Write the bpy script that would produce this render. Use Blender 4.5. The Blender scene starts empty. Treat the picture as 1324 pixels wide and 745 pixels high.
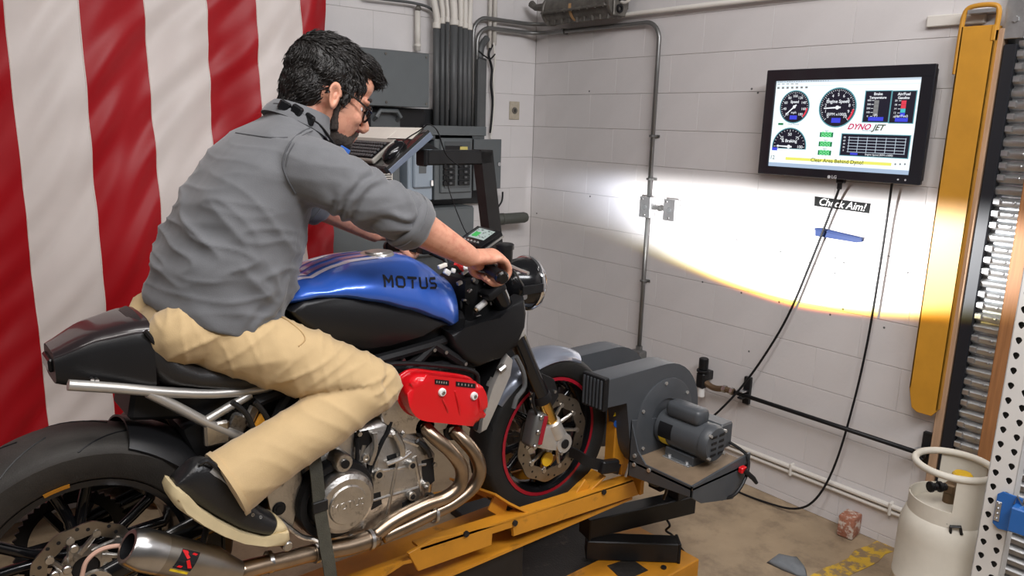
import bpy, bmesh, math, random
from mathutils import Vector as V, Matrix as MX
random.seed(7)
PI = math.pi
SC = bpy.context.scene
COL = SC.collection

# ------------------------------------------------------------------ camera
FPX, PCX, PCY = 976.0, 662.0, 372.5            # focal length and centre of the 1324x745 frame
_d1 = V((-832, -235.5, 976)); _dv = V((-122, 4490, 976))
AU = -_dv.normalized()                          # world up, along-right-wall and along-back-wall axes as the lens sees them
AY = (_d1 - AU * _d1.dot(AU)).normalized()
AX = AU.cross(AY)
if AX.x < 0: AX = -AX
CAM = V((-3.43, -3.91, 1.88))
cam = bpy.data.cameras.new('camera'); camo = bpy.data.objects.new('camera', cam); COL.objects.link(camo)
cam.sensor_width = 36; cam.lens = FPX / 1324 * 36; cam.clip_start = 0.02
right = V((AX.x, AY.x, AU.x)); down = V((AX.y, AY.y, AU.y)); fwd = V((AX.z, AY.z, AU.z))
camo.matrix_world = MX(((right.x, -down.x, -fwd.x, CAM.x), (right.y, -down.y, -fwd.y, CAM.y), (right.z, -down.z, -fwd.z, CAM.z), (0, 0, 0, 1)))
SC.camera = camo

# ------------------------------------------------------------------ world, lights, exposure
w = bpy.data.worlds.new('world'); SC.world = w; w.use_nodes = True
bg = w.node_tree.nodes['Background']; bg.inputs[0].default_value = (0.95, 0.93, 0.92, 1); bg.inputs[1].default_value = 0.10
SC.view_settings.view_transform = 'Standard'; SC.view_settings.look = 'None'
SC.view_settings.exposure = 0.09; SC.view_settings.gamma = 1.0; SC.view_settings.use_curve_mapping = False
def area(name, loc, size, power, col, target=None):
    l = bpy.data.lights.new(name, 'AREA'); l.shape = 'RECTANGLE'; l.size, l.size_y = size; l.energy = power; l.color = col
    o = bpy.data.objects.new(name, l); COL.objects.link(o); o.location = loc
    if target is not None: o.rotation_euler = (V(target) - V(loc)).to_track_quat('-Z', 'Y').to_euler()
    return o
area('ceiling_light_strip', (-2.6, -3.1, 3.9), (2.4, 0.5), 54, (1.0, 0.96, 0.93))
area('ceiling_light_strip.001', (-4.6, -4.3, 3.9), (2.4, 0.5), 50, (1.0, 0.94, 0.90))
area('ceiling_light_strip.002', (-2.0, -4.9, 3.7), (2.4, 0.5), 104, (0.97, 0.97, 1.0), (-.3, -1.9, 1.4))

# ------------------------------------------------------------------ helpers
def P(px, py, ax, v):
    """world point where the sight line of a photo pixel meets the plane ax = v"""
    c = V(((px - PCX) / FPX, (py - PCY) / FPX, 1)); r = V((c.dot(AX), c.dot(AY), c.dot(AU)))
    i = 'xyz'.index(ax); return CAM + r * ((v - CAM[i]) / r[i])

class MB:
    def __init__(s): s.v = []; s.f = []; s.m = []; s.mi = 0
    def add(s, vs, fs):
        o = len(s.v); s.v += [tuple(p) for p in vs]; s.f += [tuple(i + o for i in f) for f in fs]; s.m += [s.mi] * len(fs); return s
    def bm(s, bm):
        bm.verts.index_update(); return s.add([v.co.copy() for v in bm.verts], [[v.index for v in f.verts] for f in bm.faces])
    def box(s, c, d, rot=None, bev=0.0, seg=1):
        b = bmesh.new(); bmesh.ops.create_cube(b, size=1)
        for v in b.verts: v.co = V((v.co.x * d[0], v.co.y * d[1], v.co.z * d[2]))
        if bev: bmesh.ops.bevel(b, geom=list(b.edges), offset=min(bev, min(d) * .45), segments=seg, affect='EDGES', profile=.5)
        m = MX.Translation(V(c)) @ (rot.to_4x4() if rot else MX.Identity(4)); bmesh.ops.transform(b, matrix=m, verts=b.verts)
        s.bm(b); b.free(); return s
    def prism(s, pts, ext, bev=0.0, seg=1):
        b = bmesh.new(); pts = [V(p) for p in pts]; ext = V(ext); n = len(pts)
        a = [b.verts.new(p) for p in pts]; c = [b.verts.new(p + ext) for p in pts]
        nrm = V((0, 0, 0))
        for i in range(n): nrm += (pts[i] - pts[0]).cross(pts[(i + 1) % n] - pts[0])
        if nrm.dot(ext) > 0: b.faces.new(a[::-1]); b.faces.new(c); [b.faces.new((a[i], a[(i + 1) % n], c[(i + 1) % n], c[i])) for i in range(n)]
        else: b.faces.new(a); b.faces.new(c[::-1]); [b.faces.new((a[(i + 1) % n], a[i], c[i], c[(i + 1) % n])) for i in range(n)]
        if bev:
            cap = [e for e in b.edges if not ((e.verts[0] in a) != (e.verts[1] in a))]
            bmesh.ops.bevel(b, geom=cap, offset=bev, segments=seg, affect='EDGES', profile=.5, clamp_overlap=True)
        s.bm(b); b.free(); return s
    def loft(s, rings, cap=True, closed=False):
        n = len(rings[0]); k = len(rings); vs = [p for r in rings for p in r]; fs = []
        for j in range(k if closed else k - 1):
            j2 = (j + 1) % k
            for i in range(n): fs.append((j * n + i, j * n + (i + 1) % n, j2 * n + (i + 1) % n, j2 * n + i))
        if cap and not closed: fs.append(tuple(range(n - 1, -1, -1))); fs.append(tuple((k - 1) * n + i for i in range(n)))
        return s.add(vs, fs)
    def tube(s, pts, r, n=10, sub=0, closed=False, flat=None, upv=None):
        pts = [V(p) for p in pts]
        if sub: pts, r = smooth_path(pts, r, sub, closed)
        k = len(pts); rs = r if isinstance(r, (list, tuple)) else [r] * k
        tg = []
        for i in range(k):
            a = pts[i - 1] if (i or closed) else pts[0]; b = pts[(i + 1) % k] if (i < k - 1 or closed) else pts[-1]
            tg.append((b - a).normalized())
        t = tg[0]; ref = V(upv) if upv else (V((0, 0, 1)) if abs(t.z) < .9 else V((1, 0, 0))); u = (ref - t * ref.dot(t)).normalized()
        rings = []
        for i in range(k):
            t = tg[i]; rf = V(upv) if upv else u; u = (rf - t * rf.dot(t)).normalized(); w_ = t.cross(u); fl = flat or 1.0
            rings.append([pts[i] + u * (math.cos(2 * PI * j / n) * rs[i]) + w_ * (math.sin(2 * PI * j / n) * rs[i] * fl) for j in range(n)])
        return s.loft(rings, True, closed)
    def lathe(s, prof, org=(0, 0, 0), axis=(0, 0, 1), n=24, a0=0, a1=2 * PI, ref=None):
        ax = V(axis).normalized(); rf = V(ref) if ref else (V((1, 0, 0)) if abs(ax.x) < .9 else V((0, 0, 1))); u = (rf - ax * rf.dot(ax)).normalized(); w_ = ax.cross(u); org = V(org)
        full = abs(a1 - a0 - 2 * PI) < 1e-6; m = n if full else n + 1
        rings = [[org + ax * h + (u * math.cos(a0 + (a1 - a0) * j / n) + w_ * math.sin(a0 + (a1 - a0) * j / n)) * max(r, 1e-5) for (r, h) in prof] for j in range(m)]
        k = len(prof); vs = [p for r in rings for p in r]; fs = []
        for j in range(n):
            j2 = (j + 1) % m
            for i in range(k - 1): fs.append((j * k + i, j * k + i + 1, j2 * k + i + 1, j2 * k + i))
        return s.add(vs, fs)
    def ball(s, c, r, rot=None, nu=16, nv=10):
        c = V(c); r = (r, r, r) if isinstance(r, (int, float)) else r; rings = []
        for j in range(1, nv):
            th = PI * j / nv
            rings.append([V((math.sin(th) * math.cos(2 * PI * i / nu) * r[0], math.sin(th) * math.sin(2 * PI * i / nu) * r[1], -math.cos(th) * r[2])) for i in range(nu)])
        if rot: rings = [[rot @ p for p in g] for g in rings]
        top = V((0, 0, r[2])); bot = V((0, 0, -r[2]))
        if rot: top = rot @ top; bot = rot @ bot
        o = len(s.v); s.loft([[c + p for p in g] for g in rings], False); nb = len(s.v); s.v += [tuple(c + bot), tuple(c + top)]
        for i in range(nu):
            s.f.append((nb, o + (i + 1) % nu, o + i)); s.m.append(s.mi)
            q = o + (nv - 2) * nu; s.f.append((nb + 1, q + i, q + (i + 1) % nu)); s.m.append(s.mi)
        return s
    def cyl(s, a, b, r, n=16, bev=0.0, r2=None):
        a = V(a); b = V(b); h = (b - a).length; r2 = r if r2 is None else r2
        pr = [(0, 0), (r - bev, 0), (r, bev), (r2, h - bev), (r2 - bev, h), (0, h)] if bev else [(0, 0), (r, 0), (r2, h), (0, h)]
        return s.lathe(pr, a, b - a, n)
def smooth_path(pts, r, sub, closed=False):
    k = len(pts); out = []; ro = []; rs = r if isinstance(r, (list, tuple)) else None
    for i in range(k if closed else k - 1):
        p0 = pts[i - 1] if (i or closed) else pts[0]; p1 = pts[i]; p2 = pts[(i + 1) % k]; p3 = pts[(i + 2) % k] if (i + 2 < k or closed) else pts[-1]
        for j in range(sub):
            t = j / sub
            out.append(.5 * ((2 * p1) + (-p0 + p2) * t + (2 * p0 - 5 * p1 + 4 * p2 - p3) * t * t + (-p0 + 3 * p1 - 3 * p2 + p3) * t ** 3))
            if rs: ro.append(rs[i] * (1 - t) + rs[(i + 1) % k] * t)
    if not closed:
        out.append(pts[-1])
        if rs: ro.append(rs[-1])
    return out, (ro if rs else r)
def ell(c, a, b, u, v, n=20, pw=1.0):
    """ring of a (super)ellipse: half axes a along u, b along v"""
    o = []
    for i in range(n):
        t = 2 * PI * i / n; x, y = math.cos(t), math.sin(t)
        if pw != 1: x = math.copysign(abs(x) ** pw, x); y = math.copysign(abs(y) ** pw, y)
        o.append(V(c) + V(u) * (a * x) + V(v) * (b * y))
    return o
def clean(me):
    b = bmesh.new(); b.from_mesh(me); bmesh.ops.remove_doubles(b, verts=b.verts, dist=1e-6); bmesh.ops.recalc_face_normals(b, faces=b.faces); b.to_mesh(me); b.free()
def mesh(name, mb, mats, ang=35):
    me = bpy.data.meshes.new(name); me.from_pydata(mb.v, [], mb.f)
    for m in (mats if isinstance(mats, (list, tuple)) else [mats]): me.materials.append(m)
    if any(mb.m): me.polygons.foreach_set('material_index', mb.m)
    clean(me); shade(me, ang); return me
def shade(me, ang=35):
    me.polygons.foreach_set('use_smooth', [True] * len(me.polygons))
    if ang < 180: me.set_sharp_from_angle(angle=math.radians(ang))
    me.update()
def adopt(o, parent):
    o.parent = parent
    if parent is not None: o.matrix_parent_inverse = WORLD[parent.name].inverted()
    WORLD[o.name] = MX.Identity(4)
WORLD = {}
def tag(o, label=None, cat=None, group=None, kind=None):
    if label: o['label'] = label
    if cat: o['category'] = cat
    if group: o['group'] = group
    if kind: o['kind'] = kind
    return o
def obj(name, mb, mats, parent=None, ang=35, label=None, cat=None, group=None, kind=None):
    me = mb if isinstance(mb, bpy.types.Mesh) else mesh(name, mb, mats, ang)
    o = bpy.data.objects.new(name, me); COL.objects.link(o); adopt(o, parent)
    return tag(o, label, cat, group, kind)
def thing(name, label, cat, loc=(0, 0, 0), group=None):
    o = bpy.data.objects.new(name, None); COL.objects.link(o); o.location = loc; o.empty_display_size = .05
    WORLD[o.name] = MX.Translation(V(loc)); return tag(o, label, cat, group)
def blob(name, mb, voxel, mat, parent, smooth=6, disp=None, ang=180, fac=.5):
    """several closed shells grown together into one continuous surface"""
    me = bpy.data.meshes.new(name); me.from_pydata(mb.v, [], mb.f); b = bmesh.new(); b.from_mesh(me); bmesh.ops.recalc_face_normals(b, faces=b.faces); b.to_mesh(me); b.free()
    t = bpy.data.objects.new('tmp', me); COL.objects.link(t)
    r = t.modifiers.new('r', 'REMESH'); r.mode = 'VOXEL'; r.voxel_size = voxel
    if smooth: s = t.modifiers.new('s', 'SMOOTH'); s.iterations = smooth; s.factor = fac
    dg = bpy.context.evaluated_depsgraph_get(); dg.update(); e = bpy.data.meshes.new_from_object(t.evaluated_get(dg)); bpy.data.objects.remove(t); e.name = name
    if disp:
        ns = [v.normal.copy() for v in e.vertices]
        for v, n in zip(e.vertices, ns): v.co = v.co + n * disp(v.co, n)
    e.materials.clear(); e.materials.append(mat); shade(e, ang)
    return obj(name, e, None, parent)
def text(name, body, size, mat, parent, M4, depth=.0008, align='CENTER', shear=0, xs=1.0, bold=0, sp=1.0):
    c = bpy.data.curves.new('t', 'FONT'); c.body = body; c.size = size; c.align_x = align; c.align_y = 'CENTER'; c.extrude = depth; c.shear = shear; c.offset = bold; c.space_character = sp; c.resolution_u = 3
    t = bpy.data.objects.new('t', c); COL.objects.link(t); dg = bpy.context.evaluated_depsgraph_get(); dg.update()
    me = bpy.data.meshes.new_from_object(t.evaluated_get(dg)); bpy.data.objects.remove(t); me.transform(M4 @ MX.Diagonal((xs, 1, 1, 1))); me.materials.clear(); me.materials.append(mat); me.name = name
    return obj(name, me, None, parent)
def frame(o, xa, ya):
    """matrix with x along xa, y along ya at o"""
    xa = V(xa).normalized(); z = xa.cross(V(ya)).normalized(); ya = z.cross(xa)
    return MX(((xa.x, ya.x, z.x, o[0]), (xa.y, ya.y, z.y, o[1]), (xa.z, ya.z, z.z, o[2]), (0, 0, 0, 1)))

# ------------------------------------------------------------------ materials
def mat(name, col, rough=.5, metal=0.0, var=0.0, vscale=8.0, bump=0.0, bscale=60.0, coat=0.0, col2=None, c2lo=.55, c2hi=.7, emit=None, es=0.0, spec=.5, sheen=0.0, stretch=None):
    m = bpy.data.materials.new(name); m.use_nodes = True; nt = m.node_tree; b = nt.nodes['Principled BSDF']
    c4 = (*col, 1) if len(col) == 3 else col
    b.inputs['Base Color'].default_value = c4; b.inputs['Roughness'].default_value = rough; b.inputs['Metallic'].default_value = metal; b.inputs['Specular IOR Level'].default_value = spec
    if coat: b.inputs['Coat Weight'].default_value = coat; b.inputs['Coat Roughness'].default_value = .05
    if sheen: b.inputs['Sheen Weight'].default_value = sheen
    if emit: b.inputs['Emission Color'].default_value = (*emit, 1); b.inputs['Emission Strength'].default_value = es
    L = nt.links; N = nt.nodes.new
    if var or col2 or bump:
        tc = N('ShaderNodeTexCoord'); src = tc.outputs['Object']
        if stretch: mp = N('ShaderNodeMapping'); mp.inputs['Scale'].default_value = stretch; L.new(src, mp.inputs[0]); src = mp.outputs[0]
    out = None
    if var:
        n = N('ShaderNodeTexNoise'); n.inputs['Scale'].default_value = vscale; n.inputs['Detail'].default_value = 6; n.inputs['Roughness'].default_value = .6; L.new(src, n.inputs['Vector'])
        r = N('ShaderNodeMapRange'); r.inputs[1].default_value = .25; r.inputs[2].default_value = .75; r.inputs[3].default_value = 1 - var; r.inputs[4].default_value = 1 + var; L.new(n.outputs['Fac'], r.inputs[0])
        h = N('ShaderNodeMix'); h.data_type = 'RGBA'; h.blend_type = 'MULTIPLY'; h.inputs[0].default_value = 1; h.inputs[6].default_value = c4; L.new(r.outputs[0], h.inputs[7]); out = h.outputs[2]
    if col2:
        n2 = N('ShaderNodeTexNoise'); n2.inputs['Scale'].default_value = vscale * 1.7; n2.inputs['Detail'].default_value = 8; n2.inputs['Roughness'].default_value = .65; L.new(src, n2.inputs['Vector'])
        rm = N('ShaderNodeMapRange'); rm.inputs[1].default_value = c2lo; rm.inputs[2].default_value = c2hi; L.new(n2.outputs['Fac'], rm.inputs[0])
        x = N('ShaderNodeMix'); x.data_type = 'RGBA'; L.new(rm.outputs[0], x.inputs[0]); x.inputs[7].default_value = (*col2, 1)
        if out: L.new(out, x.inputs[6])
        else: x.inputs[6].default_value = c4
        out = x.outputs[2]
    if out: L.new(out, b.inputs['Base Color'])
    if bump:
        n3 = N('ShaderNodeTexNoise'); n3.inputs['Scale'].default_value = bscale; n3.inputs['Detail'].default_value = 5; L.new(src, n3.inputs['Vector'])
        bp = N('ShaderNodeBump'); bp.inputs['Strength'].default_value = bump; bp.inputs['Distance'].default_value = .01; L.new(n3.outputs['Fac'], bp.inputs['Height']); L.new(bp.outputs[0], b.inputs['Normal'])
    return m
def srgb(r, g, b):
    f = lambda c: (c / 255 / 12.92) if c / 255 <= .04045 else ((c / 255 + .055) / 1.055) ** 2.4
    return (f(r), f(g), f(b))
M_ = {}
M_['black'] = mat('black_plastic', (.008, .008, .009), .45, bump=.05, bscale=400, spec=.3)
M_['blackgloss'] = mat('black_gloss', (.006, .006, .007), .18, spec=.4, coat=.2)
M_['blacksteel'] = mat('black_painted_steel', (.012, .012, .013), .4, var=.3, vscale=14, spec=.35)
M_['rubber'] = mat('tyre_rubber', (.013, .0125, .012), .62, spec=.3, var=.15, vscale=20, bump=.15, bscale=300)
M_['alu'] = mat('cast_aluminium', (.58, .56, .53), .34, 1.0, var=.2, vscale=14, bump=.14, bscale=140, col2=(.06, .055, .05), c2lo=.58, c2hi=.72)
M_['alupaint'] = mat('silver_paint', (.52, .50, .47), .36, .7, var=.08, vscale=12)
M_['steel'] = mat('steel', (.52, .51, .50), .28, 1.0, var=.12, vscale=25)
M_['chrome'] = mat('chrome', (.82, .82, .84), .09, 1.0)
M_['galv'] = mat('galvanised_steel', (.56, .57, .58), .36, .9, var=.2, vscale=14, bump=.05, bscale=80)
M_['yellow'] = mat('yellow_machine_paint', srgb(196, 132, 34), .45, var=.2, vscale=6, col2=(.09, .05, .016), c2lo=.60, c2hi=.78)
M_['white'] = mat('white_plastic', (.75, .74, .72), .45)
M_['red'] = mat('red_paint', srgb(206, 14, 24), .3, coat=.5)
M_['conduit'] = mat('conduit_steel', (.24, .24, .235), .4, .8, var=.15, vscale=12)
M_['conduitgrey'] = mat('grey_conduit_paint', (.085, .088, .090), .5, var=.15, vscale=10)
M_['whitepaint'] = mat('white_paint', srgb(214, 209, 201), .55, var=.05, vscale=9)
# ------------------------------------------------------------------ the room
M_['block'] = mat('painted_block', srgb(212, 208, 207), .5, var=.045, vscale=3.5, bump=.10, bscale=45, col2=srgb(150, 142, 132), c2lo=.72, c2hi=.86)
M_['mortar'] = mat('painted_mortar', srgb(190, 186, 184), .7, bump=.1, bscale=80)
M_['concrete'] = mat('concrete_floor', srgb(158, 138, 112), .6, var=.2, vscale=3.2, bump=.1, bscale=70, col2=srgb(112, 96, 78), c2lo=.48, c2hi=.74)
M_['floorpaint'] = mat('worn_floor_paint', srgb(205, 165, 50), .6, var=.2, vscale=9, col2=srgb(140, 118, 88), c2lo=.46, c2hi=.55)
fl = obj('floor', MB().box((-3.6, -3.6, -.05), (8.4, 8.4, .1)), M_['concrete'], kind='structure')
fp = MB(); rnd = random.Random(3)
a, b = P(1080, 742, 'z', .001), P(1172, 690, 'z', .001); dn = (b - a).normalized(); sd = V((-dn.y, dn.x, 0))
L_ = [a - dn * .35 + (b - a + dn * .6) * (i / 14) for i in range(15)]
fp.prism([p + sd * (.05 + rnd.uniform(-.012, .012)) for p in L_] + [p - sd * (.05 + rnd.uniform(-.012, .012)) for p in reversed(L_)], (0, 0, .0012))
obj('paint_stripe', fp, M_['floorpaint'], fl)
J0 = .04; JH = .203; BW = .406
wr = obj('wall_right', MB().box((.1025, -1.38, 1.7), (.2, 2.76, 3.4)).box((.105, -6.2, 1.7), (.2, 3.2, 3.4)).box((.105, -3.7, 3.1), (.2, 1.9, .6)), M_['mortar'], kind='structure')
wb = obj('wall_back', MB().box((-3.6, .1025, 1.7), (7.6, .2, 3.4)), M_['mortar'], kind='structure')
gap = .0028; vgap = .0007
blockm = {}
def block(parent, axis, p0, p1, z0, z1):
    L = p1 - p0; H = z1 - z0; k = (axis, round(L, 3), round(H, 3))
    if k not in blockm:
        d = (.03, L - vgap, H - gap) if axis == 'x' else (L - vgap, .03, H - gap)
        blockm[k] = mesh('block', MB().box((0, 0, 0), d, bev=.0010), M_['block'])
    o = bpy.data.objects.new('block', blockm[k]); COL.objects.link(o)
    c = V((.0145, (p0 + p1) / 2, (z0 + z1) / 2)) if axis == 'x' else V(((p0 + p1) / 2, .0145, (z0 + z1) / 2))
    o.location = c; o.parent = parent; WORLD[o.name] = MX.Translation(c)
zs = [0] + [J0 + k * JH for k in range(0, 17)]
for r in range(len(zs) - 1):
    off = BW / 2 * (r % 2)
    e = [-.002]; p = -.12 - off
    while p > -2.76 + .03: e.append(p); p -= BW
    e.append(-2.758)
    for i in range(len(e) - 1): block(wr, 'x', e[i + 1], e[i], zs[r], zs[r + 1])
    e = [-.002]; p = -.30 + off - .1
    while p > -3.75: e.append(p); p -= BW
    for i in range(len(e) - 1): block(wb, 'y', e[i + 1], e[i], zs[r], zs[r + 1])

# roll-up door at the right end of the wall
M_['woodpale'] = mat('pale_wood', srgb(178, 146, 118), .6, var=.22, vscale=5, stretch=(14, 14, .8))
M_['wood'] = mat('brown_wood', srgb(150, 102, 62), .6, var=.32, vscale=5, stretch=(16, 16, .7))
M_['guide'] = mat('dark_door_guide', (.010, .012, .018), .5)
door = obj('door_1', MB().box((.12, -3.72, 1.45), (.02, 1.88, 2.9)), M_['guide'], kind='structure')
obj('guide_rail', MB().box((-.012, -2.796, 1.13), (.05, .046, 2.2), bev=.003).box((.05, -2.785, 1.13), (.1, .01, 2.2)), M_['guide'], door)
obj('guide_bracket', MB().box((-.03, -2.80, 2.38), (.012, .07, .26), bev=.002).box((-.01, -2.765, 2.38), (.05, .008, .26)).cyl((-.036, -2.80, 2.46), (-.044, -2.80, 2.46), .012, 6).cyl((-.036, -2.80, 2.32), (-.044, -2.80, 2.32), .012, 6), M_['galv'], door)
sm = MB()
prof = [(.02, -.0235), (.006, -.022), (-.006, -.016), (-.012, -.004), (-.012, .004), (-.006, .012), (.006, .016), (.012, .018), (.012, .0235), (.03, .0235), (.03, -.0235)]
sm.loft([[V((x, yy, z)) for x, z in prof] for yy in (0, -1.75)])
slat_plain = None
sb = MB(); sb.v, sb.f, sb.m = list(sm.v), list(sm.f), list(sm.m)
for yy in (-.02, -.075, -.13, -.62, -1.2): sb.ball((-.012, yy, 0), (.006, .008, .008), nu=8, nv=5)
sb.box((-.016, -.014, .002), (.014, .03, .026), bev=.004)
ms = [mesh('slat', sm, M_['galv']), mesh('slat', sb, M_['galv'])]
for k in range(56):
    o = bpy.data.objects.new('slat', ms[0 if k % 4 == 3 else 1]); COL.objects.link(o); o.location = (-.008, -2.818, .03 + k * .047); o.parent = door
obj('trim_1', MB().box((-.012, -2.752, 1.16), (.062, .034, 2.26), bev=.003), M_['woodpale'], kind='structure')
obj('wooden_board', MB().box((-.11, -2.985, 1.35), (.04, .085, 2.7), bev=.003), M_['wood'], label='brown wooden board standing upright in front of the ribbed roll-up door', cat='board')

# pipes along the foot of the wall
pm = MB(); a = P(950, 571, 'x', -.015); b = P(1180, 671, 'x', -.015); z0 = (a.z + b.z) / 2
pm.tube([(-.016, -1.2, z0), (-.016, -2.73, z0)], .013, 10).tube([(-.014, -1.2, z0 - .030), (-.014, -2.73, z0 - .030)], .010, 10)
pp = thing('base_conduit', 'pair of white painted conduits running low along the right wall', 'conduit', (-.016, -1.9, z0))
obj('pipe', MB().tube([(-.016, -1.2, z0), (-.016, -2.73, z0)], .013, 10), M_['whitepaint'], pp)
obj('pipe', MB().tube([(-.013, -1.2, z0 - .030), (-.013, -2.73, z0 - .030)], .010, 10), M_['whitepaint'], pp)
for yy in (-1.55, -2.1, -2.6): obj('strap_clip', MB().box((-.014, yy, z0 - .012), (.034, .014, .066), bev=.004), M_['whitepaint'], pp)

# ------------------------------------------------------------------ flag
M_['fred'] = mat('red_nylon', srgb(158, 10, 22), .46, spec=.32, var=.06, vscale=5)
M_['fwhite'] = mat('white_nylon', srgb(212, 202, 197), .48, spec=.35, var=.04, vscale=5)
M_['thread'] = mat('seam_thread', srgb(226, 214, 206), .8)
YF = -.35
bx = [P(px, py, 'y', YF).x for px, py in ((424, 0), (384, 0), (330, 0), (268, 0), (187, 0), (100, 0), (4, 10))]
while len(bx) < 14: bx.append(bx[-1] - .262)
def flagy(x, z):
    s = (x - bx[0]); d = x * .62 + z * .78                                # folds run down to the left
    g = .020 * math.sin(7.3 * (x * .9 + .25 * z) + .9 * math.sin(1.3 * z)) + .011 * math.sin(15 * (x * .90 - .45 * z) + 1.4 * math.sin(2.1 * z + x * 2)) + .0078 * math.sin(32 * (x * .82 - .56 * z) + 2.2 * math.sin(3 * z + x))
    g += .0045 * math.sin(58 * (x * .78 - .6 * z) + 3 * math.sin(2.7 * z + 4 * x)) + .03 * math.sin(22 * x) * math.exp(s * 2.2)
    return YF + g
flag = thing('flag', 'huge red and white striped flag hung with its stripes vertical', 'flag', ((bx[0] + bx[-1]) / 2, YF, .2))
for k in range(13):
    n, mz = 20, 150; vs = []; fs = []
    for j in range(mz + 1):
        z = .22 + (3.3 - .22) * j / mz
        for i in range(n + 1):
            x = bx[k] + (bx[k + 1] - bx[k]) * i / n; vs.append((x, flagy(x, z), z))
    for j in range(mz):
        for i in range(n): q = j * (n + 1) + i; fs.append((q, q + 1, q + n + 2, q + n + 1))
    m = MB(); m.add(vs, fs)
    nb = len(vs); m.add([(x, y + .0015, z) for x, y, z in vs], [f[::-1] for f in fs])
    edge = [(0, 0)]
    obj('stripe', m, M_['fred'] if k % 2 == 0 else M_['fwhite'], flag, ang=180)
    if k < 9:
        sx = bx[k + 1]
        st = MB().tube([(sx + (.003 if k % 2 else -.003), flagy(sx, .22 + 3.08 * j / 90) - .001, .22 + 3.08 * j / 90) for j in range(91)], .0016, 4)
        obj('seam', st, M_['thread'], flag)
# ------------------------------------------------------------------ things on the right wall
def Q(px, py, x): return P(px, py, 'x', x)
M_['bezel'] = mat('monitor_bezel', (.010, .011, .016), .3, coat=.2)
M_['screen'] = mat('lit_screen', (.02, .02, .02), .3, emit=srgb(232, 243, 250), es=1.15)
def em(n, r, g, b, s=1.0): return mat(n, (.01, .01, .01), .4, emit=srgb(r, g, b), es=s)
E_ = dict(navy=em('screen_navy', 16, 16, 36), white=em('screen_white', 240, 245, 250), teal=em('screen_teal', 90, 150, 160), red=em('screen_red', 225, 60, 80), green=em('screen_green', 20, 120, 70), lgreen=em('screen_led', 120, 235, 150), yellow=em('screen_yellow', 238, 236, 110), blue=em('screen_blue', 60, 70, 220), grey=em('screen_grey', 130, 130, 130), pale=em('screen_pale', 200, 215, 228), dark=em('screen_text', 70, 75, 40), cyan=em('screen_cyan', 70, 190, 200), pink=em('screen_pink', 205, 40, 90), taskbar=em('screen_taskbar', 170, 190, 215))
XM = -.115
mon = thing('monitor', 'wide black flat monitor showing gauges, hung on the right wall', 'monitor', (XM, -2.13, 1.66))
yl, yr = Q(993, 91, XM).y, Q(1212, 84, XM).y; zt, zb = Q(993, 91, XM).z, Q(979, 224, XM).z
yl2 = (yl + Q(979, 224, XM).y) / 2; ym = (yl + yr) / 2
body = MB().box((XM + .03, ym, (zt + zb) / 2), (.05, abs(yr - yl) - .02, zt - zb - .02), bev=.008).box((XM + .062, ym, (zt + zb) / 2), (.03, .45, .3), bev=.01)
obj('back_shell', body, M_['bezel'], mon)
sy0, sy1 = Q(1004, 105, XM).y, Q(1192, 101, XM).y; sz1, sz0 = Q(1004, 105, XM).z, (Q(993, 214.7, XM).z + Q(1176.5, 226, XM).z) / 2
bz = MB()
for c, d in (((XM + .004, ym, (zt + sz1) / 2), (.022, abs(yr - yl), zt - sz1)), ((XM + .004, ym, (zb + sz0) / 2), (.022, abs(yr - yl), sz0 - zb)), ((XM + .004, (yl + sy0) / 2, (sz0 + sz1) / 2), (.022, abs(yl - sy0), sz1 - sz0 + .01)), ((XM + .004, (yr + sy1) / 2, (sz0 + sz1) / 2), (.022, abs(yr - sy1), sz1 - sz0 + .01))): bz.box(c, d, bev=.003)
obj('bezel', bz, M_['bezel'], mon)
XS = XM + .002
scr = obj('screen', MB().box((XS + .003, (sy0 + sy1) / 2, (sz0 + sz1) / 2), (.006, sy0 - sy1 + .004, sz1 - sz0 + .004)), M_['screen'], mon)
SW = sy0 - sy1; SH = sz1 - sz0
def S(u, v, k=0): return V((XS - .0006 - .0006 * k, sy0 - SW * u, sz1 - SH * v))    # u right, v down, both 0..1
def Z8(zx, zy):                                                    # position on the screen, read off an enlarged view of it
    p = Q(960 + zx / 3.386, 70 + zy / 3.386, XS); return ((sy0 - p.y) / SW, (sz1 - p.z) / SH)
def srect(m, u0, v0, u1, v1, k=0): return m.prism([S(u0, v0, k), S(u1, v0, k), S(u1, v1, k), S(u0, v1, k)], (-.0005, 0, 0))
def sdisc(m, c, r, k=0, n=36, a0=0, a1=2 * PI, r0=0):
    c0 = S(*c, k); pts = [c0 + V((0, -math.cos(a0 + (a1 - a0) * i / n), math.sin(a0 + (a1 - a0) * i / n))) * r for i in range(n + 1)]
    if r0: pts += [c0 + V((0, -math.cos(a0 + (a1 - a0) * i / n), math.sin(a0 + (a1 - a0) * i / n))) * r0 for i in range(n, -1, -1)]
    elif a1 - a0 > 6.2: pts = pts[:-1]
    return m.prism(pts, (-.0005, 0, 0))
def stext(name, t, u, v, size, m, k=3, xs=1.0, shear=0, bold=0): return text(name, t, size, m, scr, frame(S(u, v, k), (0, -1, 0), (0, 0, 1)), .0002, xs=xs, shear=shear, bold=bold)
def sline(m, c, a, ra, rb, wd, k=2):
    c0 = S(*c, k); d = V((0, -math.cos(a), math.sin(a))); n = V((0, math.sin(a), math.cos(a)))
    return m.prism([c0 + d * ra + n * wd, c0 + d * rb + n * wd * .6, c0 + d * rb - n * wd * .6, c0 + d * ra - n * wd], (-.0004, 0, 0))
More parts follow.
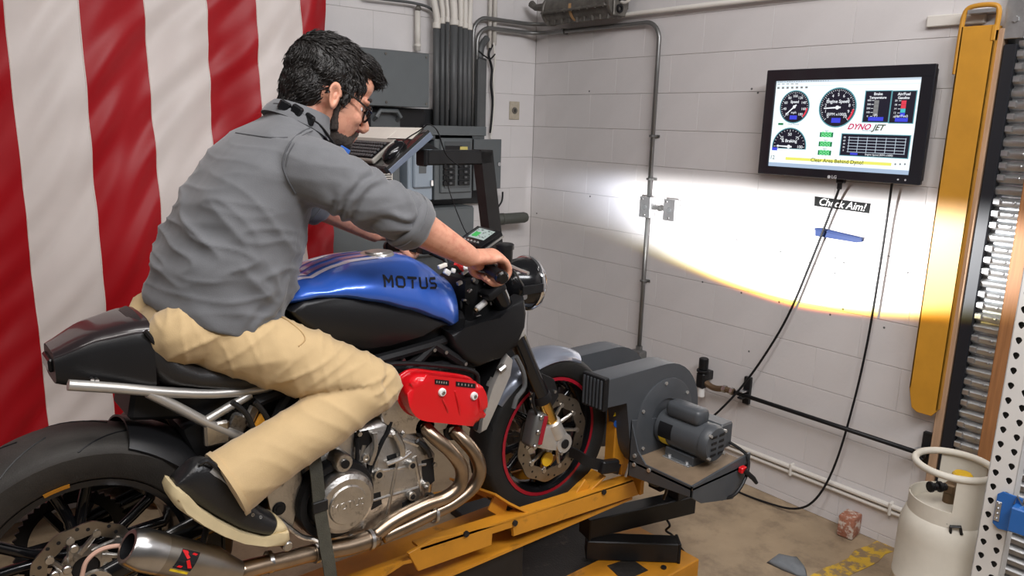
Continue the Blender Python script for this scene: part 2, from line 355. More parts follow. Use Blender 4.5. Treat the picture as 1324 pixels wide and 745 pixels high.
def gauge(zc, zr, a_start, a_end, needle, nums, name, unit, half=False):
    c = Z8(*zc); r = abs(S(*Z8(zc[0] + zr, zc[1])).y - S(*c).y)
    if half:
        obj('dial', sdisc(MB(), c, r, 0, 36, -.12, PI + .12), E_['teal'], scr); obj('dial', sdisc(MB(), c, r * .95, 1, 36, -.1, PI + .1), E_['navy'], scr)
    else: obj('dial', sdisc(MB(), c, r, 0), E_['teal'], scr); obj('dial', sdisc(MB(), c, r * .94, 1), E_['navy'], scr)
    t = MB(); n = (len(nums) - 1) * 4
    for i in range(n + 1): sline(t, c, a_start + (a_end - a_start) * i / n, r * (.78 if i % 4 == 0 else .84), r * .9, r * .012)
    sline(t, c, needle, -r * .18, r * .72, r * .045, 3)
    sdisc(t, c, r * .1, 3, 12); obj('dial_marks', t, E_['white'], scr)
    for i, s in enumerate(nums):
        a = a_start + (a_end - a_start) * i / (len(nums) - 1); p = S(*c) + V((0, -math.cos(a), math.sin(a))) * r * .64
        stext('numeral', s, (sy0 - p.y) / SW, (sz1 - p.z) / SH, r * .22, E_['white'])
    stext('caption', name, c[0], c[1] - r * .30 / SH, r * .23, E_['white'], 4, bold=.0003)
    if unit: stext('caption', unit, c[0], c[1] + r * .34 / SH, r * .20, E_['white'], 4)
    if not half:
        rd = MB(); sdisc(rd, c, r * .9, 2, 10, -.75, -.1, r * .8); obj('red_zone', rd, E_['red'], scr)
        b = MB(); srect(b, c[0] - r * .24 / SW, c[1] + r * .52 / SH, c[0] + r * .24 / SW, c[1] + r * .76 / SH, 2); obj('readout', b, E_['blue'], scr)
gauge((228, 231), 66, PI * 1.25, -PI * .25, PI * 1.23, ['20', '40', '60', '80', '100', '120', '140', '160', '180'], 'Speed', 'mph')
gauge((416, 234), 84, PI * 1.25, -PI * .25, PI * 1.02, ['0', '1', '2', '3', '4', '5', '6', '7', '8', '9', '10'], 'Engine Speed', '(RPM x1000)')
gauge((203, 405), 76, PI, 0, PI * .99, ['0', '25', '50', '75', '100'], '% Braking', None, True)
u, v = Z8(147, 414); b = MB(); srect(b, u - .03, v - .015, u + .012, v + .02, 3); obj('readout', b, E_['blue'], scr)
for (z0_, z1_), t1, t2, foot in ((((543, 163), (636, 298)), 'Brake', 'Temperature', '(F)'), (((660, 163), (744, 302)), 'Air/Fuel', 'Gasoline', '(Air/Fuel)')):
    u0, v0 = Z8(*z0_); u1, v1 = Z8(*z1_)
    obj('bar_panel', srect(MB(), u0 - .006, v0 - .008, u1 + .006, v1 + .008, 0), E_['teal'], scr); obj('bar_panel', srect(MB(), u0, v0, u1, v1, 1), E_['navy'], scr)
    stext('caption', t1, (u0 + u1) / 2, v0 + .03, .016, E_['white'], bold=.0003); stext('caption', t2, (u0 + u1) / 2, v0 + .068, .015, E_['white'], bold=.0003, xs=.9)
    stext('caption', foot, (u0 + u1) / 2, v1 - .07, .014, E_['white']); b = MB(); srect(b, u0 + .035, v1 - .052, u1 - .03, v1 - .012, 2); obj('readout', b, E_['blue'], scr)
    cols = ['grey'] * 4 if t1 == 'Brake' else ['red', 'red', 'cyan', 'blue']
    for i in range(4):
        b = MB(); srect(b, u0 + .062, v0 + .095 + .042 * i, u0 + .092, v0 + .135 + .042 * i, 2); obj('level_bar', b, E_[cols[i]], scr)
    for i in range(5):
        stext('numeral', (['400', '300', '200', '100', '0'] if t1 == 'Brake' else ['20', '18', '14', '12', '10'])[i], u0 + .028, v0 + .097 + .042 * i, .011, E_['white'])
        b = MB(); srect(b, u0 + .045, v0 + .095 + .042 * i, u0 + .06, v0 + .10 + .042 * i, 2); obj('scale_mark', b, E_['white'], scr)
u, v = Z8(545, 320)
stext('logo_text', 'DYNO', u - .055, v, .034, E_['pink'], shear=.4, bold=.0009); stext('logo_text', 'JET', u + .075, v + .004, .034, E_['dark'], shear=.4, bold=.0009); stext('logo_text', 'RESEARCH', u + .02, v + .037, .008, E_['grey'], xs=1.6)
u0, v0 = Z8(438, 350); u1, v1 = Z8(722, 456)
obj('chart_panel', srect(MB(), u0 - .006, v0 - .008, u1 + .006, v1 + .008, 0), E_['teal'], scr); obj('chart_panel', srect(MB(), u0, v0, u1, v1, 1), E_['navy'], scr)
g = MB()
for i in range(6): srect(g, u0 + .045, v0 + .03 + .032 * i, u1 - .02, v0 + .035 + .032 * i, 2)
for i in range(7): q = u0 + .05 + (u1 - u0 - .075) * i / 6; srect(g, q, v0 + .025, q + .003, v0 + .195, 2)
obj('chart_grid', g, E_['pale'], scr)
for i in range(5): stext('numeral', str(80 - 20 * i), u0 + .02, v0 + .035 + .036 * i, .010, E_['white'])
stext('caption', 'Engine Speed (RPM x1000)', (u0 + u1) / 2 + .04, v1 - .018, .011, E_['white']); b = MB(); srect(b, u0 + .07, v1 - .03, u0 + .12, v1 - .008, 2); obj('readout', b, E_['blue'], scr)
for zx, zy in ((368, 353), (363, 394), (359, 432)):
    u, v = Z8(zx, zy); obj('digit_panel', srect(MB(), u - .048, v - .027, u + .048, v + .027, 0), E_['green'], scr); stext('digits', '888', u, v, .033, E_['lgreen'], bold=.0004)
    stext('caption', 'Signal', u, v - .045, .008, E_['grey'])
u, v = Z8(168, 306); obj('digit_panel', srect(MB(), u - .02, v - .012, u + .02, v + .012, 0), E_['green'], scr); stext('caption', 'Drum Module', u + .10, v, .010, E_['grey'])
u0, v0 = Z8(190, 445); u1, v1 = Z8(650, 498)
obj('banner', srect(MB(), u0, v0 + .015, u1, v1 - .02, 0), E_['yellow'], scr); u, v = Z8(412, 470); stext('banner_text', 'Clear Area Behind Dyno!', u, v, .024, E_['dark'], bold=.0002)
b = MB(); srect(b, 0, .955, 1, 1.0, 0); obj('taskbar', b, E_['taskbar'], scr)
b = MB(); srect(b, .0, .0, 1, .022, 0); srect(b, 0, .06, 1, .063, 1); obj('title_bar', b, E_['pale'], scr)
b = MB(); rr = random.Random(2)
for i in range(22): srect(b, .01 + i * .018, .007, .01 + i * .018 + rr.uniform(.006, .014), .013, 2)
for i in range(5): srect(b, .01 + i * .035, .032, .032 + i * .035, .04, 2)
for i in range(7): srect(b, .012 + i * .036, .068, .03 + i * .036, .09, 2)
for i in range(3): sdisc(b, Z8(670 + 21 * i, 482), .004, 2, 10)
obj('menu_marks', b, E_['grey'], scr); u, v = Z8(132, 452); stext('numeral', '12', u, v, .026, E_['dark'])
p = Q(1075, 229, XM - .008); sil = mat('silver_print', (.6, .6, .62), .4)
lg = MB().lathe([(0, .0005), (.0075, .0005), (.0075, 0)], (XM - .0075, p.y + .012, p.z), (-1, 0, 0), 16); obj('logo_disc', lg, sil, mon)
text('logo_text', 'LG', .02, sil, mon, frame((XM - .008, p.y - .012, p.z), (0, -1, 0), (0, 0, 1)), .0004, bold=.0004)
for dx in (0, .02): obj('button', MB().cyl((XM - .007, yr + .06 + dx * 1.5, zb + .018), (XM - .009, yr + .06 + dx * 1.5, zb + .018), .004, 10), sil, mon)
p = Q(1086, 240, -.09); obj('cable_plug', MB().box((-.085, p.y, zb - .004), (.03, .035, .03), bev=.004).box((-.085, p.y + .004, zb - .03), (.018, .02, .035), bev=.004), M_['black'], mon)
obj('wall_mount', MB().box((-.03, ym, (zt + zb) / 2), (.055, .2, .2), bev=.004), M_['blacksteel'], mon)

# written tape label and the blue tray below it
M_['tape'] = mat('black_tape', (.012, .013, .013), .7, spec=.15)
lab = thing('tape_label', 'black tape label with white handwriting under the monitor', 'label', Q(1089, 265, -.002))
q = [Q(900 + x / 2.866, 220 + y / 2.866, -.0005) for x, y in ((440, 97), (648, 124), (642, 161), (438, 133))]
obj('tape', MB().prism(q, (-.001, 0, 0)), M_['tape'], lab)
text('handwriting', 'Check Aim!', .048, M_['white'], lab, frame((q[0] + q[1] + q[2] + q[3]) / 4 + V((-.0015, 0, 0)), q[1] - q[0], q[0] - q[3]), .0004, shear=.25, xs=.98, bold=.0004)
M_['bluetray'] = mat('blue_plastic', srgb(30, 50, 96), .5, spec=.25)
q = [Q(900 + x / 2.866, 220 + y / 2.866, -.001) for x, y in ((447, 214), (468, 214), (622, 250), (620, 265), (600, 268), (447, 243))]
bt = thing('blue_wedge', 'narrow dark blue plastic wedge fixed to the wall below the tape label', 'wedge', q[0])
obj('wedge_body', MB().prism(q, (-.016, 0, 0), bev=.002), M_['bluetray'], bt); obj('lip', MB().tube([q[0] + V((-.018, 0, -.004)), q[2] + V((-.018, 0, -.004))], .004, 6), M_['bluetray'], bt)
pc = mat('pencil_mark', (.12, .12, .12), .8)
for i, ((x0, y0), (x1, y1)) in enumerate((((132, 222), (330, 254)), ((482, 281), (855, 343)))):
    a, b = Q(900 + x0 / 2.866, 220 + y0 / 2.866, -.0003), Q(900 + x1 / 2.866, 220 + y1 / 2.866, -.0003); b.z = a.z = (a.z + b.z) / 2
    obj('aim_line', MB().box((a + b) / 2, (.0006, abs(a.y - b.y), .0035)), pc, wr)

ah = MB()
for x_, y_ in ((24, 415), (168, 455), (308, 489), (515, 382), (548, 343), (497, 536), (697, 584), (785, 380), (422, 343), (313, 302), (152, 258), (516, 326), (196, 672)):
    p = Q(900 + x_ / 2.866, 220 + y_ / 2.866, 0); ah.cyl((.001, p.y, p.z), (-.0006, p.y, p.z), .0055, 8)
for x_, y_ in ((972, 115), (980, 120), (763, 254), (694, 276), (762, 118), (1216, 22), (1090, 400)):
    p = Q(x_, y_, 0); ah.cyl((.001, p.y, p.z), (-.0006, p.y, p.z), .006, 8)
obj('anchor_hole', ah, pc, wr, kind='stuff')
# cables hanging from the monitor
def cable(name, pts, r, label, cat='cable', m='black', group=None, sub=6):
    return obj(name, MB().tube(pts, r, 8, sub), M_[m], label=label, cat=cat, group=group, ang=180)
cable('monitor_cable', [(-.085, Q(1086, 240, -.085).y, zb - .035)] + [Q(x, y, X_) for x, y, X_ in ((1076, 268, -.05), (1048, 340, -.04), (1018, 410, -.045), (985, 465, -.06), (955, 505, -.09), (926, 535, -.14), (905, 552, -.2), (880, 590, -.3), (868, 625, -.4))], .006, 'black cable from monitor plug sweeping left down to the blower')
cable('monitor_cable', [(-.07, Q(1153, 240, -.07).y, zb + .01)] + [Q(x, y, X_) for x, y, X_ in ((1148, 275, -.05), (1137, 350, -.045), (1122, 440, -.045), (1104, 520, -.05), (1080, 600, -.07), (1055, 645, -.09), (1027, 658, -.10))] + [P(985, 648, 'z', .008), P(940, 630, 'z', .007), P(900, 612, 'z', .007), P(860, 608, 'z', .007)], .0055, 'black cable dropping from the monitor and curling onto the floor')

# conduits turning the corner, one dropping to the junction boxes
RC = .0125
def arc(c, r, u, v, a0, a1, n=8): return [V(c) + V(u) * (r * math.cos(a0 + (a1 - a0) * i / n)) + V(v) * (r * math.sin(a0 + (a1 - a0) * i / n)) for i in range(n + 1)]
yc = -1.062; ztop = Q(800, 33, -.03).z; xl = P(616, 110, 'y', -.05).x
zbox = Q(842, 268, -.03).z
zlow = Q(827, 458, -.03).z
br = .10
pts = [V((xl, -.05, P(613, 170, 'y', -.05).z))] + arc((xl + br, -.05, ztop - br), br, (-1, 0, 0), (0, 0, 1), 0, PI / 2) + arc((-.03 - .14, -.05 - .14, ztop), .14, (0, 1, 0), (1, 0, 0), 0, PI / 2)[0:] + arc((-.03, yc + br, ztop - br), br, (0, 0, 1), (0, -1, 0), 0, PI / 2) + [V((-.03, yc, zbox + .04))]
cd = thing('conduit_run', 'bare steel conduit bent round the corner and down to junction boxes', 'conduit', (-.03, yc, zbox))
obj('pipe', MB().tube(pts, RC, 12), M_['conduit'], cd, ang=180)
obj('pipe', MB().tube([(-.03, yc, zbox - .04), (-.03, yc, zlow + .03)], RC, 12), M_['conduit'], cd, ang=180)
for z in (ztop - .62, zbox + .16, zlow + .45): obj('strap', MB().box((-.0265, yc, z), (.046, .030, .014), bev=.004).box((-.004, yc, z), (.006, .056, .014)), M_['conduit'], cd)
obj('strap', MB().box((-.0265, Q(729, 47, -.03).y, ztop), (.05, .018, .034), bev=.004), M_['conduit'], cd)
zt2 = ztop + .055
pts = [V((xl - .03, -.05, P(605, 170, 'y', -.05).z))] + arc((xl - .03 + br, -.05, zt2 - br), br, (-1, 0, 0), (0, 0, 1), 0, PI / 2) + arc((-.03 - .12, -.05 - .12, zt2), .12, (0, 1, 0), (1, 0, 0), 0, PI / 2) + [V((-.03, -.55, zt2 + .0)), V((-.03, -2.6, zt2))]
c2 = thing('conduit_run', 'upper conduit turning the corner and running on behind the wall unit', 'conduit', (-.03, -1.0, zt2))
obj('pipe', MB().tube(pts[:19], RC, 12), M_['conduit'], c2, ang=180); obj('pipe', MB().tube(pts[18:], RC, 12), M_['whitepaint'], c2, ang=180)
def gang_box(loc, label, round_knock=True):
    t = thing('junction_box', label, 'junction box', loc, 'junction boxes on the right wall'); x, y, z = loc
    obj('box_body', MB().box((x - .025, y, z), (.05, .075, .115), bev=.006), M_['galv'], t)
    cv = obj('cover_plate', MB().box((x - .053, y, z), (.006, .082, .12), bev=.003), M_['galv'], t)
    for dz in (-.045, .045): obj('screw', MB().cyl((x - .056, y + .02 * (dz > 0), z + dz), (x - .060, y + .02 * (dz > 0), z + dz), .005, 8), M_['steel'], cv)
    if round_knock: obj('knockout', MB().lathe([(0, .004), (.013, .004), (.016, 0)], (x - .056, y, z), (-1, 0, 0), 14), M_['conduitgrey'], cv)
    return t
zb_ = zbox
gang_box((-.004, yc + .002, zb_), 'galvanised junction box on the conduit, left of the lit pair')
y2 = Q(869, 273, -.03).y
gang_box((-.004, y2, zb_ + .0), 'galvanised junction box beside the conduit, right of the lit pair')
obj('box_nipple', MB().cyl((-.03, yc - .03, zb_), (-.03, y2 + .03, zb_), .012, 10).cyl((-.03, (yc + y2) / 2 + .008, zb_), (-.03, (yc + y2) / 2 - .008, zb_), .018, 6), M_['conduit'], cd)
lb = thing('junction_box', 'cast junction box at the conduit foot behind the blower', 'junction box', (-.02, yc, zlow), 'junction boxes on the right wall')
obj('box_body', MB().box((-.035, yc, zlow - .03), (.07, .085, .11), bev=.012, seg=2), M_['conduit'], lb); obj('collar', MB().cyl((-.03, yc, zlow + .02), (-.03, yc, zlow + .05), .02, 6), M_['conduit'], lb)
obj('elbow', MB().tube([(-.035, yc - .04, zlow - .03), (-.035, yc - .16, zlow - .04), (-.035, yc - .22, zlow - .06)], .014, 8, 3), M_['conduit'], lb)

# wall unit above the corner
hx = -.11; a = Q(712, 14, hx); b = Q(800, 8, hx); zh = b.z + .02; rh = .085
M_['dirtysteel'] = mat('dirty_dark_steel', (.14, .13, .115), .5, .5, var=.5, vscale=14, bump=.2, bscale=60)
hu = thing('wall_heater', 'dirty dark steel cylindrical unit fixed high on the right wall', 'heater', (hx, (a.y + b.y) / 2, zh - rh))
obj('casing', MB().lathe([(0, 0), (rh * .96, 0), (rh, .006), (rh, .02), (rh * .94, .024), (rh * .94, (a.y - b.y) - .024), (rh, (a.y - b.y) - .02), (rh, (a.y - b.y) - .004), (rh * .96, a.y - b.y), (0, a.y - b.y)], (hx, b.y, zh), (0, 1, 0), 24), M_['dirtysteel'], hu)
fl_ = MB().box((hx, (a.y + b.y) / 2, zh - .02), (2 * rh + .03, a.y - b.y - .03, .012), bev=.003)
for i in range(9): fl_.cyl((hx - rh - .006, a.y - .03 - (a.y - b.y - .06) * i / 8, zh - .03), (hx - rh - .006, a.y - .03 - (a.y - b.y - .06) * i / 8, zh - .008), .007, 6)
for i in range(9): fl_.cyl((hx - rh * .55, a.y - .03 - (a.y - b.y - .06) * i / 8, zh - rh - .002), (hx - rh * .55, a.y - .03 - (a.y - b.y - .06) * i / 8, zh - rh * .7), .008, 6)
obj('bolt_flange', fl_, M_['dirtysteel'], hu)
ep = MB().box((hx, b.y - .006, zh + .005), (.10, .014, .16), bev=.005); obj('end_plate', ep, M_['dirtysteel'], hu)
for dz in (-.035, .03): obj('port', MB().lathe([(.012, 0), (.024, 0), (.024, .012), (.014, .012), (.012, 0)], (hx - .01, b.y - .012, zh + dz), (0, -1, 0), 14), M_['black'], hu)
obj('fitting', MB().tube([(hx, a.y + .0, zh + .02), (hx - .02, a.y + .06, zh + .03), (hx - .02, a.y + .12, zh + .035), (hx - .02, a.y + .16, zh + .06)], [.02, .024, .02, .024], 8), M_['dirtysteel'], hu)
obj('paper_tag', MB().lathe([(rh * .95, 0), (rh * .965, 0), (rh * .965, .022), (rh * .95, .022)], (hx, (a.y + b.y) / 2 + .02, zh), (0, 1, 0), 10, -1.2, .2, ref=(-1, 0, 0)), mat('masking_tape', srgb(190, 150, 105), .7), hu)
obj('hose', MB().tube([(hx, b.y, zh + .01), (hx, b.y - .05, zh - .005), (hx + .01, b.y - .09, zh + .03), (hx + .03, b.y - .10, zh + .12), (hx + .04, b.y - .10, zh + .3)], .008, 8, 4), M_['whitepaint'], hu)
obj('bracket', MB().box((hx / 2, (a.y + b.y) / 2, zh + .04), (abs(hx), .05, .02)).box((hx / 2, (a.y + b.y) / 2, zh - .05), (abs(hx), .05, .02)), M_['dirtysteel'], hu)

# air regulator, pipe fittings and the black air pipe with two clamps
xa = -.07; pL = Q(958, 508, xa); pR = Q(1190, 589, xa); zp = (pL.z + pR.z) / 2
ap = thing('air_pipe', 'black air pipe held off the wall by two bracket clamps', 'pipe', (xa, pL.y, zp))
obj('pipe', MB().cyl((xa, pL.y + .05, zp), (xa, pR.y - .02, zp), .011, 12), M_['black'], ap, ang=180)
for yy in (pL.y, pR.y):
    k = obj('clamp', MB().box((-.012, yy, zp + .01), (.022, .04, .15), bev=.003).box((-.045, yy, zp + .012), (.07, .03, .012), bev=.003).box((-.045, yy, zp - .02), (.07, .03, .012), bev=.003), M_['blacksteel'], ap)
    obj('clamp_bolt', MB().cyl((xa + .004, yy, zp + .02), (xa + .004, yy, zp - .04), .006, 8).box((xa, yy, zp + .018), (.035, .045, .008), bev=.002), M_['galv'], k)
pr_ = Q(908, 492, xa); ar = thing('air_regulator', 'black air regulator on the wall behind the near blower', 'regulator', (xa, pr_.y, zp - .05))
obj('body', MB().box((xa, pr_.y, zp + .01), (.055, .055, .09), bev=.01).cyl((xa, pr_.y, zp + .055), (xa, pr_.y, zp + .07), .035, 16, .003), M_['black'], ar)
obj('knob', MB().cyl((xa, pr_.y, zp + .07), (xa, pr_.y, zp + .135), .026, 18, .004), M_['black'], ar)
obj('bowl', MB().cyl((xa, pr_.y, zp - .09), (xa, pr_.y, zp - .03), .02, 14, .006), M_['white'], ar)
M_['brass'] = mat('old_brass', srgb(118, 98, 76), .45, .7, var=.2)
obj('elbow', MB().tube([(xa, pr_.y - .025, zp), (xa, pr_.y - .06, zp - .012), (xa, pr_.y - .10, zp - .012), (xa, pr_.y - .14, zp - .0)], [.018, .017, .017, .016], 10, 4), M_['brass'], ar)
obj('union_nut', MB().cyl((xa, pr_.y - .135, zp), (xa, pr_.y - .155, zp), .021, 6), M_['steel'], ar); obj('union_nut', MB().cyl((xa, pr_.y - .185, zp), (xa, pr_.y - .2, zp), .021, 6), M_['steel'], ar)
obj('coupling', MB().cyl((xa, pr_.y - .14, zp), (xa, pL.y + .04, zp), .016, 10), M_['brass'], ar)
obj('wall_bracket', MB().box((-.02, pr_.y, zp + .03), (.05, .04, .05), bev=.004), M_['blacksteel'], ar)

# yellow fork sleeve
xf = -.075
def F(px, py): p = Q(px, py, xf); return p
yf0 = (F(1231, 110).y + F(1181, 490).y) / 2 + .004; wf = .125; zft = F(1240, 35).z; zfb = F(1192, 535).z
M_['forkyellow'] = mat('worn_yellow_paint', srgb(196, 140, 44), .45, var=.14, vscale=6, col2=(.06, .035, .012), c2lo=.67, c2hi=.72)
fk = thing('fork_sleeve', 'long worn yellow steel fork sleeve standing against the right wall', 'fork sleeve', (xf, yf0 - wf / 2, zfb))
o_ = [V((xf, yf0, zft)), V((xf, yf0, zfb + .10)), V((xf, yf0 - .02, zfb + .015)), V((xf, yf0 - .045, zfb)), V((xf, yf0 - wf + .02, zfb)), V((xf, yf0 - wf, zfb + .03)), V((xf, yf0 - wf, zft))]
obj('channel_face', MB().prism(o_, (.008, 0, 0), bev=.002), M_['forkyellow'], fk)
obj('flange', MB().box((xf + .03, yf0 - .004, (zft + zfb + .1) / 2), (.06, .008, zft - zfb - .1), bev=.002), M_['forkyellow'], fk)
obj('flange', MB().box((xf + .03, yf0 - wf + .004, (zft + zfb + .03) / 2), (.06, .008, zft - zfb - .03), bev=.002), M_['forkyellow'], fk)
obj('end_tab', MB().box((xf + .012, yf0 - wf + .008, zft - .03), (.03, .016, .06), bev=.003), M_['forkyellow'], fk)
obj('handle_loop', MB().tube([(xf + .01, yf0 + .004, zft - .18), (xf + .01, yf0 + .004, zft - .02), (xf + .01, yf0 - .002, zft + .055), (xf + .01, yf0 - .03, zft + .075), (xf + .01, yf0 - wf + .03, zft + .075), (xf + .01, yf0 - wf + .004, zft + .055), (xf + .01, yf0 - wf + .004, zft - .02)], .0095, 10, 4), M_['forkyellow'], fk)
obj('hook', MB().box((xf / 2, yf0 - wf / 2, zft + .055), (abs(xf) - .005, .1, .014)), M_['galv'], fk)
wl = Q(1216, 27, -.01); obj('wall_plate', MB().box((-.012, wl.y - .06, wl.z), (.02, .22, .045), bev=.003), M_['whitepaint'], label='white painted bracket plate on the wall behind the fork sleeve', cat='bracket')

# brick by the wall, rag on the floor
bp_ = P(1095, 690, 'z', .05); bc = V((-.055, Q(1098, 680, -.055).y, .055))
obj('loose_brick', MB().box(bc, (.10, .075, .105), MX.Rotation(.08, 3, 'Z'), .008, 2), mat('paint_splashed_brick', srgb(158, 104, 82), .8, var=.25, vscale=14, bump=.4, bscale=90, col2=srgb(205, 190, 178), c2lo=.5, c2hi=.58), label='paint-splashed red brick on the floor against the wall', cat='brick')
rg = MB(); o_ = [P(x, y, 'z', .0) for x, y in ((991, 728), (1004, 719), (1030, 720), (1042, 737), (1044, 748), (1030, 745), (1012, 738))]
cc = sum(o_, V()) / len(o_); k = len(o_)
rings = [[p + V((0, 0, .001)) for p in o_], [cc + (p - cc) * .85 + V((0, 0, .014 + .008 * math.sin(i * 2.3))) for i, p in enumerate(o_)], [cc + (p - cc) * .35 + V((0, 0, .022 + .01 * math.sin(i * 1.7))) for i, p in enumerate(o_)]]
rg.loft(rings); obj('shop_rag', rg, mat('grey_cloth', srgb(112, 116, 120), .9, var=.15, vscale=20), ang=180, label='crumpled grey rag lying on the concrete floor', cat='rag')
# ------------------------------------------------------------------ electrical gear on the back wall
def W(px, py, y): return P(px, py, 'y', y)
M_['egrey'] = mat('grey_enclosure_paint', srgb(92, 97, 99), .45, var=.08, vscale=6)
M_['egrey2'] = mat('dark_grey_enclosure_paint', srgb(72, 76, 78), .45, var=.1, vscale=6)
M_['eblue'] = mat('pale_blue_grey_paint', srgb(146, 158, 170), .4, var=.05)
M_['board'] = mat('black_backboard', srgb(30, 31, 33), .6, var=.2)
M_['paper'] = mat('paper', srgb(226, 220, 210), .8, var=.05, vscale=14)
M_['cardpaper'] = mat('buff_paper', srgb(206, 184, 146), .8, var=.08, vscale=14)
def wbox(m, x0, x1, y0, y1, z0, z1, bev=.004): return m.box(((x0 + x1) / 2, (y0 + y1) / 2, (z0 + z1) / 2), (abs(x1 - x0), abs(y1 - y0), abs(z1 - z0)), bev=bev)
def rect(px0, py0, px1, py1, y): a = W(px0, (py0 + py1) / 2, y); b = W(px1, (py0 + py1) / 2, y); c = W((px0 + px1) / 2, py0, y); d = W((px0 + px1) / 2, py1, y); return a.x, b.x, d.z, c.z
x0, x1, z0, z1 = rect(430, 140, 626, 268, -.04); obj('backboard', wbox(MB(), x0, x1, -.004, -.04, z0, z1), M_['board'], label='black backboard on the wall behind the electrical boxes', cat='board')
x0, x1, z0, z1 = rect(438, 64, 555, 137, -.24)
cab = thing('metal_cabinet', 'wide flat grey metal cabinet high on the back wall', 'electrical box', ((x0 + x1) / 2, -.13, z0))
obj('body', wbox(MB(), x0 + .006, x1 - .006, -.042, -.225, z0 + .006, z1 - .006), M_['egrey2'], cab); obj('cover', wbox(MB(), x0, x1, -.226, -.24, z0, z1, .003), M_['egrey'], cab)
for px, py in ((0, 0), (0, 1), (1, 0), (1, 1), (.5, 1), (.5, 0)): obj('screw', MB().cyl((x0 + .02 + (x1 - x0 - .04) * px, -.24, z0 + .02 + (z1 - z0 - .04) * py), (x0 + .02 + (x1 - x0 - .04) * px, -.244, z0 + .02 + (z1 - z0 - .04) * py), .007, 8), M_['dirtysteel'], cab)
x0, x1, z0, z1 = rect(470, 140, 549, 172, -.16)
sw = thing('switch_box', 'black switchgear box with grey lever under the grey cabinet', 'electrical box', ((x0 + x1) / 2, -.1, z0))
obj('body', wbox(MB(), x0, x1, -.042, -.16, z0, z1), M_['black'], sw)
a = W(484, 150, -.17); b = W(514, 152, -.17); obj('lever', MB().tube([(a.x, -.16, a.z - .02), (a.x, -.20, a.z), (a.x + .02, -.2, a.z + .03), (b.x - .02, -.2, a.z + .03), (b.x, -.2, a.z), (b.x, -.16, a.z - .02)], .012, 8), M_['egrey'], sw); obj('face_plate', wbox(MB(), a.x - .02, b.x + .02, -.16, -.166, a.z - .06, a.z + .02), M_['egrey2'], sw)
x0, x1, z0, z1 = rect(548, 164, 627, 181, -.17)
ww = thing('wireway', 'grey horizontal wireway the conduits drop into', 'wireway', ((x0 + x1) / 2, -.1, z0))
obj('trough', wbox(MB(), x0, x1, -.042, -.17, z0, z1), M_['egrey2'], ww); obj('lid', wbox(MB(), x0 - .005, x1 + .005, -.171, -.178, z1 - .05, z1 + .005, .002), M_['egrey'], ww)
zw = z1
# vertical conduits into the wireway
for i, (px, r, yy, ptop) in enumerate(((564, .020, -.09, 28), (572, .017, -.10, 22), (578, .011, -.13, 20), (586, .024, -.10, 24), (595, .018, -.09, 26), (600.5, .016, -.11, 28), (606, .016, -.09, 30))):
    p = W(px, 110, yy); zc_ = W(px, ptop + 6, yy).z; t = thing('vertical_conduit', ['fat grey conduit at the left end of the conduit bundle', 'second grey conduit from the left in the bundle', 'thin grey conduit third from the left in the bundle', 'fattest grey conduit in the middle of the bundle', 'grey conduit third from the right in the bundle', 'grey conduit second from the right in the bundle', 'grey conduit at the right end of the bundle beside the bent pipe'][i], 'conduit', (p.x, yy, zw), 'conduits above the wireway')
    obj('lower_pipe', MB().cyl((p.x, yy, zw), (p.x, yy, zc_), r, 14), M_['conduitgrey'], t, ang=180)
    obj('upper_pipe', MB().tube([(p.x, yy, zc_), (p.x, yy, zc_ + .06), (p.x - .015 * (3 - i) * .5, yy + .02, zc_ + .25), (p.x - .015 * (3 - i) * .5, yy + .02, zc_ + .7)], r * .96, 12, 3), M_['whitepaint'], t, ang=180)
    obj('coupling', MB().cyl((p.x, yy, zc_ - .012), (p.x, yy, zc_ + .02), r * 1.2, 14, .003), M_['whitepaint'], t)
p = W(621, 110, -.06); t = thing('vertical_conduit', 'wide dark grey flat duct right of the bent steel conduit', 'conduit', (p.x, -.05, zw)); obj('duct', wbox(MB(), p.x - .033, p.x + .033, -.004, -.09, zw - .02, W(621, 75, -.06).z, .012), M_['conduitgrey'], t)
obj('elbow', MB().tube([(p.x, -.05, W(621, 75, -.06).z - .02), (p.x + .01, -.05, W(621, 60, -.06).z), (p.x + .06, -.04, W(621, 48, -.06).z)], .022, 10, 3), M_['conduitgrey'], t)
for i, (px, r) in enumerate(((633, .012), (639, .014))):
    a = W(px, 60, -.03); obj('riser_pipe', MB().cyl((a.x, -.03, W(px, 62 - 4 * i, -.03).z), (a.x, -.03, 3.2), r, 10), M_['whitepaint'], label=['thin white riser pipe left of the corner wires', 'slightly thicker white riser pipe nearest the corner'][i], cat='pipe', ang=180)
cable('wall_wire', [W(x, y, -.04) for x, y in ((638, 55), (640, 80), (638, 100), (639, 130), (637, 160), (634, 180))], .006, 'thin white wire hanging beside the riser pipes', 'wire', 'whitepaint')
cable('wall_wire', [W(x, y, -.035) for x, y in ((637, 58), (632, 70), (636, 90), (635, 110), (637, 135), (634, 172))], .008, 'black wire hanging from the riser pipes by the wireway', 'wire', 'black')
cable('wall_wire', [W(x, y, -.12) for x, y in ((619, 66), (626, 72), (634, 76), (640, 70))], .005, 'short black wire looping from the duct to the risers', 'wire', 'black')
a = W(540, 20, -.04); rp = thing('riser_pipe', 'white pipe with dark cap rising from the grey cabinet', 'pipe', (a.x, -.04, W(540, 68, -.04).z))
obj('pipe', MB().cyl((a.x, -.04, W(540, 66, -.04).z), (a.x, -.04, W(540, 14, -.04).z), .016, 12), M_['whitepaint'], rp, ang=180); obj('cap', MB().ball((a.x, -.045, W(540, 11, -.04).z), .018, nu=10, nv=8), M_['dirtysteel'], rp); obj('collar', MB().cyl((a.x, -.04, W(540, 60, -.04).z), (a.x, -.04, W(540, 57, -.04).z), .02, 12), M_['whitepaint'], rp)
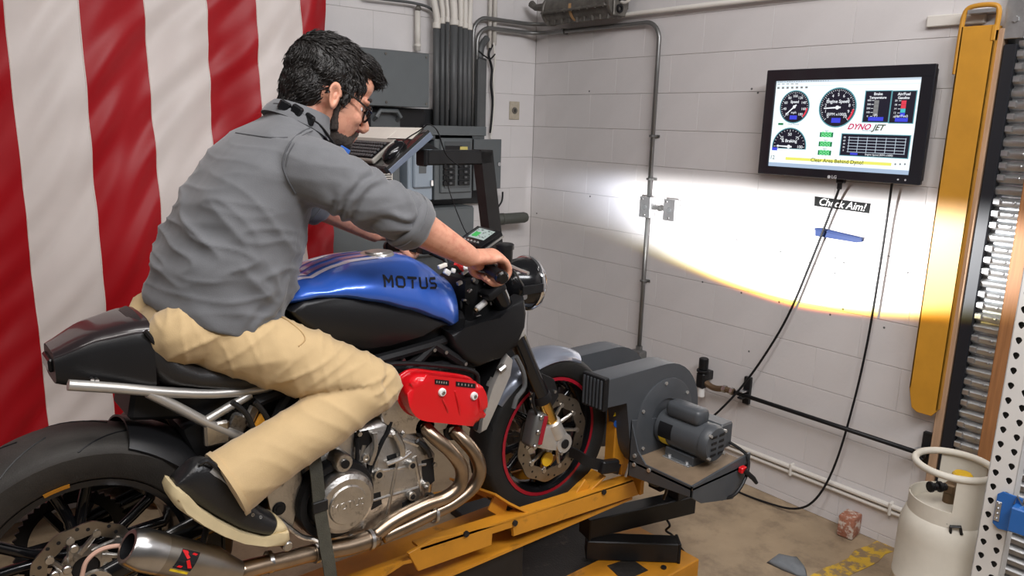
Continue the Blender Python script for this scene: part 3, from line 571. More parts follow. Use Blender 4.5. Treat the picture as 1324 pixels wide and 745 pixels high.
cable('wall_wire', [W(x, y, -.05) for x, y in ((470, -4), (505, 0), (535, 4), (555, 10), (566, 22), (570, 32))], .008, 'grey cable sagging along the top of the back wall into the bundle', 'wire', 'conduitgrey')
# boxes below
x0, x1, z0, z1 = rect(479, 208, 521, 262, -.18); mb_ = thing('meter_box', 'grey meter box with rounded cover below the keyboard tray', 'electrical box', ((x0 + x1) / 2, -.1, z0))
obj('body', wbox(MB(), x0, x1, -.042, -.15, z0, z1, .006), M_['egrey'], mb_); obj('cover', wbox(MB(), x0 + .012, x1 - .012, -.15, -.185, z0 + .085, z1, .018), M_['egrey'], mb_)
a = W(502, 222, -.19); obj('label_sticker', wbox(MB(), a.x - .03, a.x + .03, -.185, -.1865, a.z - .05, a.z + .03, 0), M_['paper'], mb_)
for i in range(5): obj('sticker_print', wbox(MB(), a.x - .024, a.x + .024, -.1865, -.187, a.z - .046 + .012 * i, a.z - .040 + .012 * i, 0), M_['black'], mb_)
x0, x1, z0, z1 = rect(450, 212, 477, 258, -.14); mb2 = thing('meter_box', 'grey box partly hidden behind the rider left of the meter box', 'electrical box', ((x0 + x1) / 2, -.1, z0)); obj('body', wbox(MB(), x0, x1, -.042, -.14, z0, z1, .01), M_['egrey'], mb2); obj('cover', wbox(MB(), x0 + .012, x1 - .012, -.14, -.155, z0 + .03, z1 - .02, .006), M_['egrey'], mb2)
x0, x1, z0, z1 = rect(529, 190, 561, 260, -.20); ds = thing('disconnect_switch', 'pale blue grey disconnect box between meter box and breaker panel', 'electrical box', ((x0 + x1) / 2, -.1, z0))
obj('body', wbox(MB(), x0, x1, -.042, -.185, z0, z1, .005), M_['eblue'], ds); obj('cover', wbox(MB(), x0 + .03, x1 - .006, -.185, -.205, z0 + .075, z1 - .01, .008), M_['eblue'], ds)
a = W(547, 213, -.21); obj('nameplate', wbox(MB(), a.x - .025, a.x + .025, -.205, -.208, a.z - .05, a.z + .05, .001), M_['egrey'], ds); obj('latch', wbox(MB(), x1 - .03, x1 - .012, -.205, -.215, z0 + .085, z0 + .12, .002), M_['steel'], ds)
x0, x1, z0, z1 = rect(563, 174, 612, 258, -.18); bp = thing('breaker_panel', 'open grey breaker panel with black breakers on the back wall', 'electrical box', ((x0 + x1) / 2, -.1, z0))
obj('body', wbox(MB(), x0, x1, -.042, -.17, z0, z1, .004), M_['egrey'], bp); obj('trim', wbox(MB(), x0 + .035, x1 - .01, -.17, -.184, z0 + .04, z1 - .02, .006), M_['egrey'], bp); df = obj('dead_front', wbox(MB(), x0 + .06, x1 - .03, -.184, -.188, z0 + .07, z1 - .04, .001), M_['egrey2'], bp)
xm = (x0 + x1) / 2 + .01; hh = (z1 - z0)
obj('window', wbox(MB(), xm - .085, xm + .035, -.188, -.19, z1 - .17, z1 - .065, 0), M_['black'], bp)
obj('sticker', wbox(MB(), xm + .02, xm + .075, -.19, -.192, z1 - .15, z1 - .07, 0), mat('yellow_sticker', srgb(205, 190, 110), .7), bp)
for c in (0, 1):
    for r in range(6):
        zz = z0 + .10 + r * .033; bx_ = xm - .06 + c * .11
        k = obj('breaker', wbox(MB(), bx_ - .042, bx_ + .042, -.188, -.20, zz - .014, zz + .014, .002), M_['black'], bp); obj('toggle', wbox(MB(), bx_ - .008, bx_ + .012, -.20, -.212, zz - .007, zz + .007, .002), M_['conduitgrey'], k)
a = W(613, 212, -.20); b = W(648, 212, -.14); dz0, dz1 = W(612, 246, -.18).z, W(612, 180, -.18).z
dd = MB(); nx = V((b.x - a.x, .06, 0)); dd.prism([(a.x, -.20, dz0), (a.x + nx.x, -.20 + .06, dz0 + .0), (a.x + nx.x, -.14, dz1), (a.x, -.20, dz1)], (0, .014, 0), bev=.003); dob = obj('panel_door', dd, M_['egrey'], bp)
tt = lambda s, z, o: V((a.x + nx.x * s, -.20 + .06 * s - o, z))
obj('directory_card', MB().prism([tt(.12, dz0 + .04, .001), tt(.56, dz0 + .04, .001), tt(.56, dz1 - .07, .001), tt(.12, dz1 - .07, .001)], (0, -.001, 0)), M_['cardpaper'], dob)
pr2 = MB()
for i in range(9): pr2.prism([tt(.17, dz0 + .06 + i * .018, .0025), tt(.5 - .05 * (i % 3), dz0 + .06 + i * .018, .0025), tt(.5 - .05 * (i % 3), dz0 + .065 + i * .018, .0025), tt(.17, dz0 + .065 + i * .018, .0025)], (0, -.0005, 0))
obj('card_print', pr2, M_['conduitgrey'], dob, kind='stuff'); obj('door_latch', MB().cyl(tt(.9, (dz0 + dz1) / 2, 0), tt(.9, (dz0 + dz1) / 2, .01), .012, 12), M_['steel'], dob)
x0, x1, z0, z1 = rect(426, 272, 613, 336, -.20); lw = thing('metal_trough', 'long low grey metal cabinet below the electrical boxes', 'electrical box', ((x0 + x1) / 2, -.1, z0))
obj('body', wbox(MB(), x0, x1, -.004, -.19, z0, z1, .006), M_['egrey'], lw)
for i in range(2): xx0 = x0 + (x1 - x0) * i / 2; obj('cover', wbox(MB(), xx0 + .004, xx0 + (x1 - x0) / 2 - .004, -.19, -.20, z0 + .01, z1 - .01, .002), M_['egrey'], lw)
obj('plinth', wbox(MB(), x0 + .02, x1 - .02, -.004, -.16, 0, z0, .004), M_['egrey2'], lw)
cable('wall_wire', [W(x, y, -.06) for x, y in ((634, 246), (633, 262), (636, 275), (648, 262), (650, 248))], .006, 'black wire looping below the open breaker panel door', 'wire', 'black')
# flat outlet cover, capped pipe
p = W(665, 143, -.004); oc = thing('outlet_plate', 'small old outlet plate on the back wall near the corner', 'outlet', (p.x, -.003, p.z - .06)); obj('plate', MB().box((p.x, -.004, p.z), (.085, .006, .115), bev=.002), mat('dirty_ivory', srgb(176, 166, 148), .6, var=.2, vscale=40), oc); obj('socket', MB().cyl((p.x, -.006, p.z), (p.x, -.010, p.z), .022, 16), M_['dirtysteel'], oc); obj('slot', MB().box((p.x, -.011, p.z), (.006, .003, .022)), M_['black'], oc)
a, b = W(640, 284, -.12), W(680, 283, -.12); gp = thing('capped_pipe', 'thick grey green capped pipe stub low on the back wall', 'pipe', (a.x, -.12, a.z)); m = mat('grey_green_rubber', srgb(74, 76, 70), .55, var=.15)
obj('pipe', MB().lathe([(0, 0), (.03, 0), (.036, .01), (.036, b.x - a.x - .02), (.03, b.x - a.x), (0, b.x - a.x)], (a.x, -.12, a.z), (1, 0, 0), 18), m, gp); obj('band', MB().lathe([(.036, 0), (.039, 0), (.039, .02), (.036, .02)], (a.x + .05, -.12, a.z), (1, 0, 0), 18), m, gp); obj('wall_bracket', MB().box((a.x + .08, -.06, a.z), (.04, .12, .03)).box((a.x + .08, -.006, a.z), (.06, .01, .1)), M_['egrey2'], gp)

# ------------------------------------------------------------------ operator console: post, arm, sloping tray
yd = -1.45
A = W(500, 217, yd); B = W(554, 168, yd); Wd = V((0, .58, 0)); sl = (B - A); nrm = sl.cross(Wd).normalized()
if nrm.z < 0: nrm = -nrm
M_['tray'] = mat('dark_tray_top', (.016, .015, .014), .2, var=.3, vscale=6, coat=.5); M_['trayedge'] = mat('worn_tray_edge', srgb(120, 130, 148), .4, .4)
con = thing('console_stand', 'black operator console stand with sloping keyboard tray', 'console', (W(631, 300, yd).x, yd + .05, .0))
obj('tray_top', MB().prism([A, B, B + Wd, A + Wd], nrm * -.012, bev=.002), M_['tray'], con)
obj('tray_edge', MB().prism([A - nrm * .010 + V((0, -.004, 0)), B - nrm * .010 + V((0, -.004, 0)), B - nrm * .034 + V((0, -.004, 0)), A - nrm * .030 + V((0, -.004, 0))], (0, .012, 0), bev=.001), M_['trayedge'], con)
obj('tray_lip', MB().prism([A + nrm * .006, A + nrm * .006 - sl.normalized() * .012, A + nrm * -.02 - sl.normalized() * .012, A - nrm * .02], Wd, bev=.001), M_['black'], con)
a = W(548, 204, yd + .06); b = W(632, 203, yd + .06); hz = .028
obj('arm', MB().box((a + b) / 2, ((b - a).length, .06, .058), bev=.006), M_['blacksteel'], con); obj('arm_cap', MB().box(a - V((.008, 0, 0)), (.02, .066, .064), bev=.006), M_['black'], con)
obj('tray_bracket', MB().prism([A + sl * .3 - nrm * .013 + V((0, .10, 0)), A + sl * .95 - nrm * .013 + V((0, .10, 0)), V((a.x + .10, yd + .10, a.z + .03)), V((a.x, yd + .10, a.z + .03))], (0, .08, 0)), M_['blacksteel'], con)
pt = b - V((.035, 0, .0)); pbm = W(637, 325, yd + .06)
pdir = (pbm - pt).normalized()
obj('post', MB().prism([pt + V((-.032, -.03, .03)), pt + V((.032, -.03, .03)), pt + V((.032, .03, .03)), pt + V((-.032, .03, .03))], V((pdir.x, 0, pdir.z)) * ((pt.z - .05) / -pdir.z), bev=.0), M_['blacksteel'], con)
foot = pt + V((pdir.x, 0, pdir.z)) * ((pt.z - .03) / -pdir.z)
obj('foot_plate', MB().box((foot.x, foot.y, .02), (.5, .5, .04), bev=.005), M_['blacksteel'], con)
# keyboard, mouse, papers on the tray
ua = sl.normalized(); R3 = MX((ua, V((0, 1, 0)), nrm)).transposed()
def T(u, v, h=0): return A + ua * u + V((0, v, 0)) + nrm * h
kb = thing('keyboard', 'beige and dark keyboard lying on the sloping tray', 'keyboard', T(.07, .25))
obj('case', MB().box(T(.075, .30, .011), (.135, .40, .02), R3, .004), mat('keyboard_case', srgb(150, 146, 138), .5), kb)
obj('key_well', MB().box(T(.068, .30, .0215), (.10, .38, .002), R3), M_['black'], kb)
km = mesh('key', MB().box((0, 0, 0), (.0135, .0145, .008), R3, .002), mat('dark_keys', (.05, .05, .052), .5))
for r in range(5):
    for c in range(20):
        o = bpy.data.objects.new('key', km); COL.objects.link(o); o.location = T(.028 + r * .0185, .125 + c * .0188, .027); o.parent = kb; o.matrix_parent_inverse = WORLD[kb.name].inverted()
ms_ = thing('computer_mouse', 'black computer mouse on the tray beside the keyboard', 'mouse', T(.08, .05))
mmb = MB().ball(T(.085, .055, .004), (.058, .033, .03), R3, 16, 10); obj('shell', mmb, M_['blackgloss'], ms_, ang=180); obj('wheel', MB().cyl(T(.115, .052, .028), T(.115, .058, .028), .008, 10), M_['black'], ms_)
cable('mouse_cord', [T(.14, .055, .012), T(.18, .06, .006), T(.215, .04, .006), T(.23, .02, .012), T(.245, .0, .015), T(.25, -.02, -.02), T(.235, -.01, -.12), T(.26, -.01, -.2)], .0025, 'thin black cord running off the tray from the mouse', 'cord')
for i, (u0, v0, lw_, ln, an) in enumerate(((.20, .25, .07, .42, .02), (.185, .34, .07, .26, -.05))):
    obj('paper_sheet', MB().box(T(u0, v0, .002 + .0015 * i), (lw_, ln, .001), R3 @ MX.Rotation(an, 3, 'Z')), M_['paper'], label=['long white paper sheet along the top of the tray', 'shorter paper sheet lying on the long sheet'][i], cat='paper')
cable('thin_cord', [W(x, y, yd + .02) for x, y in ((576, 212), (577, 230), (582, 250), (590, 272), (600, 296), (606, 305))], .002, 'thin black cord hanging from the console arm toward the dash', 'cord')
# ------------------------------------------------------------------ dynamometer
YB = -2.02                                                        # centre plane of the motorcycle
dy = thing('dyno_bed', 'yellow steel dynamometer bed carrying the motorcycle', 'dynamometer', (-2.6, YB, 0))
M_['dusty'] = mat('dusty_black_deck', srgb(34, 31, 28), .6, var=.4, vscale=9, bump=.2, bscale=120, col2=srgb(92, 82, 68), c2lo=.6, c2hi=.8)
M_['bareyellow'] = M_['yellow']
yr_ = -2.17
tp = [W(x, y, yr_) for x, y in ((819, 620), (752, 643), (690, 664), (640, 680), (562, 697), (528, 716))]
bt_ = [W(x, y, yr_) for x, y in ((541, 739), (562, 731), (636, 705), (636, 690), (664, 681), (664, 694), (826, 640))]
obj('near_rail', MB().prism(tp + bt_, (0, .012, 0), bev=.0015), M_['yellow'], dy)
obj('rail_top', MB().prism([tp[0], tp[4] + V((-.05, 0, -.012)), tp[4] + V((-.05, .05, -.012)), tp[0] + V((0, .05, 0))], (0, 0, -.008)), M_['yellow'], dy)
far = -1.87
obj('far_rail', MB().prism([V((p.x, far, p.z)) for p in (tp[0], tp[3], tp[4], bt_[1], bt_[-1])], (0, -.012, 0), bev=.0015), M_['yellow'], dy)
pe = W(828, 628, yr_); obj('end_plate', MB().box((pe.x + .004, yr_ + .03, pe.z), (.022, .075, .075), bev=.003).cyl((pe.x + .014, yr_ + .0, pe.z + .02), (pe.x + .02, yr_ + .0, pe.z + .02), .008, 8).cyl((pe.x - .0, yr_ - .008, pe.z - .015), (pe.x, yr_ - .004, pe.z - .015), .009, 8).cyl((pe.x, yr_ - .008, pe.z + .018), (pe.x, yr_ - .004, pe.z + .018), .009, 8), M_['yellow'], dy)
obj('channel_floor', MB().prism([V((-1.32, yr_ + .012, .475)), V((-3.6, yr_ + .012, .49)), V((-3.6, far - .012, .49)), V((-1.32, far - .012, .475))], (0, 0, -.01)), M_['yellow'], dy)
dk = [P(x, y, 'z', .60) for x, y in ((528, 717), (446, 745), (300, 790))]
obj('deck_plate', MB().prism([V((-2.2, -2.165, .57)), V((-2.36, -2.165, .600)), V((-2.55, -2.20, .58)), V((-3.5, -2.22, .56)), V((-3.5, -2.13, .56)), V((-2.55, -2.11, .585)), V((-2.2, -2.11, .575))], (0, 0, -.012), bev=.002), M_['yellow'], dy)
# bent wheel chock plates
def plate(name, pts, th=.008, m='yellow', par=None):
    pts = [V(p) for p in pts]; n = (pts[1] - pts[0]).cross(pts[2] - pts[0]).normalized(); return obj(name, MB().prism(pts, n * th, bev=.001), M_[m], par or dy)
plate('chock_plate', [W(640, 641, -2.15), W(657, 652, -2.15), V((W(657, 652, -2.15).x, -1.89, .60)), V((W(640, 641, -2.15).x, -1.89, .645))])
plate('chock_plate', [W(657, 652, -2.15), W(685, 666, -2.165), V((W(685, 666, -2.165).x, -1.88, .535)), V((W(657, 652, -2.15).x, -1.89, .60))])
plate('chock_side', [W(632, 660, -2.12), W(640, 641, -2.12), W(657, 650, -2.12), W(652, 672, -2.12)])
plate('chock_plate', [V((-1.66, -2.15, .51)), V((-1.47, -2.15, .60)), V((-1.47, -1.89, .60)), V((-1.66, -1.89, .51))])
plate('chock_side', [W(738, 648, -2.14), W(757, 620, -2.14), W(763, 628, -2.14), W(752, 645, -2.14)])
for x, y in ((602, 690), (665, 676), (780, 636)): p = W(x, y, yr_); obj('bolt', MB().cyl((p.x, yr_ + .0, p.z), (p.x, yr_ - .008, p.z), .010, 8), M_['blacksteel'], dy)
# post and foot carrying the wheel strap and blowers
a = W(797, 600, -2.12); b = W(798, 520, -2.12)
obj('strap_post', MB().prism([V((a.x - .035, -2.135, a.z - .005)), V((a.x + .03, -2.135, a.z - .005)), V((b.x + .014, -2.135, b.z)), V((b.x - .016, -2.135, b.z))], (0, .05, 0), bev=.004), M_['yellow'], dy)
obj('post_gusset', MB().prism([V((a.x + .02, -2.13, a.z - .05)), V((a.x + .13, -2.13, a.z - .07)), V((a.x + .12, -2.13, a.z + .05)), V((a.x + .02, -2.13, a.z + .14))], (0, .03, 0), bev=.002), M_['yellow'], dy)
st = W(797, 548, -2.136); M_['stblue'] = mat('blue_sticker', srgb(40, 90, 170), .5); M_['styellow'] = mat('yellow_sticker2', srgb(235, 200, 40), .5)
obj('sticker', MB().cyl((st.x, -2.1345, st.z), (st.x, -2.1375, st.z), .014, 16), M_['stblue'], dy); s2 = W(797, 534, -2.136); obj('sticker', MB().prism([V((s2.x - .014, -2.1345, s2.z - .011)), V((s2.x + .014, -2.1345, s2.z - .011)), V((s2.x, -2.1345, s2.z + .014))], (0, -.0025, 0)), M_['styellow'], dy)
# base, legs, drum housing
obj('base_deck', MB().box((-2.6, -1.84, .05), (3.2, .32, .10), bev=.004), M_['dusty'], dy)
zB = .12
obj('base_beam', MB().box((-2.45, -2.12, zB / 2), (2.96, .255, zB), bev=.004), M_['yellow'], dy); obj('base_beam', MB().box((-2.45, -1.63, zB / 2), (2.96, .14, zB), bev=.004), M_['yellow'], dy); obj('base_beam', MB().box((-1.045, -1.86, zB / 2), (.15, .30, zB - .002), bev=.004), M_['yellow'], dy)
dmt = [P(x, y, 'z', zB) for x, y in ((785, 732), (815, 722), (838, 738), (806, 752))]; obj('grip_patch', MB().prism(dmt, (0, 0, .002)), M_['dusty'], dy)
p = P(858, 735, 'z', zB); obj('bolt', MB().cyl((p.x, p.y, zB), (p.x, p.y, zB + .008), .012, 8), M_['blacksteel'], dy)
p = P(904, 735, 'x', -.965); obj('bolt', MB().cyl((-.97, -2.2, .09), (-.955, -2.2, .09), .012, 8), M_['blacksteel'], dy); obj('bolt', MB().cyl((-.97, -2.2, .04), (-.955, -2.2, .04), .012, 8), M_['blacksteel'], dy)
obj('lift_column', MB().box((-2.1, YB, .29), (.5, .22, .36), bev=.006), M_['blacksteel'], dy)
obj('drum_housing', MB().box((-3.35, YB - .0, .27), (1.15, .62, .40), bev=.01), M_['blacksteel'], dy)
obj('drum', MB().cyl((-3.19, YB - .24, .22), (-3.19, YB + .24, .22), .30, 40, .01), M_['dirtysteel'], dy)

# black strap from the front wheel to the post
def strap(name, pts, wd, th, label, mt='black', wv=(0, 0, 1)):
    m = MB(); pts, _ = smooth_path([V(p) for p in pts], 1.0, 6); rings = []
    for i, p in enumerate(pts):
        t = (pts[min(i + 1, len(pts) - 1)] - pts[max(i - 1, 0)]).normalized(); wv_ = V(wv); wv_ = (wv_ - t * wv_.dot(t)).normalized(); n = t.cross(wv_)
        rings.append([p + wv_ * wd + n * th, p - wv_ * wd + n * th, p - wv_ * wd - n * th, p + wv_ * wd - n * th])
    m.loft(rings); return m
ws = thing('wheel_strap', 'black webbing strap holding the front wheel to the yellow post', 'strap', W(790, 600, -2.15))
obj('webbing', strap('', [V((-1.62, -2.0, .70)), W(742, 586, -2.10), W(760, 597, -2.15), W(785, 603, -2.16), W(800, 607, -2.15)], .020, .004, ''), M_['black'], ws)
p = W(787, 603, -2.165); obj('ratchet', MB().box(p, (.09, .03, .05), MX.Rotation(.18, 3, 'Y'), .006), M_['black'], ws); p2 = W(809, 605, -2.15); obj('hook', MB().tube([p2 + V((-.01, -.01, -.03)), p2 + V((0, -.012, 0)), p2 + V((.008, -.01, .02)), p2 + V((.03, 0, .02))], .005, 8, 3), M_['alupaint'], ws)
M_['webgrey'] = mat('grey_green_webbing', srgb(66, 64, 54), .75, var=.25, vscale=30, bump=.2, bscale=300)
ts = thing('tie_down_strap', 'worn grey green tie-down strap running down past the clutch cover', 'strap', W(428, 745, -2.26))
obj('webbing', strap('', [W(405, 585, -2.2), W(409, 610, -2.235), W(414, 660, -2.25), W(421, 705, -2.26), W(430, 770, -2.27), V((W(430, 770, -2.27).x + .03, -2.26, .13))], .017, .002, '', wv=(1, 0, 0)), M_['webgrey'], ts)
p = W(414, 655, -2.252); obj('buckle', MB().box(p, (.042, .008, .03), bev=.002), M_['blacksteel'], ts)

# ------------------------------------------------------------------ blowers
M_['bgrey'] = mat('charcoal_machine_paint', srgb(66, 69, 73), .42, var=.1, vscale=9); M_['bdust'] = mat('dusty_brown_steel', srgb(118, 100, 80), .7, var=.2, vscale=14)
yn, yw = -2.20, .10
def blower(label, y0, y1, full, dx=0):
    """scroll fan between planes y0 (near) and y1 (far), outlet pointing to the rear wheel"""
    s = 1 if y1 > y0 else -1
    cx_, cz_ = W(858, 542, yn).x, W(858, 542, yn).z; R = .222
    t = thing('blower', label, 'blower', (cx_ + dx, (y0 + y1) / 2, .30), 'cooling blowers either side of the front wheel')
    dl = W(787, 491, yn).x; dzt, dzb = W(787, 491, yn).z, W(787, 528, yn).z
    out = [V((dl, y0, dzb)), V((dl, y0, dzt))]
    for i in range(0, 27):
        a_ = PI / 2 - 2 * PI * i / 27 * .74; r = R * (1 - .13 * i / 27); out.append(V((cx_ + r * math.cos(a_), y0, cz_ + r * math.sin(a_) + .0)))
    out.append(V((W(811, 521, yn).x, y0, dzb)))
    for p in out: p.x += dx
    obj('scroll_housing', MB().prism(out, (0, y1 - y0, 0), bev=.003), M_['bgrey'], t)
    obj('side_ring', MB().lathe([(.085, 0), (.165, 0), (.165, .006), (.16, .008), (.085, .008)], (cx_ + dx, y0, cz_), (0, -s, 0), 36), M_['bgrey'], t)
    for i in range(6):
        a_ = .6 + i * PI / 3; obj('screw', MB().cyl((cx_ + dx + .15 * math.cos(a_), y0 - s * .008, cz_ + .15 * math.sin(a_)), (cx_ + dx + .15 * math.cos(a_), y0 - s * .013, cz_ + .15 * math.sin(a_)), .007, 6), M_['alupaint'], t)
    g = obj('outlet_frame', MB().box((dl + dx - .012, (y0 + y1) / 2, (dzt + dzb) / 2), (.024, abs(y1 - y0) + .012, dzt - dzb + .014), bev=.003), M_['black'], t)
    for i in range(6):
        yy = y0 + (y1 - y0) * (i + .5) / 6; obj('grille_bar', MB().box((dl + dx - .026, yy, (dzt + dzb) / 2), (.008, .006, dzt - dzb - .004)), M_['bgrey'], g)
    # motor
    ye = y0 - s * .235; rm = .068; mz = cz_ - .018
    obj('motor_body', MB().lathe([(0, 0), (.05, 0), (rm, .012), (rm, .205), (rm * .98, .21), (rm * .98, .228), (rm * .85, .24), (0, .243)], (cx_ + dx, y0, mz), (0, -s, 0), 32), M_['bgrey'], t)
    eb = obj('end_bell', MB().lathe([(rm * 1.0, 0), (rm * 1.03, .002), (rm * 1.03, .02), (rm * .9, .034), (rm * .3, .038), (0, .038)], (cx_ + dx, y0 - s * .21, mz), (0, -s, 0), 32), M_['bgrey'], t)
    for i in range(4):
        for k in (-1, 1):
            obj('vent_slot', MB().box((cx_ + dx + k * .022, y0 - s * .2485, mz + .034 - .0225 * i), (.030, .002, .010), bev=.001), M_['black'], eb)
    for i in range(4): a_ = PI / 4 + i * PI / 2; obj('bolt', MB().cyl((cx_ + dx + rm * .9 * math.cos(a_), y0 - s * .24, mz + rm * .9 * math.sin(a_)), (cx_ + dx + rm * .9 * math.cos(a_), y0 - s * .252, mz + rm * .9 * math.sin(a_)), .006, 6), M_['alupaint'], eb)
    obj('capacitor_cover', MB().box((cx_ + dx - .01, y0 - s * .115, mz + rm + .018), (.075, .155, .062), bev=.02, seg=3), M_['bgrey'], t)
    obj('terminal_box', MB().box((cx_ + dx + rm + .03, y0 - s * .165, mz + .0), (.07, .11, .10), bev=.006), M_['bgrey'], t)
    lb_ = MB().lathe([(rm + .0006, 0), (rm + .0012, 0), (rm + .0012, .034), (rm + .0006, .034)], (cx_ + dx, y0 - s * .03, mz), (0, -s, 0), 8, .35, 1.15, ref=(-1, 0, 0)); obj('warning_label', lb_, M_['styellow'], t)
    lb2 = MB().lathe([(rm + .0006, 0), (rm + .0012, 0), (rm + .0012, .06), (rm + .0006, .06)], (cx_ + dx, y0 - s * .03, mz), (0, -s, 0), 8, -.55, .32, ref=(-1, 0, 0)); obj('rating_plate', lb2, M_['black'], t)
    # pan below
    pz = mz - rm - .032; px0, px1 = cx_ + dx - .19, cx_ + dx + .155; yp = y0 - s * .29
    obj('pan', MB().box(((px0 + px1) / 2, (y0 + yp) / 2, pz), (px1 - px0, abs(yp - y0), .008)), M_['bdust'], t)
    obj('pan_lip', MB().prism([V((px0, yp, pz + .012)), V((px1, yp, pz + .045)), V((px1, yp, pz - .05)), V((px1 - .09, yp, pz - .115)), V((px0 + .06, yp, pz - .07)), V((px0, yp, pz - .03))], (0, s * .008, 0), bev=.001), M_['bgrey'], t)
    obj('pan_side', MB().prism([V((px0, y0, pz + .16)), V((px0, y0 - s * .04, pz + .05)), V((px0, y0 - s * .08, pz + .012)), V((px0, yp, pz + .012)), V((px0, yp, pz - .03)), V((px0, y0, pz - .06))], (.006, 0, 0), bev=.001), M_['bgrey'], t)
    obj('side_plate', MB().prism([V((px0, y0, pz + .16)), V((px0, y0, pz - .06)), V((px1 - .1, y0, pz - .08)), V((px1, y0, pz)), V((px1, y0, pz + .1))], (0, s * -.006, 0), bev=.001), M_['bgrey'], t)
    obj('motor_foot', MB().box((cx_ + dx - .05, y0 - s * .12, pz + .006), (.04, .12, .006), bev=.001).cyl((cx_ + dx - .05, y0 - s * .08, pz + .008), (cx_ + dx - .05, y0 - s * .08, pz + .018), .008, 6).cyl((cx_ + dx - .05, y0 - s * .16, pz + .008), (cx_ + dx - .05, y0 - s * .16, pz + .018), .008, 6), M_['galv'], t)
    obj('motor_foot', MB().box((cx_ + dx, y0 - s * .12, pz + .02), (.10, .13, .04), bev=.003), M_['bgrey'], t)
    obj('mount_arm', MB().box((-.92, (-2.07 if s > 0 else 2 * YB + 2.07), (.315 + pz - .03) / 2), (.06, .07, pz - .03 - .315), bev=.003).box((cx_ + dx + .14, (-2.13 if s > 0 else 2 * YB + 2.13), pz - .035), (.24, .16, .012)), M_['blacksteel'], t)
    for dz_, dy_ in ((.0, .03), (-.035, .03), (-.03, .10)): obj('bolt', MB().cyl((px0 + .002, y0 - s * dy_, pz + .03 + dz_), (px0 - .006, y0 - s * dy_, pz + .03 + dz_), .008, 6), M_['alupaint'], t)
    if full:
        obj('switch_cord', MB().tube([(cx_ + .1, yp + .06, mz - .02), (cx_ + .13, yp, mz - .06), (cx_ + .11, yp - .02, pz - .02), (cx_ + .05, yp - .02, pz - .08), (cx_ + .02, yp + .02, pz - .11)], .006, 8, 5), M_['black'], t)
        k = obj('toggle_switch', MB().box((cx_ + .09, yp - .012, pz - .0), (.03, .02, .024), bev=.004), M_['red'], t); obj('toggle_boot', MB().tube([(cx_ + .09, yp - .02, pz), (cx_ + .115, yp - .045, pz - .03), (cx_ + .13, yp - .05, pz - .05)], [.010, .009, .007], 8), M_['black'], k)
        lx = W(800, 560, yn + .04); obj('safety_label', MB().box((px0 - .001 + .0, y0 + s * .05, pz + .20), (.002, .06, .08)), mat('red_white_label', srgb(180, 40, 40), .5), t); obj('label_text', MB().box((px0 - .0025, y0 + s * .045, pz + .19), (.001, .025, .04)), M_['white'], t)
    return t
blower('charcoal centrifugal blower with its motor facing the camera', yn, yn + yw, True)
blower('charcoal centrifugal blower half hidden behind the front wheel', 2 * YB - yn, 2 * YB - yn - yw, False)
# folding black arms of the blower mounts
def bar(name, a, b, wd, hd, m, par):
    a = V(a); b = V(b); d = (b - a); L = d.length; x = d.normalized(); y = V((0, 0, 1)).cross(x).normalized(); z = x.cross(y)
    return obj(name, MB().box((a + b) / 2, (L, wd, hd), MX((x, y, z)).transposed(), .004), M_[m], par)
fa = thing('support_arm', 'black square steel arm under the near blower', 'arm', P(820, 690, 'z', .2))
a, b = P(757, 680, 'z', .27), P(893, 648, 'z', .27); bar('beam', a, b, .075, .085, 'blacksteel', fa); obj('end_cap', MB().box(a, (.012, .08, .09), MX.Rotation(math.atan2(b.y - a.y, b.x - a.x), 3, 'Z'), .002), M_['black'], fa)
obj('pivot_bolt', MB().cyl(b + V((-.03, 0, .04)), b + V((-.03, 0, .075)), .016, 8), M_['blacksteel'], fa)
for dx in (0, 1): bar('bracket', b + V((-.02, .0, .02)), b + V((.05, -.02, .03)), .04, .03, 'black', fa) if dx == 0 else None
fb = thing('support_arm', 'shorter black square steel arm lying folded on the yellow base', 'arm', P(820, 715, 'z', .12))
a, b = P(757, 706, 'z', .165), P(876, 710, 'z', .165); bar('beam', a, b, .075, .085, 'blacksteel', fb); obj('end_cap', MB().box(b, (.012, .08, .09), MX.Rotation(math.atan2(b.y - a.y, b.x - a.x), 3, 'Z'), .002), M_['black'], fb)
cable('coiled_cord', [P(862, 672, 'z', .22), P(866, 680, 'z', .2), P(861, 686, 'z', .17), P(869, 692, 'z', .15), P(874, 700, 'z', .10), P(885, 715, 'z', .03), P(875, 705, 'z', .01)], .005, 'short kinked black cord hanging below the near blower', 'cord')
cable('hanging_cable', [W(830, 610, -2.25), W(838, 622, -2.27), W(850, 628, -2.27), W(858, 618, -2.26), W(862, 632, -2.25), W(858, 645, -2.22)], .006, 'black cable loop hanging under the blower pan', 'cable')

# ------------------------------------------------------------------ gas cylinder and rack post
M_['tankwhite'] = mat('off_white_tank_paint', srgb(206, 200, 187), .6, var=.08, vscale=8, col2=srgb(72, 60, 48), c2lo=.70, c2hi=.75, bump=.05, bscale=40)
rt = .152; c0 = P(1234, 603, 'z', .70); tc = V((c0.x, c0.y, 0))
pt_ = thing('gas_cylinder', 'scuffed white propane cylinder with open collar by the door', 'gas cylinder', tc)
obj('tank', MB().lathe([(0, .05), (.10, .05), (rt * .97, .09), (rt, .13), (rt, .24), (rt + .002, .243), (rt + .002, .25), (rt, .253), (rt, .43), (rt * .98, .47), (rt * .90, .51), (rt * .72, .54), (rt * .4, .555), (0, .56)], tc, (0, 0, 1), 40), M_['tankwhite'], pt_)
obj('foot_ring', MB().lathe([(.11, 0), (.118, 0), (.118, .06), (.11, .06), (.11, 0)], tc, (0, 0, 1), 32), M_['tankwhite'], pt_)
rc = .128
cam_a = math.atan2(CAM.y - tc.y, CAM.x - tc.x)
col = MB()
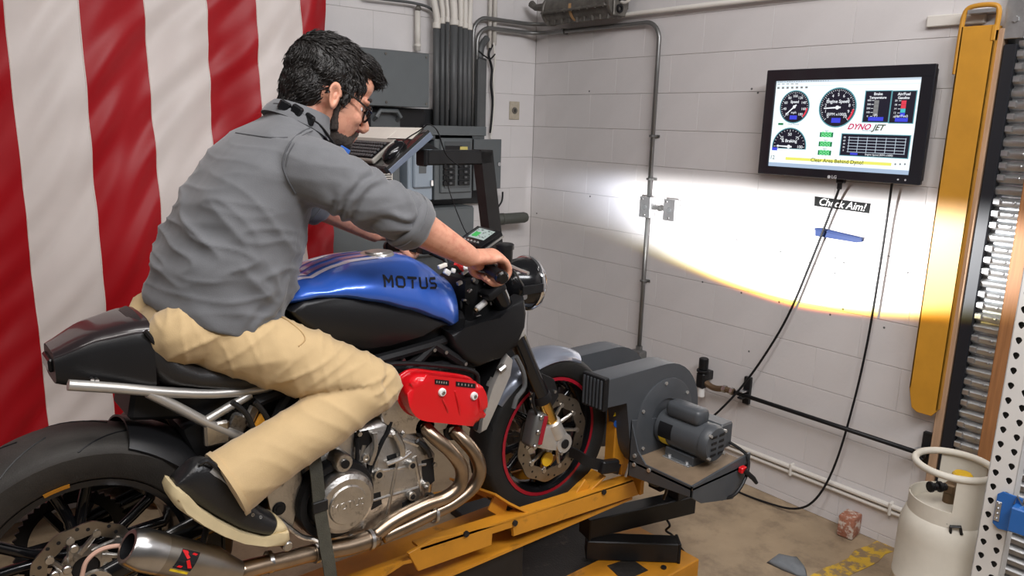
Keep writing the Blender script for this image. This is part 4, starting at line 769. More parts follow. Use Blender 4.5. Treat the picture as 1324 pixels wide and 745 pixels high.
col.lathe([(rc, .505), (rc + .004, .505), (rc + .004, .59), (rc, .59), (rc, .505)], tc, (0, 0, 1), 40, ref=(1, 0, 0))
col.lathe([(rc, .59), (rc + .004, .59), (rc + .004, .70), (rc, .70), (rc, .59)], tc, (0, 0, 1), 14, cam_a - 2.9 + PI * 2, cam_a - 1.95 + PI * 2, ref=(1, 0, 0)); 
obj('collar_base', MB().lathe([(rc, .505), (rc + .004, .505), (rc + .004, .575), (rc, .575), (rc, .505)], tc, (0, 0, 1), 40), M_['tankwhite'], pt_)
def colseg(a0, a1): obj('collar_panel', MB().lathe([(rc, .572), (rc + .004, .572), (rc + .004, .70), (rc, .70), (rc, .572)], tc, (0, 0, 1), 12, cam_a + a0, cam_a + a1, ref=(1, 0, 0)), M_['tankwhite'], pt_)
colseg(.12, .95); colseg(2.2, 3.5); colseg(-1.62, -1.5)
obj('collar_ring', MB().tube([tc + V((rc * math.cos(2 * PI * i / 36), rc * math.sin(2 * PI * i / 36), .705)) for i in range(36)], .013, 10, closed=True), M_['tankwhite'], pt_, ang=180)
obj('valve', MB().cyl(tc + V((0, 0, .55)), tc + V((0, 0, .60)), .022, 14).box(tc + V((0, 0, .615)), (.05, .04, .04), bev=.006), M_['brass'], pt_)
dv_ = V((math.cos(cam_a - .9), math.sin(cam_a - .9), 0)); hd = MB()
for i in range(4): hd.cyl(tc + V((0, 0, .62)) + dv_ * (.02 + i * .018), tc + V((0, 0, .62)) + dv_ * (.033 + i * .018), .020 if i % 2 else .014, 12, .002)
obj('hose_nut', hd, M_['black'], pt_)
dv2 = V((math.cos(cam_a + 2.3), math.sin(cam_a + 2.3), 0)); obj('handwheel', MB().cyl(tc + V((0, 0, .645)) + dv2 * .04, tc + V((0, 0, .672)) + dv2 * .04, .034, 10, .006), mat('yellow_knob', srgb(214, 172, 30), .4), pt_)
obj('bracket', MB().tube([tc + V((-.12, -.06, .50)), tc + V((-.13, -.06, .53)), tc + V((-.115, -.085, .535)), tc + V((-.105, -.09, .505))], .006, 6), M_['black'], pt_)

M_['rackwhite'] = mat('white_rack_paint', srgb(214, 212, 208), .4, var=.04, vscale=8)
ub = P(1288, 660, 'z', .66); ux, uy = ub.x, ub.y
up_ = thing('rack_upright', 'white pallet rack post punched with rows of teardrop holes', 'rack post', (ux, uy, 0))
fdir = V((-1, -.04, 0)).normalized(); sdir = V((fdir.y, -fdir.x, 0)); sdir = -sdir if sdir.dot(V((AX.x, AY.x, 0))) < 0 else sdir
wu = .082; o0 = V((ux, uy, 0))
pit = .0508; H0, H1 = .0, 2.9; n = int((H1 - H0) / pit)
# front face built as cells, each with a real teardrop opening
tear = []
for i in range(16):
    a_ = 2 * PI * i / 16; r = .0095; x, z = r * math.cos(a_), r * math.sin(a_)
    if z < 0: x *= (1 - .42 * (-z / r)); z *= 1.55
    tear.append((x, z + .003))
fm = MB(); hw = wu / 4; hh = pit / 2
def sq(i):
    a_ = 2 * PI * i / 16; x, z = math.cos(a_), math.sin(a_); k = 1 / max(abs(x), abs(z)); return (x * k * hw, z * k * hh)
cell_v = [tear[i] for i in range(16)] + [sq(i) for i in range(16)]
for j in range(n):
    for c in (-1, 1):
        zc = H0 + (j + .5) * pit + (-.28 * pit if c > 0 else 0); ccx = c * hw
        f0 = [o0 + sdir * (ccx + x) + V((0, 0, zc + z)) for x, z in cell_v]; f1 = [p - fdir * .003 for p in f0]
        fs = []
        for i in range(16): k = (i + 1) % 16; fs += [(i, k, 16 + k, 16 + i), (32 + i, 48 + i, 48 + k, 32 + k), (i, 32 + i, 32 + k, k)]
        fm.add(f0 + f1, fs)
obj('punched_face', fm, M_['rackwhite'], up_, ang=30)
sd_ = MB()
for s in (-1, 1):
    q = o0 + sdir * (s * wu / 2); sd_.prism([q, q + V((0, 0, H1)), q - fdir * .07 + V((0, 0, H1)), q - fdir * .07], sdir * (-s * .003))
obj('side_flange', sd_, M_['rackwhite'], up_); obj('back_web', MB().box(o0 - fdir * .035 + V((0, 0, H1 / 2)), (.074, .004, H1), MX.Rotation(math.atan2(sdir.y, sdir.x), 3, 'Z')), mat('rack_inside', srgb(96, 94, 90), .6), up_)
obj('base_plate', MB().box(o0 - fdir * .03 + V((0, 0, .004)), (.13, .13, .008), MX.Rotation(math.atan2(sdir.y, sdir.x), 3, 'Z')), M_['rackwhite'], up_)
M_['rackblue'] = mat('blue_rack_paint', srgb(38, 98, 170), .4, var=.06)
pb = P(1310, 612, 'z', ub.z + .1); zbm = (CAM + (P(1306, 612, 'x', 0) - CAM) * ((o0 - CAM).length / (P(1306, 612, 'x', 0) - CAM).length)).z
beam = thing('rack_beam', 'blue rack beam end hooked onto the white rack post', 'rack beam', (ux, uy, zbm - .06))
Rz = MX.Rotation(math.atan2(sdir.y, sdir.x), 3, 'Z')
q = o0 + fdir * .006 + sdir * .020
obj('end_connector', MB().prism([q + sdir * x + V((0, 0, zbm + z)) for x, z in ((-.022, .052), (-.008, .066), (.05, .064), (.05, -.06), (-.004, -.066), (-.022, -.052))], fdir * .006, bev=.001), M_['rackblue'], beam)
obj('beam_tube', MB().box(o0 + fdir * .03 + sdir * .55 + V((0, 0, zbm)), (1.0, .05, .085), Rz, .004), M_['rackblue'], beam)
obj('safety_pin_plate', MB().box(o0 + fdir * .014 + sdir * .008 + V((0, 0, zbm - .005)), (.016, .004, .07), Rz, .001), M_['galv'], beam)
for i in range(4): obj('rivet', MB().ball(o0 + fdir * .017 + sdir * .008 + V((0, 0, zbm - .03 + .018 * i)), .005, nu=8, nv=6), M_['galv'], beam)
obj('wire_clip', MB().tube([q + fdir * .01 + sdir * .03 + V((0, 0, zbm + .04)), q + fdir * .012 + sdir * .034 + V((0, 0, zbm + .07)), q + fdir * .012 + sdir * .06 + V((0, 0, zbm + .035))], .003, 6), M_['steel'], beam)
# ------------------------------------------------------------------ motorcycle
bk = thing('motorcycle', 'blue and black naked motorcycle with red valve cover on the dynamometer', 'motorcycle', (-2.4, YB, .49))
M_['tankblue'] = mat('blue_metallic_paint', srgb(54, 104, 206), .28, .25, coat=.8, var=.05)
M_['carbon'] = mat('satin_carbon', (.009, .009, .010), .4, bump=.06, bscale=500, spec=.4)
M_['gold'] = mat('gold_anodised', srgb(214, 168, 84), .25, 1.0)
M_['disc'] = mat('brake_disc_steel', (.30, .27, .23), .35, 1.0, var=.2, vscale=20)
M_['exh'] = mat('heat_tinted_steel', (.38, .29, .21), .3, 1.0, var=.35, vscale=9)
M_['ti'] = mat('titanium_muffler', (.40, .37, .33), .33, 1.0, var=.15, vscale=12)
M_['palealu'] = mat('pale_aluminium', (.56, .54, .51), .34, .65, var=.12, vscale=16)
M_['redrim'] = mat('red_rim_stripe', srgb(146, 14, 34), .45)
M_['fend'] = mat('gunmetal_paint', srgb(128, 133, 146), .3, .5, coat=.4)
M_['hose'] = mat('clear_hose', srgb(196, 158, 140), .3)
M_['rubber2'] = mat('dusty_tyre_rubber', (.034, .031, .028), .6, var=.2, vscale=20, bump=.15, bscale=300, spec=.35)
ax_r = V((-3.165, YB, .845)); ax_f = V((-1.69, YB, .79))
Yv = V((0, 1, 0))
def wheel(name, c, R, hw, rr, nsp, disc_r, near, stripe, spoke_a):
    """tyre, rim, spokes, disc: the wheel is one part of the motorcycle with sub-parts"""
    prof = []
    for i in range(15):
        a = -1.32 + 2.64 * i / 14; prof.append((R - hw * .42 * (1 - math.cos(a)) * 1.08 - (.0), hw * math.sin(a)))
    prof = [(rr, -hw * .72), (rr + .012, -hw * .86)] + [(R - (R - rr) * .30, -hw * .99)] + prof[1:-1] + [(R - (R - rr) * .30, hw * .99), (rr + .012, hw * .86), (rr, hw * .72), (rr, -hw * .72)]
    ty = obj(name, MB().lathe(prof, c, Yv, 64), M_['rubber'] if stripe else M_['rubber2'], bk, ang=60)
    rim = [(rr + .002, -hw * .74), (rr + .004, -hw * .80), (rr - .010, -hw * .80), (rr - .016, -hw * .60), (rr - .030, -hw * .3), (rr - .030, hw * .3), (rr - .016, hw * .6), (rr - .010, hw * .8), (rr + .004, hw * .8), (rr + .002, -hw * .74)]
    obj('rim', MB().lathe(rim, c, Yv, 48), M_['blackgloss'], ty, ang=50)
    if stripe: obj('rim_stripe', MB().lathe([(rr + .004, -hw * .81), (rr - .008, -hw * .81), (rr - .008, -hw * .82), (rr + .004, -hw * .82), (rr + .004, -hw * .81)], c, Yv, 48), M_['redrim'], ty)
    obj('hub', MB().lathe([(0, -.055), (.028, -.055), (.034, -.03), (.045, 0), (.034, .03), (.028, .055), (0, .055)], c, Yv, 24), M_['black'], ty)
    for k in range(nsp):
        a = spoke_a + 2 * PI * k / nsp; u = V((math.cos(a), 0, math.sin(a))); s = V((-math.sin(a), 0, math.cos(a))); m = MB()
        for sg in (-1, 1): m.tube([c + u * .03 + s * sg * .008, c + u * (rr * .45) + s * sg * .012, c + u * (rr - .02) + s * sg * .045], [.018, .013, .014], 8, 3)
        obj('spoke', m, M_['blackgloss'], ty, ang=60)
    sides = [near] if near else [-1, 1]
    for sg in sides:
        yy = sg * (.068 if R > .31 else .062); n = 72; ro = []; ri = []
        for i in range(n): a = 2 * PI * i / n; ro.append(disc_r * (1 + .022 * math.sin(a * 10))); ri.append(disc_r * .72 * (1 + .03 * math.sin(a * 10 + .8)))
        m = MB(); vs = []
        for i in range(n):
            d = V((math.cos(2 * PI * i / n), 0, math.sin(2 * PI * i / n)))
            for r, h in ((ro[i], yy - .0025), (ro[i], yy + .0025), (ri[i], yy + .0025), (ri[i], yy - .0025)): vs.append(c + d * r + Yv * h)
        fs = [(i * 4 + j, i * 4 + (j + 1) % 4, ((i + 1) % n) * 4 + (j + 1) % 4, ((i + 1) % n) * 4 + j) for i in range(n) for j in range(4)]
        m.add(vs, fs); dsc = obj('brake_disc', m, M_['disc'], ty)
        sp = MB()
        for k in range(10):
            a = 2 * PI * k / 10; u = V((math.cos(a), 0, math.sin(a))); s = V((-math.sin(a), 0, math.cos(a)))
            sp.tube([c + Yv * yy * .85 + u * .035 + s * .02, c + Yv * yy + u * disc_r * .76], [.008, .006], 6); sp.cyl(c + Yv * (yy - .006) + u * disc_r * .755, c + Yv * (yy + .006) + u * disc_r * .755, .009, 10)
        sp.lathe([(.03, yy * .85 - .004), (.055, yy * .85 - .004), (.055, yy * .85 + .004), (.03, yy * .85 + .004), (.03, yy * .85 - .004)], c, Yv, 24)
        obj('disc_carrier', sp, M_['alu'], ty)
        hl = MB()
        for k in range(30):
            a = 2 * PI * k / 30; r = disc_r * (.80 + .065 * (k % 3)); p = c + V((math.cos(a), 0, math.sin(a))) * r; hl.cyl(p + Yv * (yy - .0032), p + Yv * (yy + .0032), .0045, 8)
        h_ = obj('disc_hole', hl, M_['black'], ty); h_['kind'] = 'stuff'
    return ty
RT = wheel('rear_wheel', ax_r, .325, .112, .222, 5, .115, -1, False, .35)
FT = wheel('front_wheel', ax_f, .300, .062, .216, 5, .160, 0, True, 1.0)
gr = M_['black']
for k in range(11):
    for sg in (-1, 1):
        pts = []
        for j in range(7):
            t = j / 6; h = sg * (.018 + .078 * t); a = 2 * PI * k / 11 + (.16 if sg > 0 else 0) + t * .42; r = .325 - .112 * .42 * (1 - math.cos(math.asin(min(1, abs(h) / .112)))) * 1.08
            pts.append(ax_r + V((math.cos(a), 0, math.sin(a))) * (r - .0002) + Yv * h)
        obj('tread_groove', MB().tube(pts, .0022, 5), gr, RT)
        pts = []
        for j in range(5):
            t = j / 4; h = sg * (.012 + .045 * t); a = 2 * PI * k / 11 + .27 + (.16 if sg > 0 else 0) + t * .26; r = .300 - .062 * .42 * (1 - math.cos(math.asin(min(1, abs(h) / .062)))) * 1.08
            pts.append(ax_f + V((math.cos(a), 0, math.sin(a))) * (r - .0002) + Yv * h)
        obj('tread_groove', MB().tube(pts, .0018, 5), gr, FT)
# rear: sprocket, chain, yellow rim sticker, caliper carrier, swingarm
spr = MB(); n = 45
for i in range(n):
    pass
vs = []; fs = []
for i in range(n * 2):
    a = 2 * PI * i / (n * 2); r = .128 if i % 2 else .120; d = V((math.cos(a), 0, math.sin(a)))
    for rr_, h in ((r, .095), (r, .101), (.095, .101), (.095, .095)): vs.append(ax_r + d * rr_ + Yv * h)
fs = [(i * 4 + j, i * 4 + (j + 1) % 4, ((i + 1) % (2 * n)) * 4 + (j + 1) % 4, ((i + 1) % (2 * n)) * 4 + j) for i in range(2 * n) for j in range(4)]
spr.add(vs, fs)
for k in range(6): a = 2 * PI * k / 6; spr.tube([ax_r + Yv * .098 + V((math.cos(a), 0, math.sin(a))) * .03, ax_r + Yv * .098 + V((math.cos(a), 0, math.sin(a))) * .1], .010, 6)
obj('sprocket', spr, M_['black'], bk)
obj('chain', MB().tube([ax_r + V((0, .098, .125)), V((-2.72, YB + .098, .93)), V((-2.70, YB + .098, .89)), ax_r + V((0, .098, -.125))], .010, 6), M_['blacksteel'], bk)
a0 = math.radians(112); stk = MB().lathe([(.2225, -.0915), (.2335, -.0975), (.2338, -.099), (.2222, -.0925)], ax_r, Yv, 6, math.radians(-108), math.radians(-95), ref=(1, 0, 0)); obj('rim_sticker', stk, M_['yellow'], RT)
sa = MB(); piv = V((-2.66, YB, .90))
for s in (-1, 1):
    y_ = YB + s * .135; sa.tube([V((ax_r.x, y_, ax_r.z)), V((-2.95, y_, .90)), V((-2.78, YB + s * .12, .92)), V((piv.x, YB + s * .10, piv.z))], [.026, .032, .045, .05], 10, 4, flat=.6, upv=(0, 0, 1))
sa.box((-2.80, YB, .915), (.10, .24, .10), bev=.02); obj('swingarm', sa, M_['blackgloss'], bk, ang=50)
cp = W(118, 735, -2.16); car = MB().lathe([(.012, 0), (.038, 0), (.038, .012), (.012, .012), (.012, 0)], V((ax_r.x, -2.165, ax_r.z)), (0, -1, 0), 28); car.box((ax_r.x + .03, -2.17, ax_r.z - .03), (.05, .012, .03), bev=.004); cr = obj('axle_carrier', car, M_['alu'], bk)
obj('axle_nut', MB().cyl((ax_r.x, -2.165, ax_r.z), (ax_r.x, -2.195, ax_r.z), .014, 6, .002), M_['blacksteel'], cr)
for k in range(5): a = .4 + k * 1.256; obj('lightening_hole', MB().cyl((ax_r.x + .026 * math.cos(a), -2.176, ax_r.z + .026 * math.sin(a)), (ax_r.x + .026 * math.cos(a), -2.179, ax_r.z + .026 * math.sin(a)), .008, 12), M_['black'], cr)
q = W(168, 705, -2.14); cal = MB().box((-3.06, -2.135, .865), (.085, .06, .05), MX.Rotation(-.35, 3, 'Y'), .01, 2); obj('rear_caliper', cal, M_['blackgloss'], bk)
for x, y in ((95, 708), (86, 735), (70, 742)): p = W(x, y, -2.17); obj('caliper_bolt', MB().cyl(p, p + V((0, -.012, 0)), .010, 8, .002), M_['steel'], bk)
obj('brake_hose', MB().tube([W(x, y, yy) for x, y, yy in ((170, 708, -2.2), (150, 706, -2.2), (128, 712, -2.2), (112, 726, -2.2), (106, 745, -2.2), (100, 770, -2.2))], .005, 8, 5), M_['hose'], bk)
# hugger
hg = MB(); hn = 22; rings = []
for i in range(hn + 1):
    a = math.radians(70 - 82 * i / hn); d = V((math.cos(a), 0, math.sin(a))); wd = .105 + .02 * min(1, i / 6); ring = []
    for j in range(13):
        b = -1.35 + 2.7 * j / 12; ring.append(ax_r + d * (.343 - .05 * (1 - math.cos(b)) + .012 * (1 - abs(b)) * min(1, i / 5)) + Yv * (wd * math.sin(b)))
    for j in range(12, -1, -1):
        b = -1.35 + 2.7 * j / 12; ring.append(ax_r + d * (.338 - .05 * (1 - math.cos(b)) + .012 * (1 - abs(b)) * min(1, i / 5)) + Yv * ((wd - .004) * math.sin(b)))
    rings.append(ring)
hg.loft(rings); obj('rear_hugger', hg, M_['carbon'], bk, ang=60)
obj('shock', MB().cyl((-2.83, YB, 1.16), (-2.78, YB, .95), .035, 14, .004), M_['black'], bk); sc = MB()
obj('spring', MB().tube([V((-2.83 + .05 * t, YB, 1.15 - .2 * t)) + V((.045 * math.cos(t * 40), .045 * math.sin(t * 40), 0)) for t in [i / 60 for i in range(61)]], .006, 6), M_['yellow'], bk)

def interp(tab, x):
    for (x0, y0), (x1, y1) in zip(tab, tab[1:]):
        if x <= x1: t = max(0, (x - x0) / (x1 - x0)); t = t * t * (3 - 2 * t) * .4 + t * .6; return y0 + (y1 - y0) * t
    return tab[-1][1]
def body_loft(name, xs, lo, hi, hw, m, pw=.75, n=36, cy=YB, mats=None):
    rings = []
    for x in xs:
        a, b, w_ = interp(lo, x), interp(hi, x), interp(hw, x); c = (a + b) / 2; h = (b - a) / 2
        rings.append(ell((x, cy, c), w_, h, (0, 1, 0), (0, 0, 1), n, pw))
    return rings
# tail cowl, seat
xs = [-3.185 + .19 * i / 12 for i in range(13)]
tail = body_loft('', xs, [(-3.20, 1.300), (-3.17, 1.288), (-3.0, 1.245), (-2.9, 1.225)], [(-3.20, 1.362), (-3.10, 1.408), (-3.02, 1.424), (-2.9, 1.415)], [(-3.20, .062), (-3.12, .09), (-3.0, .118), (-2.9, .12)], None, .5)
tc_ = obj('tail_cowl', MB().loft(tail), M_['carbon'], bk, ang=50)
obj('tail_light', MB().box((-3.188, YB, 1.335), (.012, .08, .03), bev=.004), M_['blackgloss'], tc_)
M_['tailtop'] = mat('dark_plum_gloss', srgb(34, 26, 28), .3, coat=.5)
cap_r = []
for r in tail:
    hi_ = max(p.z for p in r); lo_ = min(p.z for p in r); top = [p for p in r if p.z > lo_ + (hi_ - lo_) * .80]; top.sort(key=lambda p: p.y); cap_r.append([V((p.x, YB + (p.y - YB) * 1.0, p.z + .0015)) for p in top])
k_ = min(len(r) for r in cap_r); cap_r = [[r[round(i * (len(r) - 1) / (k_ - 1))] for i in range(k_)] for r in cap_r]
m = MB(); m.loft([r + [V((p.x, p.y, p.z - .004)) for p in reversed(r)] for r in cap_r]); obj('cowl_top_panel', m, M_['tailtop'], tc_, ang=60)
xs = [-3.03 + .46 * i / 22 for i in range(23)]
seat = body_loft('', xs, [(-3.03, 1.30), (-2.97, 1.252), (-2.78, 1.205), (-2.57, 1.19)], [(-3.03, 1.425), (-3.01, 1.432), (-2.985, 1.40), (-2.95, 1.345), (-2.90, 1.308), (-2.80, 1.285), (-2.65, 1.30), (-2.57, 1.32)], [(-3.03, .105), (-2.95, .135), (-2.8, .135), (-2.57, .09)], None, .7)
st_ = obj('seat', MB().loft(seat), mat('seat_vinyl', (.016, .015, .015), .45, bump=.1, bscale=250), bk, ang=60)
pts = [V((p[0], YB - .118, p[1])) for p in ((-3.012, 1.405), (-2.99, 1.37), (-2.955, 1.325), (-2.915, 1.29), (-2.87, 1.272))]
obj('seat_piping', MB().tube(pts, .006, 8, 4), M_['black'], st_)
for x, y in ((120, 493.5), (126, 494)): p = W(x, y, -2.13); obj('cowl_screw', MB().cyl(p + V((0, .015, .003)), p + V((0, .0, .003)), .004, 8), M_['steel'], tc_)
# subframe tubes, both sides
for s in (-1, 1):
    yy = YB - s * .115
    tt_ = lambda x, y: V((W(x, y, -2.135).x, yy, W(x, y, -2.135).z))
    obj('subframe_tube', MB().tube([tt_(88, 498), tt_(150, 502), tt_(210, 507), tt_(275, 509), tt_(330, 504), tt_(350, 500)], .0125, 12, 3), M_['alupaint'], bk)
    obj('subframe_tube', MB().tube([tt_(192, 508), tt_(230, 527), tt_(270, 548), tt_(312, 566), tt_(340, 580)], .0125, 12, 3), M_['alupaint'], bk)
    obj('subframe_tube', MB().tube([tt_(324, 510), tt_(296, 526), tt_(268, 543)], .011, 12), M_['alupaint'], bk)
    obj('tube_gusset', MB().box(tt_(280, 560), (.06, .02, .06), bev=.006), M_['alu'], bk)
obj('tool_tray', MB().box((-2.88, YB, 1.185), (.34, .15, .07), MX.Rotation(.2, 3, 'Y'), .01), M_['black'], bk)

# tank with badge
lo = sorted([(p.x, p.z) for p in (W(366, 404, -2.17), W(382, 392, -2.17), W(410, 382, -2.17), W(445, 380, -2.17), W(486, 385, -2.17), W(528, 395, -2.17), W(567, 408, -2.16), W(584, 417, -2.15))])
hi = sorted([(p.x, p.z) for p in (W(364, 388, -2.05), W(385, 356, -2.02), W(410, 342, -2.02), W(441, 332, -2.02), W(472, 328, -2.02), W(514, 326, -2.02), W(535, 335, -2.03), W(563, 352, -2.05), W(584, 366, -2.06), W(596, 381, -2.08))])
x0_, x1_ = lo[0][0], W(596, 400, -2.13).x
hi = [(lo[0][0] - .005, lo[0][1] + .012)] + [h for h in hi if h[0] > lo[0][0] + .02]
lo2 = lo + [(x1_, W(592, 412, -2.14).z)]
hwt = [(x0_, .10), (x0_ + .08, .15), (-2.45, .172), (-2.3, .172), (-2.2, .155), (x1_ - .02, .13), (x1_, .085)]
rings = []; N = 40
xs = [x0_ + (x1_ - x0_) * (1 - math.cos(PI * i / 30)) / 2 for i in range(31)]
for x in xs:
    a, b, w_ = interp(lo2, x), interp(hi, x), interp(hwt, x)
    if b < a + .03: b = a + .03
    r = []
    for j in range(N):
        t = 2 * PI * j / N; c_, s_ = math.cos(t), math.sin(t)
        if s_ >= 0: r.append(V((x, YB + w_ * math.copysign(abs(c_) ** .72, c_), a + (b - a) * abs(s_) ** .85)))
        else: r.append(V((x, YB + w_ * .98 * math.copysign(abs(c_) ** .6, c_), a - .02 * abs(s_))))
    rings.append(r)
tank = obj('fuel_tank', MB().loft(rings), M_['tankblue'], bk, ang=70)
from mathutils.bvhtree import BVHTree
bm_ = bmesh.new(); bm_.from_mesh(tank.data); tree = BVHTree.FromBMesh(bm_); bm_.free()
def wrap(o, tree, off, d=V((0, 1, 0))):
    for v in o.data.vertices:
        h = tree.ray_cast(v.co - d * .5, d)
        if h[0] is not None: v.co = h[0] + h[1].normalized() * (off if h[1].dot(d) < 0 else -off)
    shade(o.data, 30)
def badge(body, pa, pb, size, mtl, par, tree, y, off=.0018, bold=.002, xs=1.3, sp=1.1, name='badge_text', fit=True):
    a = W(*pa, y); b = W(*pb, y); dirx = (b - a); c = (a + b) / 2
    o = text(name, body, size, mtl, par, frame(c, dirx, V((0, 0, 1)) - dirx.normalized() * dirx.normalized().z), 0, xs=xs, bold=bold, sp=sp)
    b2 = bmesh.new(); b2.from_mesh(o.data); bmesh.ops.triangulate(b2, faces=b2.faces); bmesh.ops.subdivide_edges(b2, edges=b2.edges, cuts=1); b2.to_mesh(o.data); b2.free()
    if fit:
        L = max(v.co.dot(dirx.normalized()) for v in o.data.vertices) - min(v.co.dot(dirx.normalized()) for v in o.data.vertices); k = dirx.length / L; dn_ = dirx.normalized()
        for v in o.data.vertices: q = (v.co - c).dot(dn_); v.co += dn_ * (q * (k - 1))
    wrap(o, tree, off); return o
# badge letters cut as broad strokes, laid on the tank side
LET = dict(M=[[(0, 0), (.2, 0), (.2, 1), (0, 1)], [(.8, 0), (1, 0), (1, 1), (.8, 1)], [(.2, 1), (.2, .68), (.5, .3), (.5, .62)], [(.8, 1), (.8, .68), (.5, .3), (.5, .62)]],
    O=[[(0, .22), (.2, .22), (.2, .78), (0, .78)], [(.8, .22), (1, .22), (1, .78), (.8, .78)], [(.22, 0), (.78, 0), (.78, .2), (.22, .2)], [(.22, .8), (.78, .8), (.78, 1), (.22, 1)], [(0, .22), (.22, 0), (.22, .2), (.2, .22)], [(1, .22), (.78, 0), (.78, .2), (.8, .22)], [(0, .78), (.22, 1), (.22, .8), (.2, .78)], [(1, .78), (.78, 1), (.78, .8), (.8, .78)]],
    T=[[(0, .8), (1, .8), (1, 1), (0, 1)], [(.4, 0), (.6, 0), (.6, .74), (.4, .74)]],
    U=[[(0, .22), (.2, .22), (.2, 1), (0, 1)], [(.8, .22), (1, .22), (1, 1), (.8, 1)], [(.22, 0), (.78, 0), (.78, .2), (.22, .2)], [(0, .22), (.22, 0), (.22, .2), (.2, .22)], [(1, .22), (.78, 0), (.78, .2), (.8, .22)]],
    S=[[(.22, .8), (1, .8), (1, 1), (.22, 1)], [(0, .80), (.22, 1), (.22, .8), (.2, .78)], [(0, .62), (.2, .62), (.2, .79), (0, .80)], [(0, .62), (.2, .62), (.24, .58), (.22, .42)], [(.22, .42), (.78, .40), (.78, .57), (.24, .58)], [(.78, .40), (.78, .57), (1, .40), (.8, .38)], [(.8, .22), (1, .22), (1, .40), (.8, .38)], [(1, .22), (.78, 0), (.78, .2), (.8, .22)], [(0, 0), (.78, 0), (.78, .2), (0, .2)]])
la, lb2_ = W(491, 370, -2.17), W(567, 374, -2.17); ldx = (lb2_ - la); pitch = ldx.length / 5; ldn = ldx.normalized(); lup = (V((0, 0, 1)) - ldn * ldn.z).normalized()
for i, ch in enumerate('MOTUS'):
    m = MB()
    for quad in LET[ch]:
        g_ = [[None] * 4 for _ in range(4)]
        for a_ in range(4):
            for b_ in range(4):
                s_, t_ = a_ / 3, b_ / 3; q0, q1, q2, q3 = [V((*q, 0)) for q in quad]; q = (q0 * (1 - s_) + q1 * s_) * (1 - t_) + (q3 * (1 - s_) + q2 * s_) * t_
                p = la + ldn * (pitch * (i + .08 + .8 * q.x + .08 * q.y)) + lup * (q.y * .030); h = tree.ray_cast(p - V((0, .4, 0)), V((0, 1, 0))); nn = h[1] if h[1].y < 0 else -h[1]; g_[a_][b_] = h[0] + nn * .0016
        m.add([g_[a_][b_] for a_ in range(4) for b_ in range(4)], [(a_ * 4 + b_, a_ * 4 + b_ + 1, a_ * 4 + b_ + 5, a_ * 4 + b_ + 4) for a_ in range(3) for b_ in range(3)])
    obj('badge_letter', m, M_['black'], tank, ang=60)
capp = W(487, 329, -2.03); zc_ = interp(hi, capp.x)
obj('filler_cap', MB().lathe([(0, .012), (.03, .012), (.034, .008), (.046, .008), (.05, .0), (.05, -.01)], (capp.x, YB - .01, zc_ - .004), (-.05, 0, 1), 28), M_['alu'], tank)
# racing stripes over the rear of the tank
for k, (o_, wd, mm) in enumerate(((-.060, .010, 'fwhite'), (.060, .010, 'fwhite'), (-.022, .012, 'plum'), (.022, .012, 'plum'))):
    if mm == 'plum' and 'plum' not in M_: M_['plum'] = mat('plum_stripe', srgb(120, 90, 140), .3, coat=.8)
    if mm == 'fwhite' and 'tstripe' not in M_: M_['tstripe'] = mat('white_stripe', srgb(216, 206, 220), .3, coat=.8)
    vs = []; ns = 26
    for i in range(ns):
        x = x0_ + .004 + (capp.x - .03 - x0_) * i / (ns - 1)
        for j in range(3):
            h = tree.ray_cast(V((x, YB + o_ + (j - 1) * wd, 2.2)), V((0, 0, -1)))
            vs.append((h[0] if h[0] else V((x, YB, 1.4))) + (h[1].normalized() * (.0012 if h[1].z > 0 else -.0012) if h[0] else V((0, 0, 0))))
    fs = [(i * 3 + j, i * 3 + j + 1, i * 3 + j + 4, i * 3 + j + 3) for i in range(ns - 1) for j in range(2)]
    obj('tank_stripe', MB().add(vs, fs), M_['tstripe' if mm == 'fwhite' else mm], tank, ang=180)
# carbon panel below the tank
sp_ = [(378, 404), (395, 391), (432, 382), (486, 388), (530, 399), (584, 420), (548, 434), (505, 447), (468, 455), (430, 440), (395, 422)]
for s in (-1, 1):
    oo = [V((W(x, y, -2.165).x, YB - s * .145, W(x, y, -2.165).z)) for x, y in sp_]; obj('side_panel', MB().prism(oo, (0, s * .06, 0), bev=.012, seg=3), M_['carbon'], bk, ang=50)
# frame: trellis of dark tubes between tank and engine
fr = MB()
for s in (-1, 1):
    g = lambda x, y, d=.12: V((W(x, y, -2.14).x, YB + s * d, W(x, y, -2.14).z))
    for pts in ([g(640, 425, .05), g(560, 445), g(470, 470), g(380, 500), g(330, 520)], [g(640, 470, .05), g(560, 475), g(480, 485), g(420, 490)], [g(560, 445), g(520, 480), g(470, 470)], [g(600, 470), g(560, 445)], [g(380, 500), g(350, 560), g(345, 640)], [g(420, 490), g(360, 570)]): fr.tube(pts, .016, 8, 2)
obj('frame', fr, M_['blacksteel'], bk)
obj('airbox', MB().box((-2.35, YB, 1.29), (.50, .20, .16), MX.Rotation(.22, 3, 'Y'), .02), M_['black'], bk)
obj('battery_box', MB().box((-2.66, YB, 1.13), (.26, .18, .26), bev=.02), M_['black'], bk)

obj('black_filler', MB().box((-2.33, YB, 1.16), (.62, .15, .22), MX.Rotation(.12, 3, 'Y'), .03).box((-2.62, YB, 1.0), (.2, .15, .3), bev=.03), M_['black'], bk)  # black filler added behind the engine so the gaps between tubes look dark
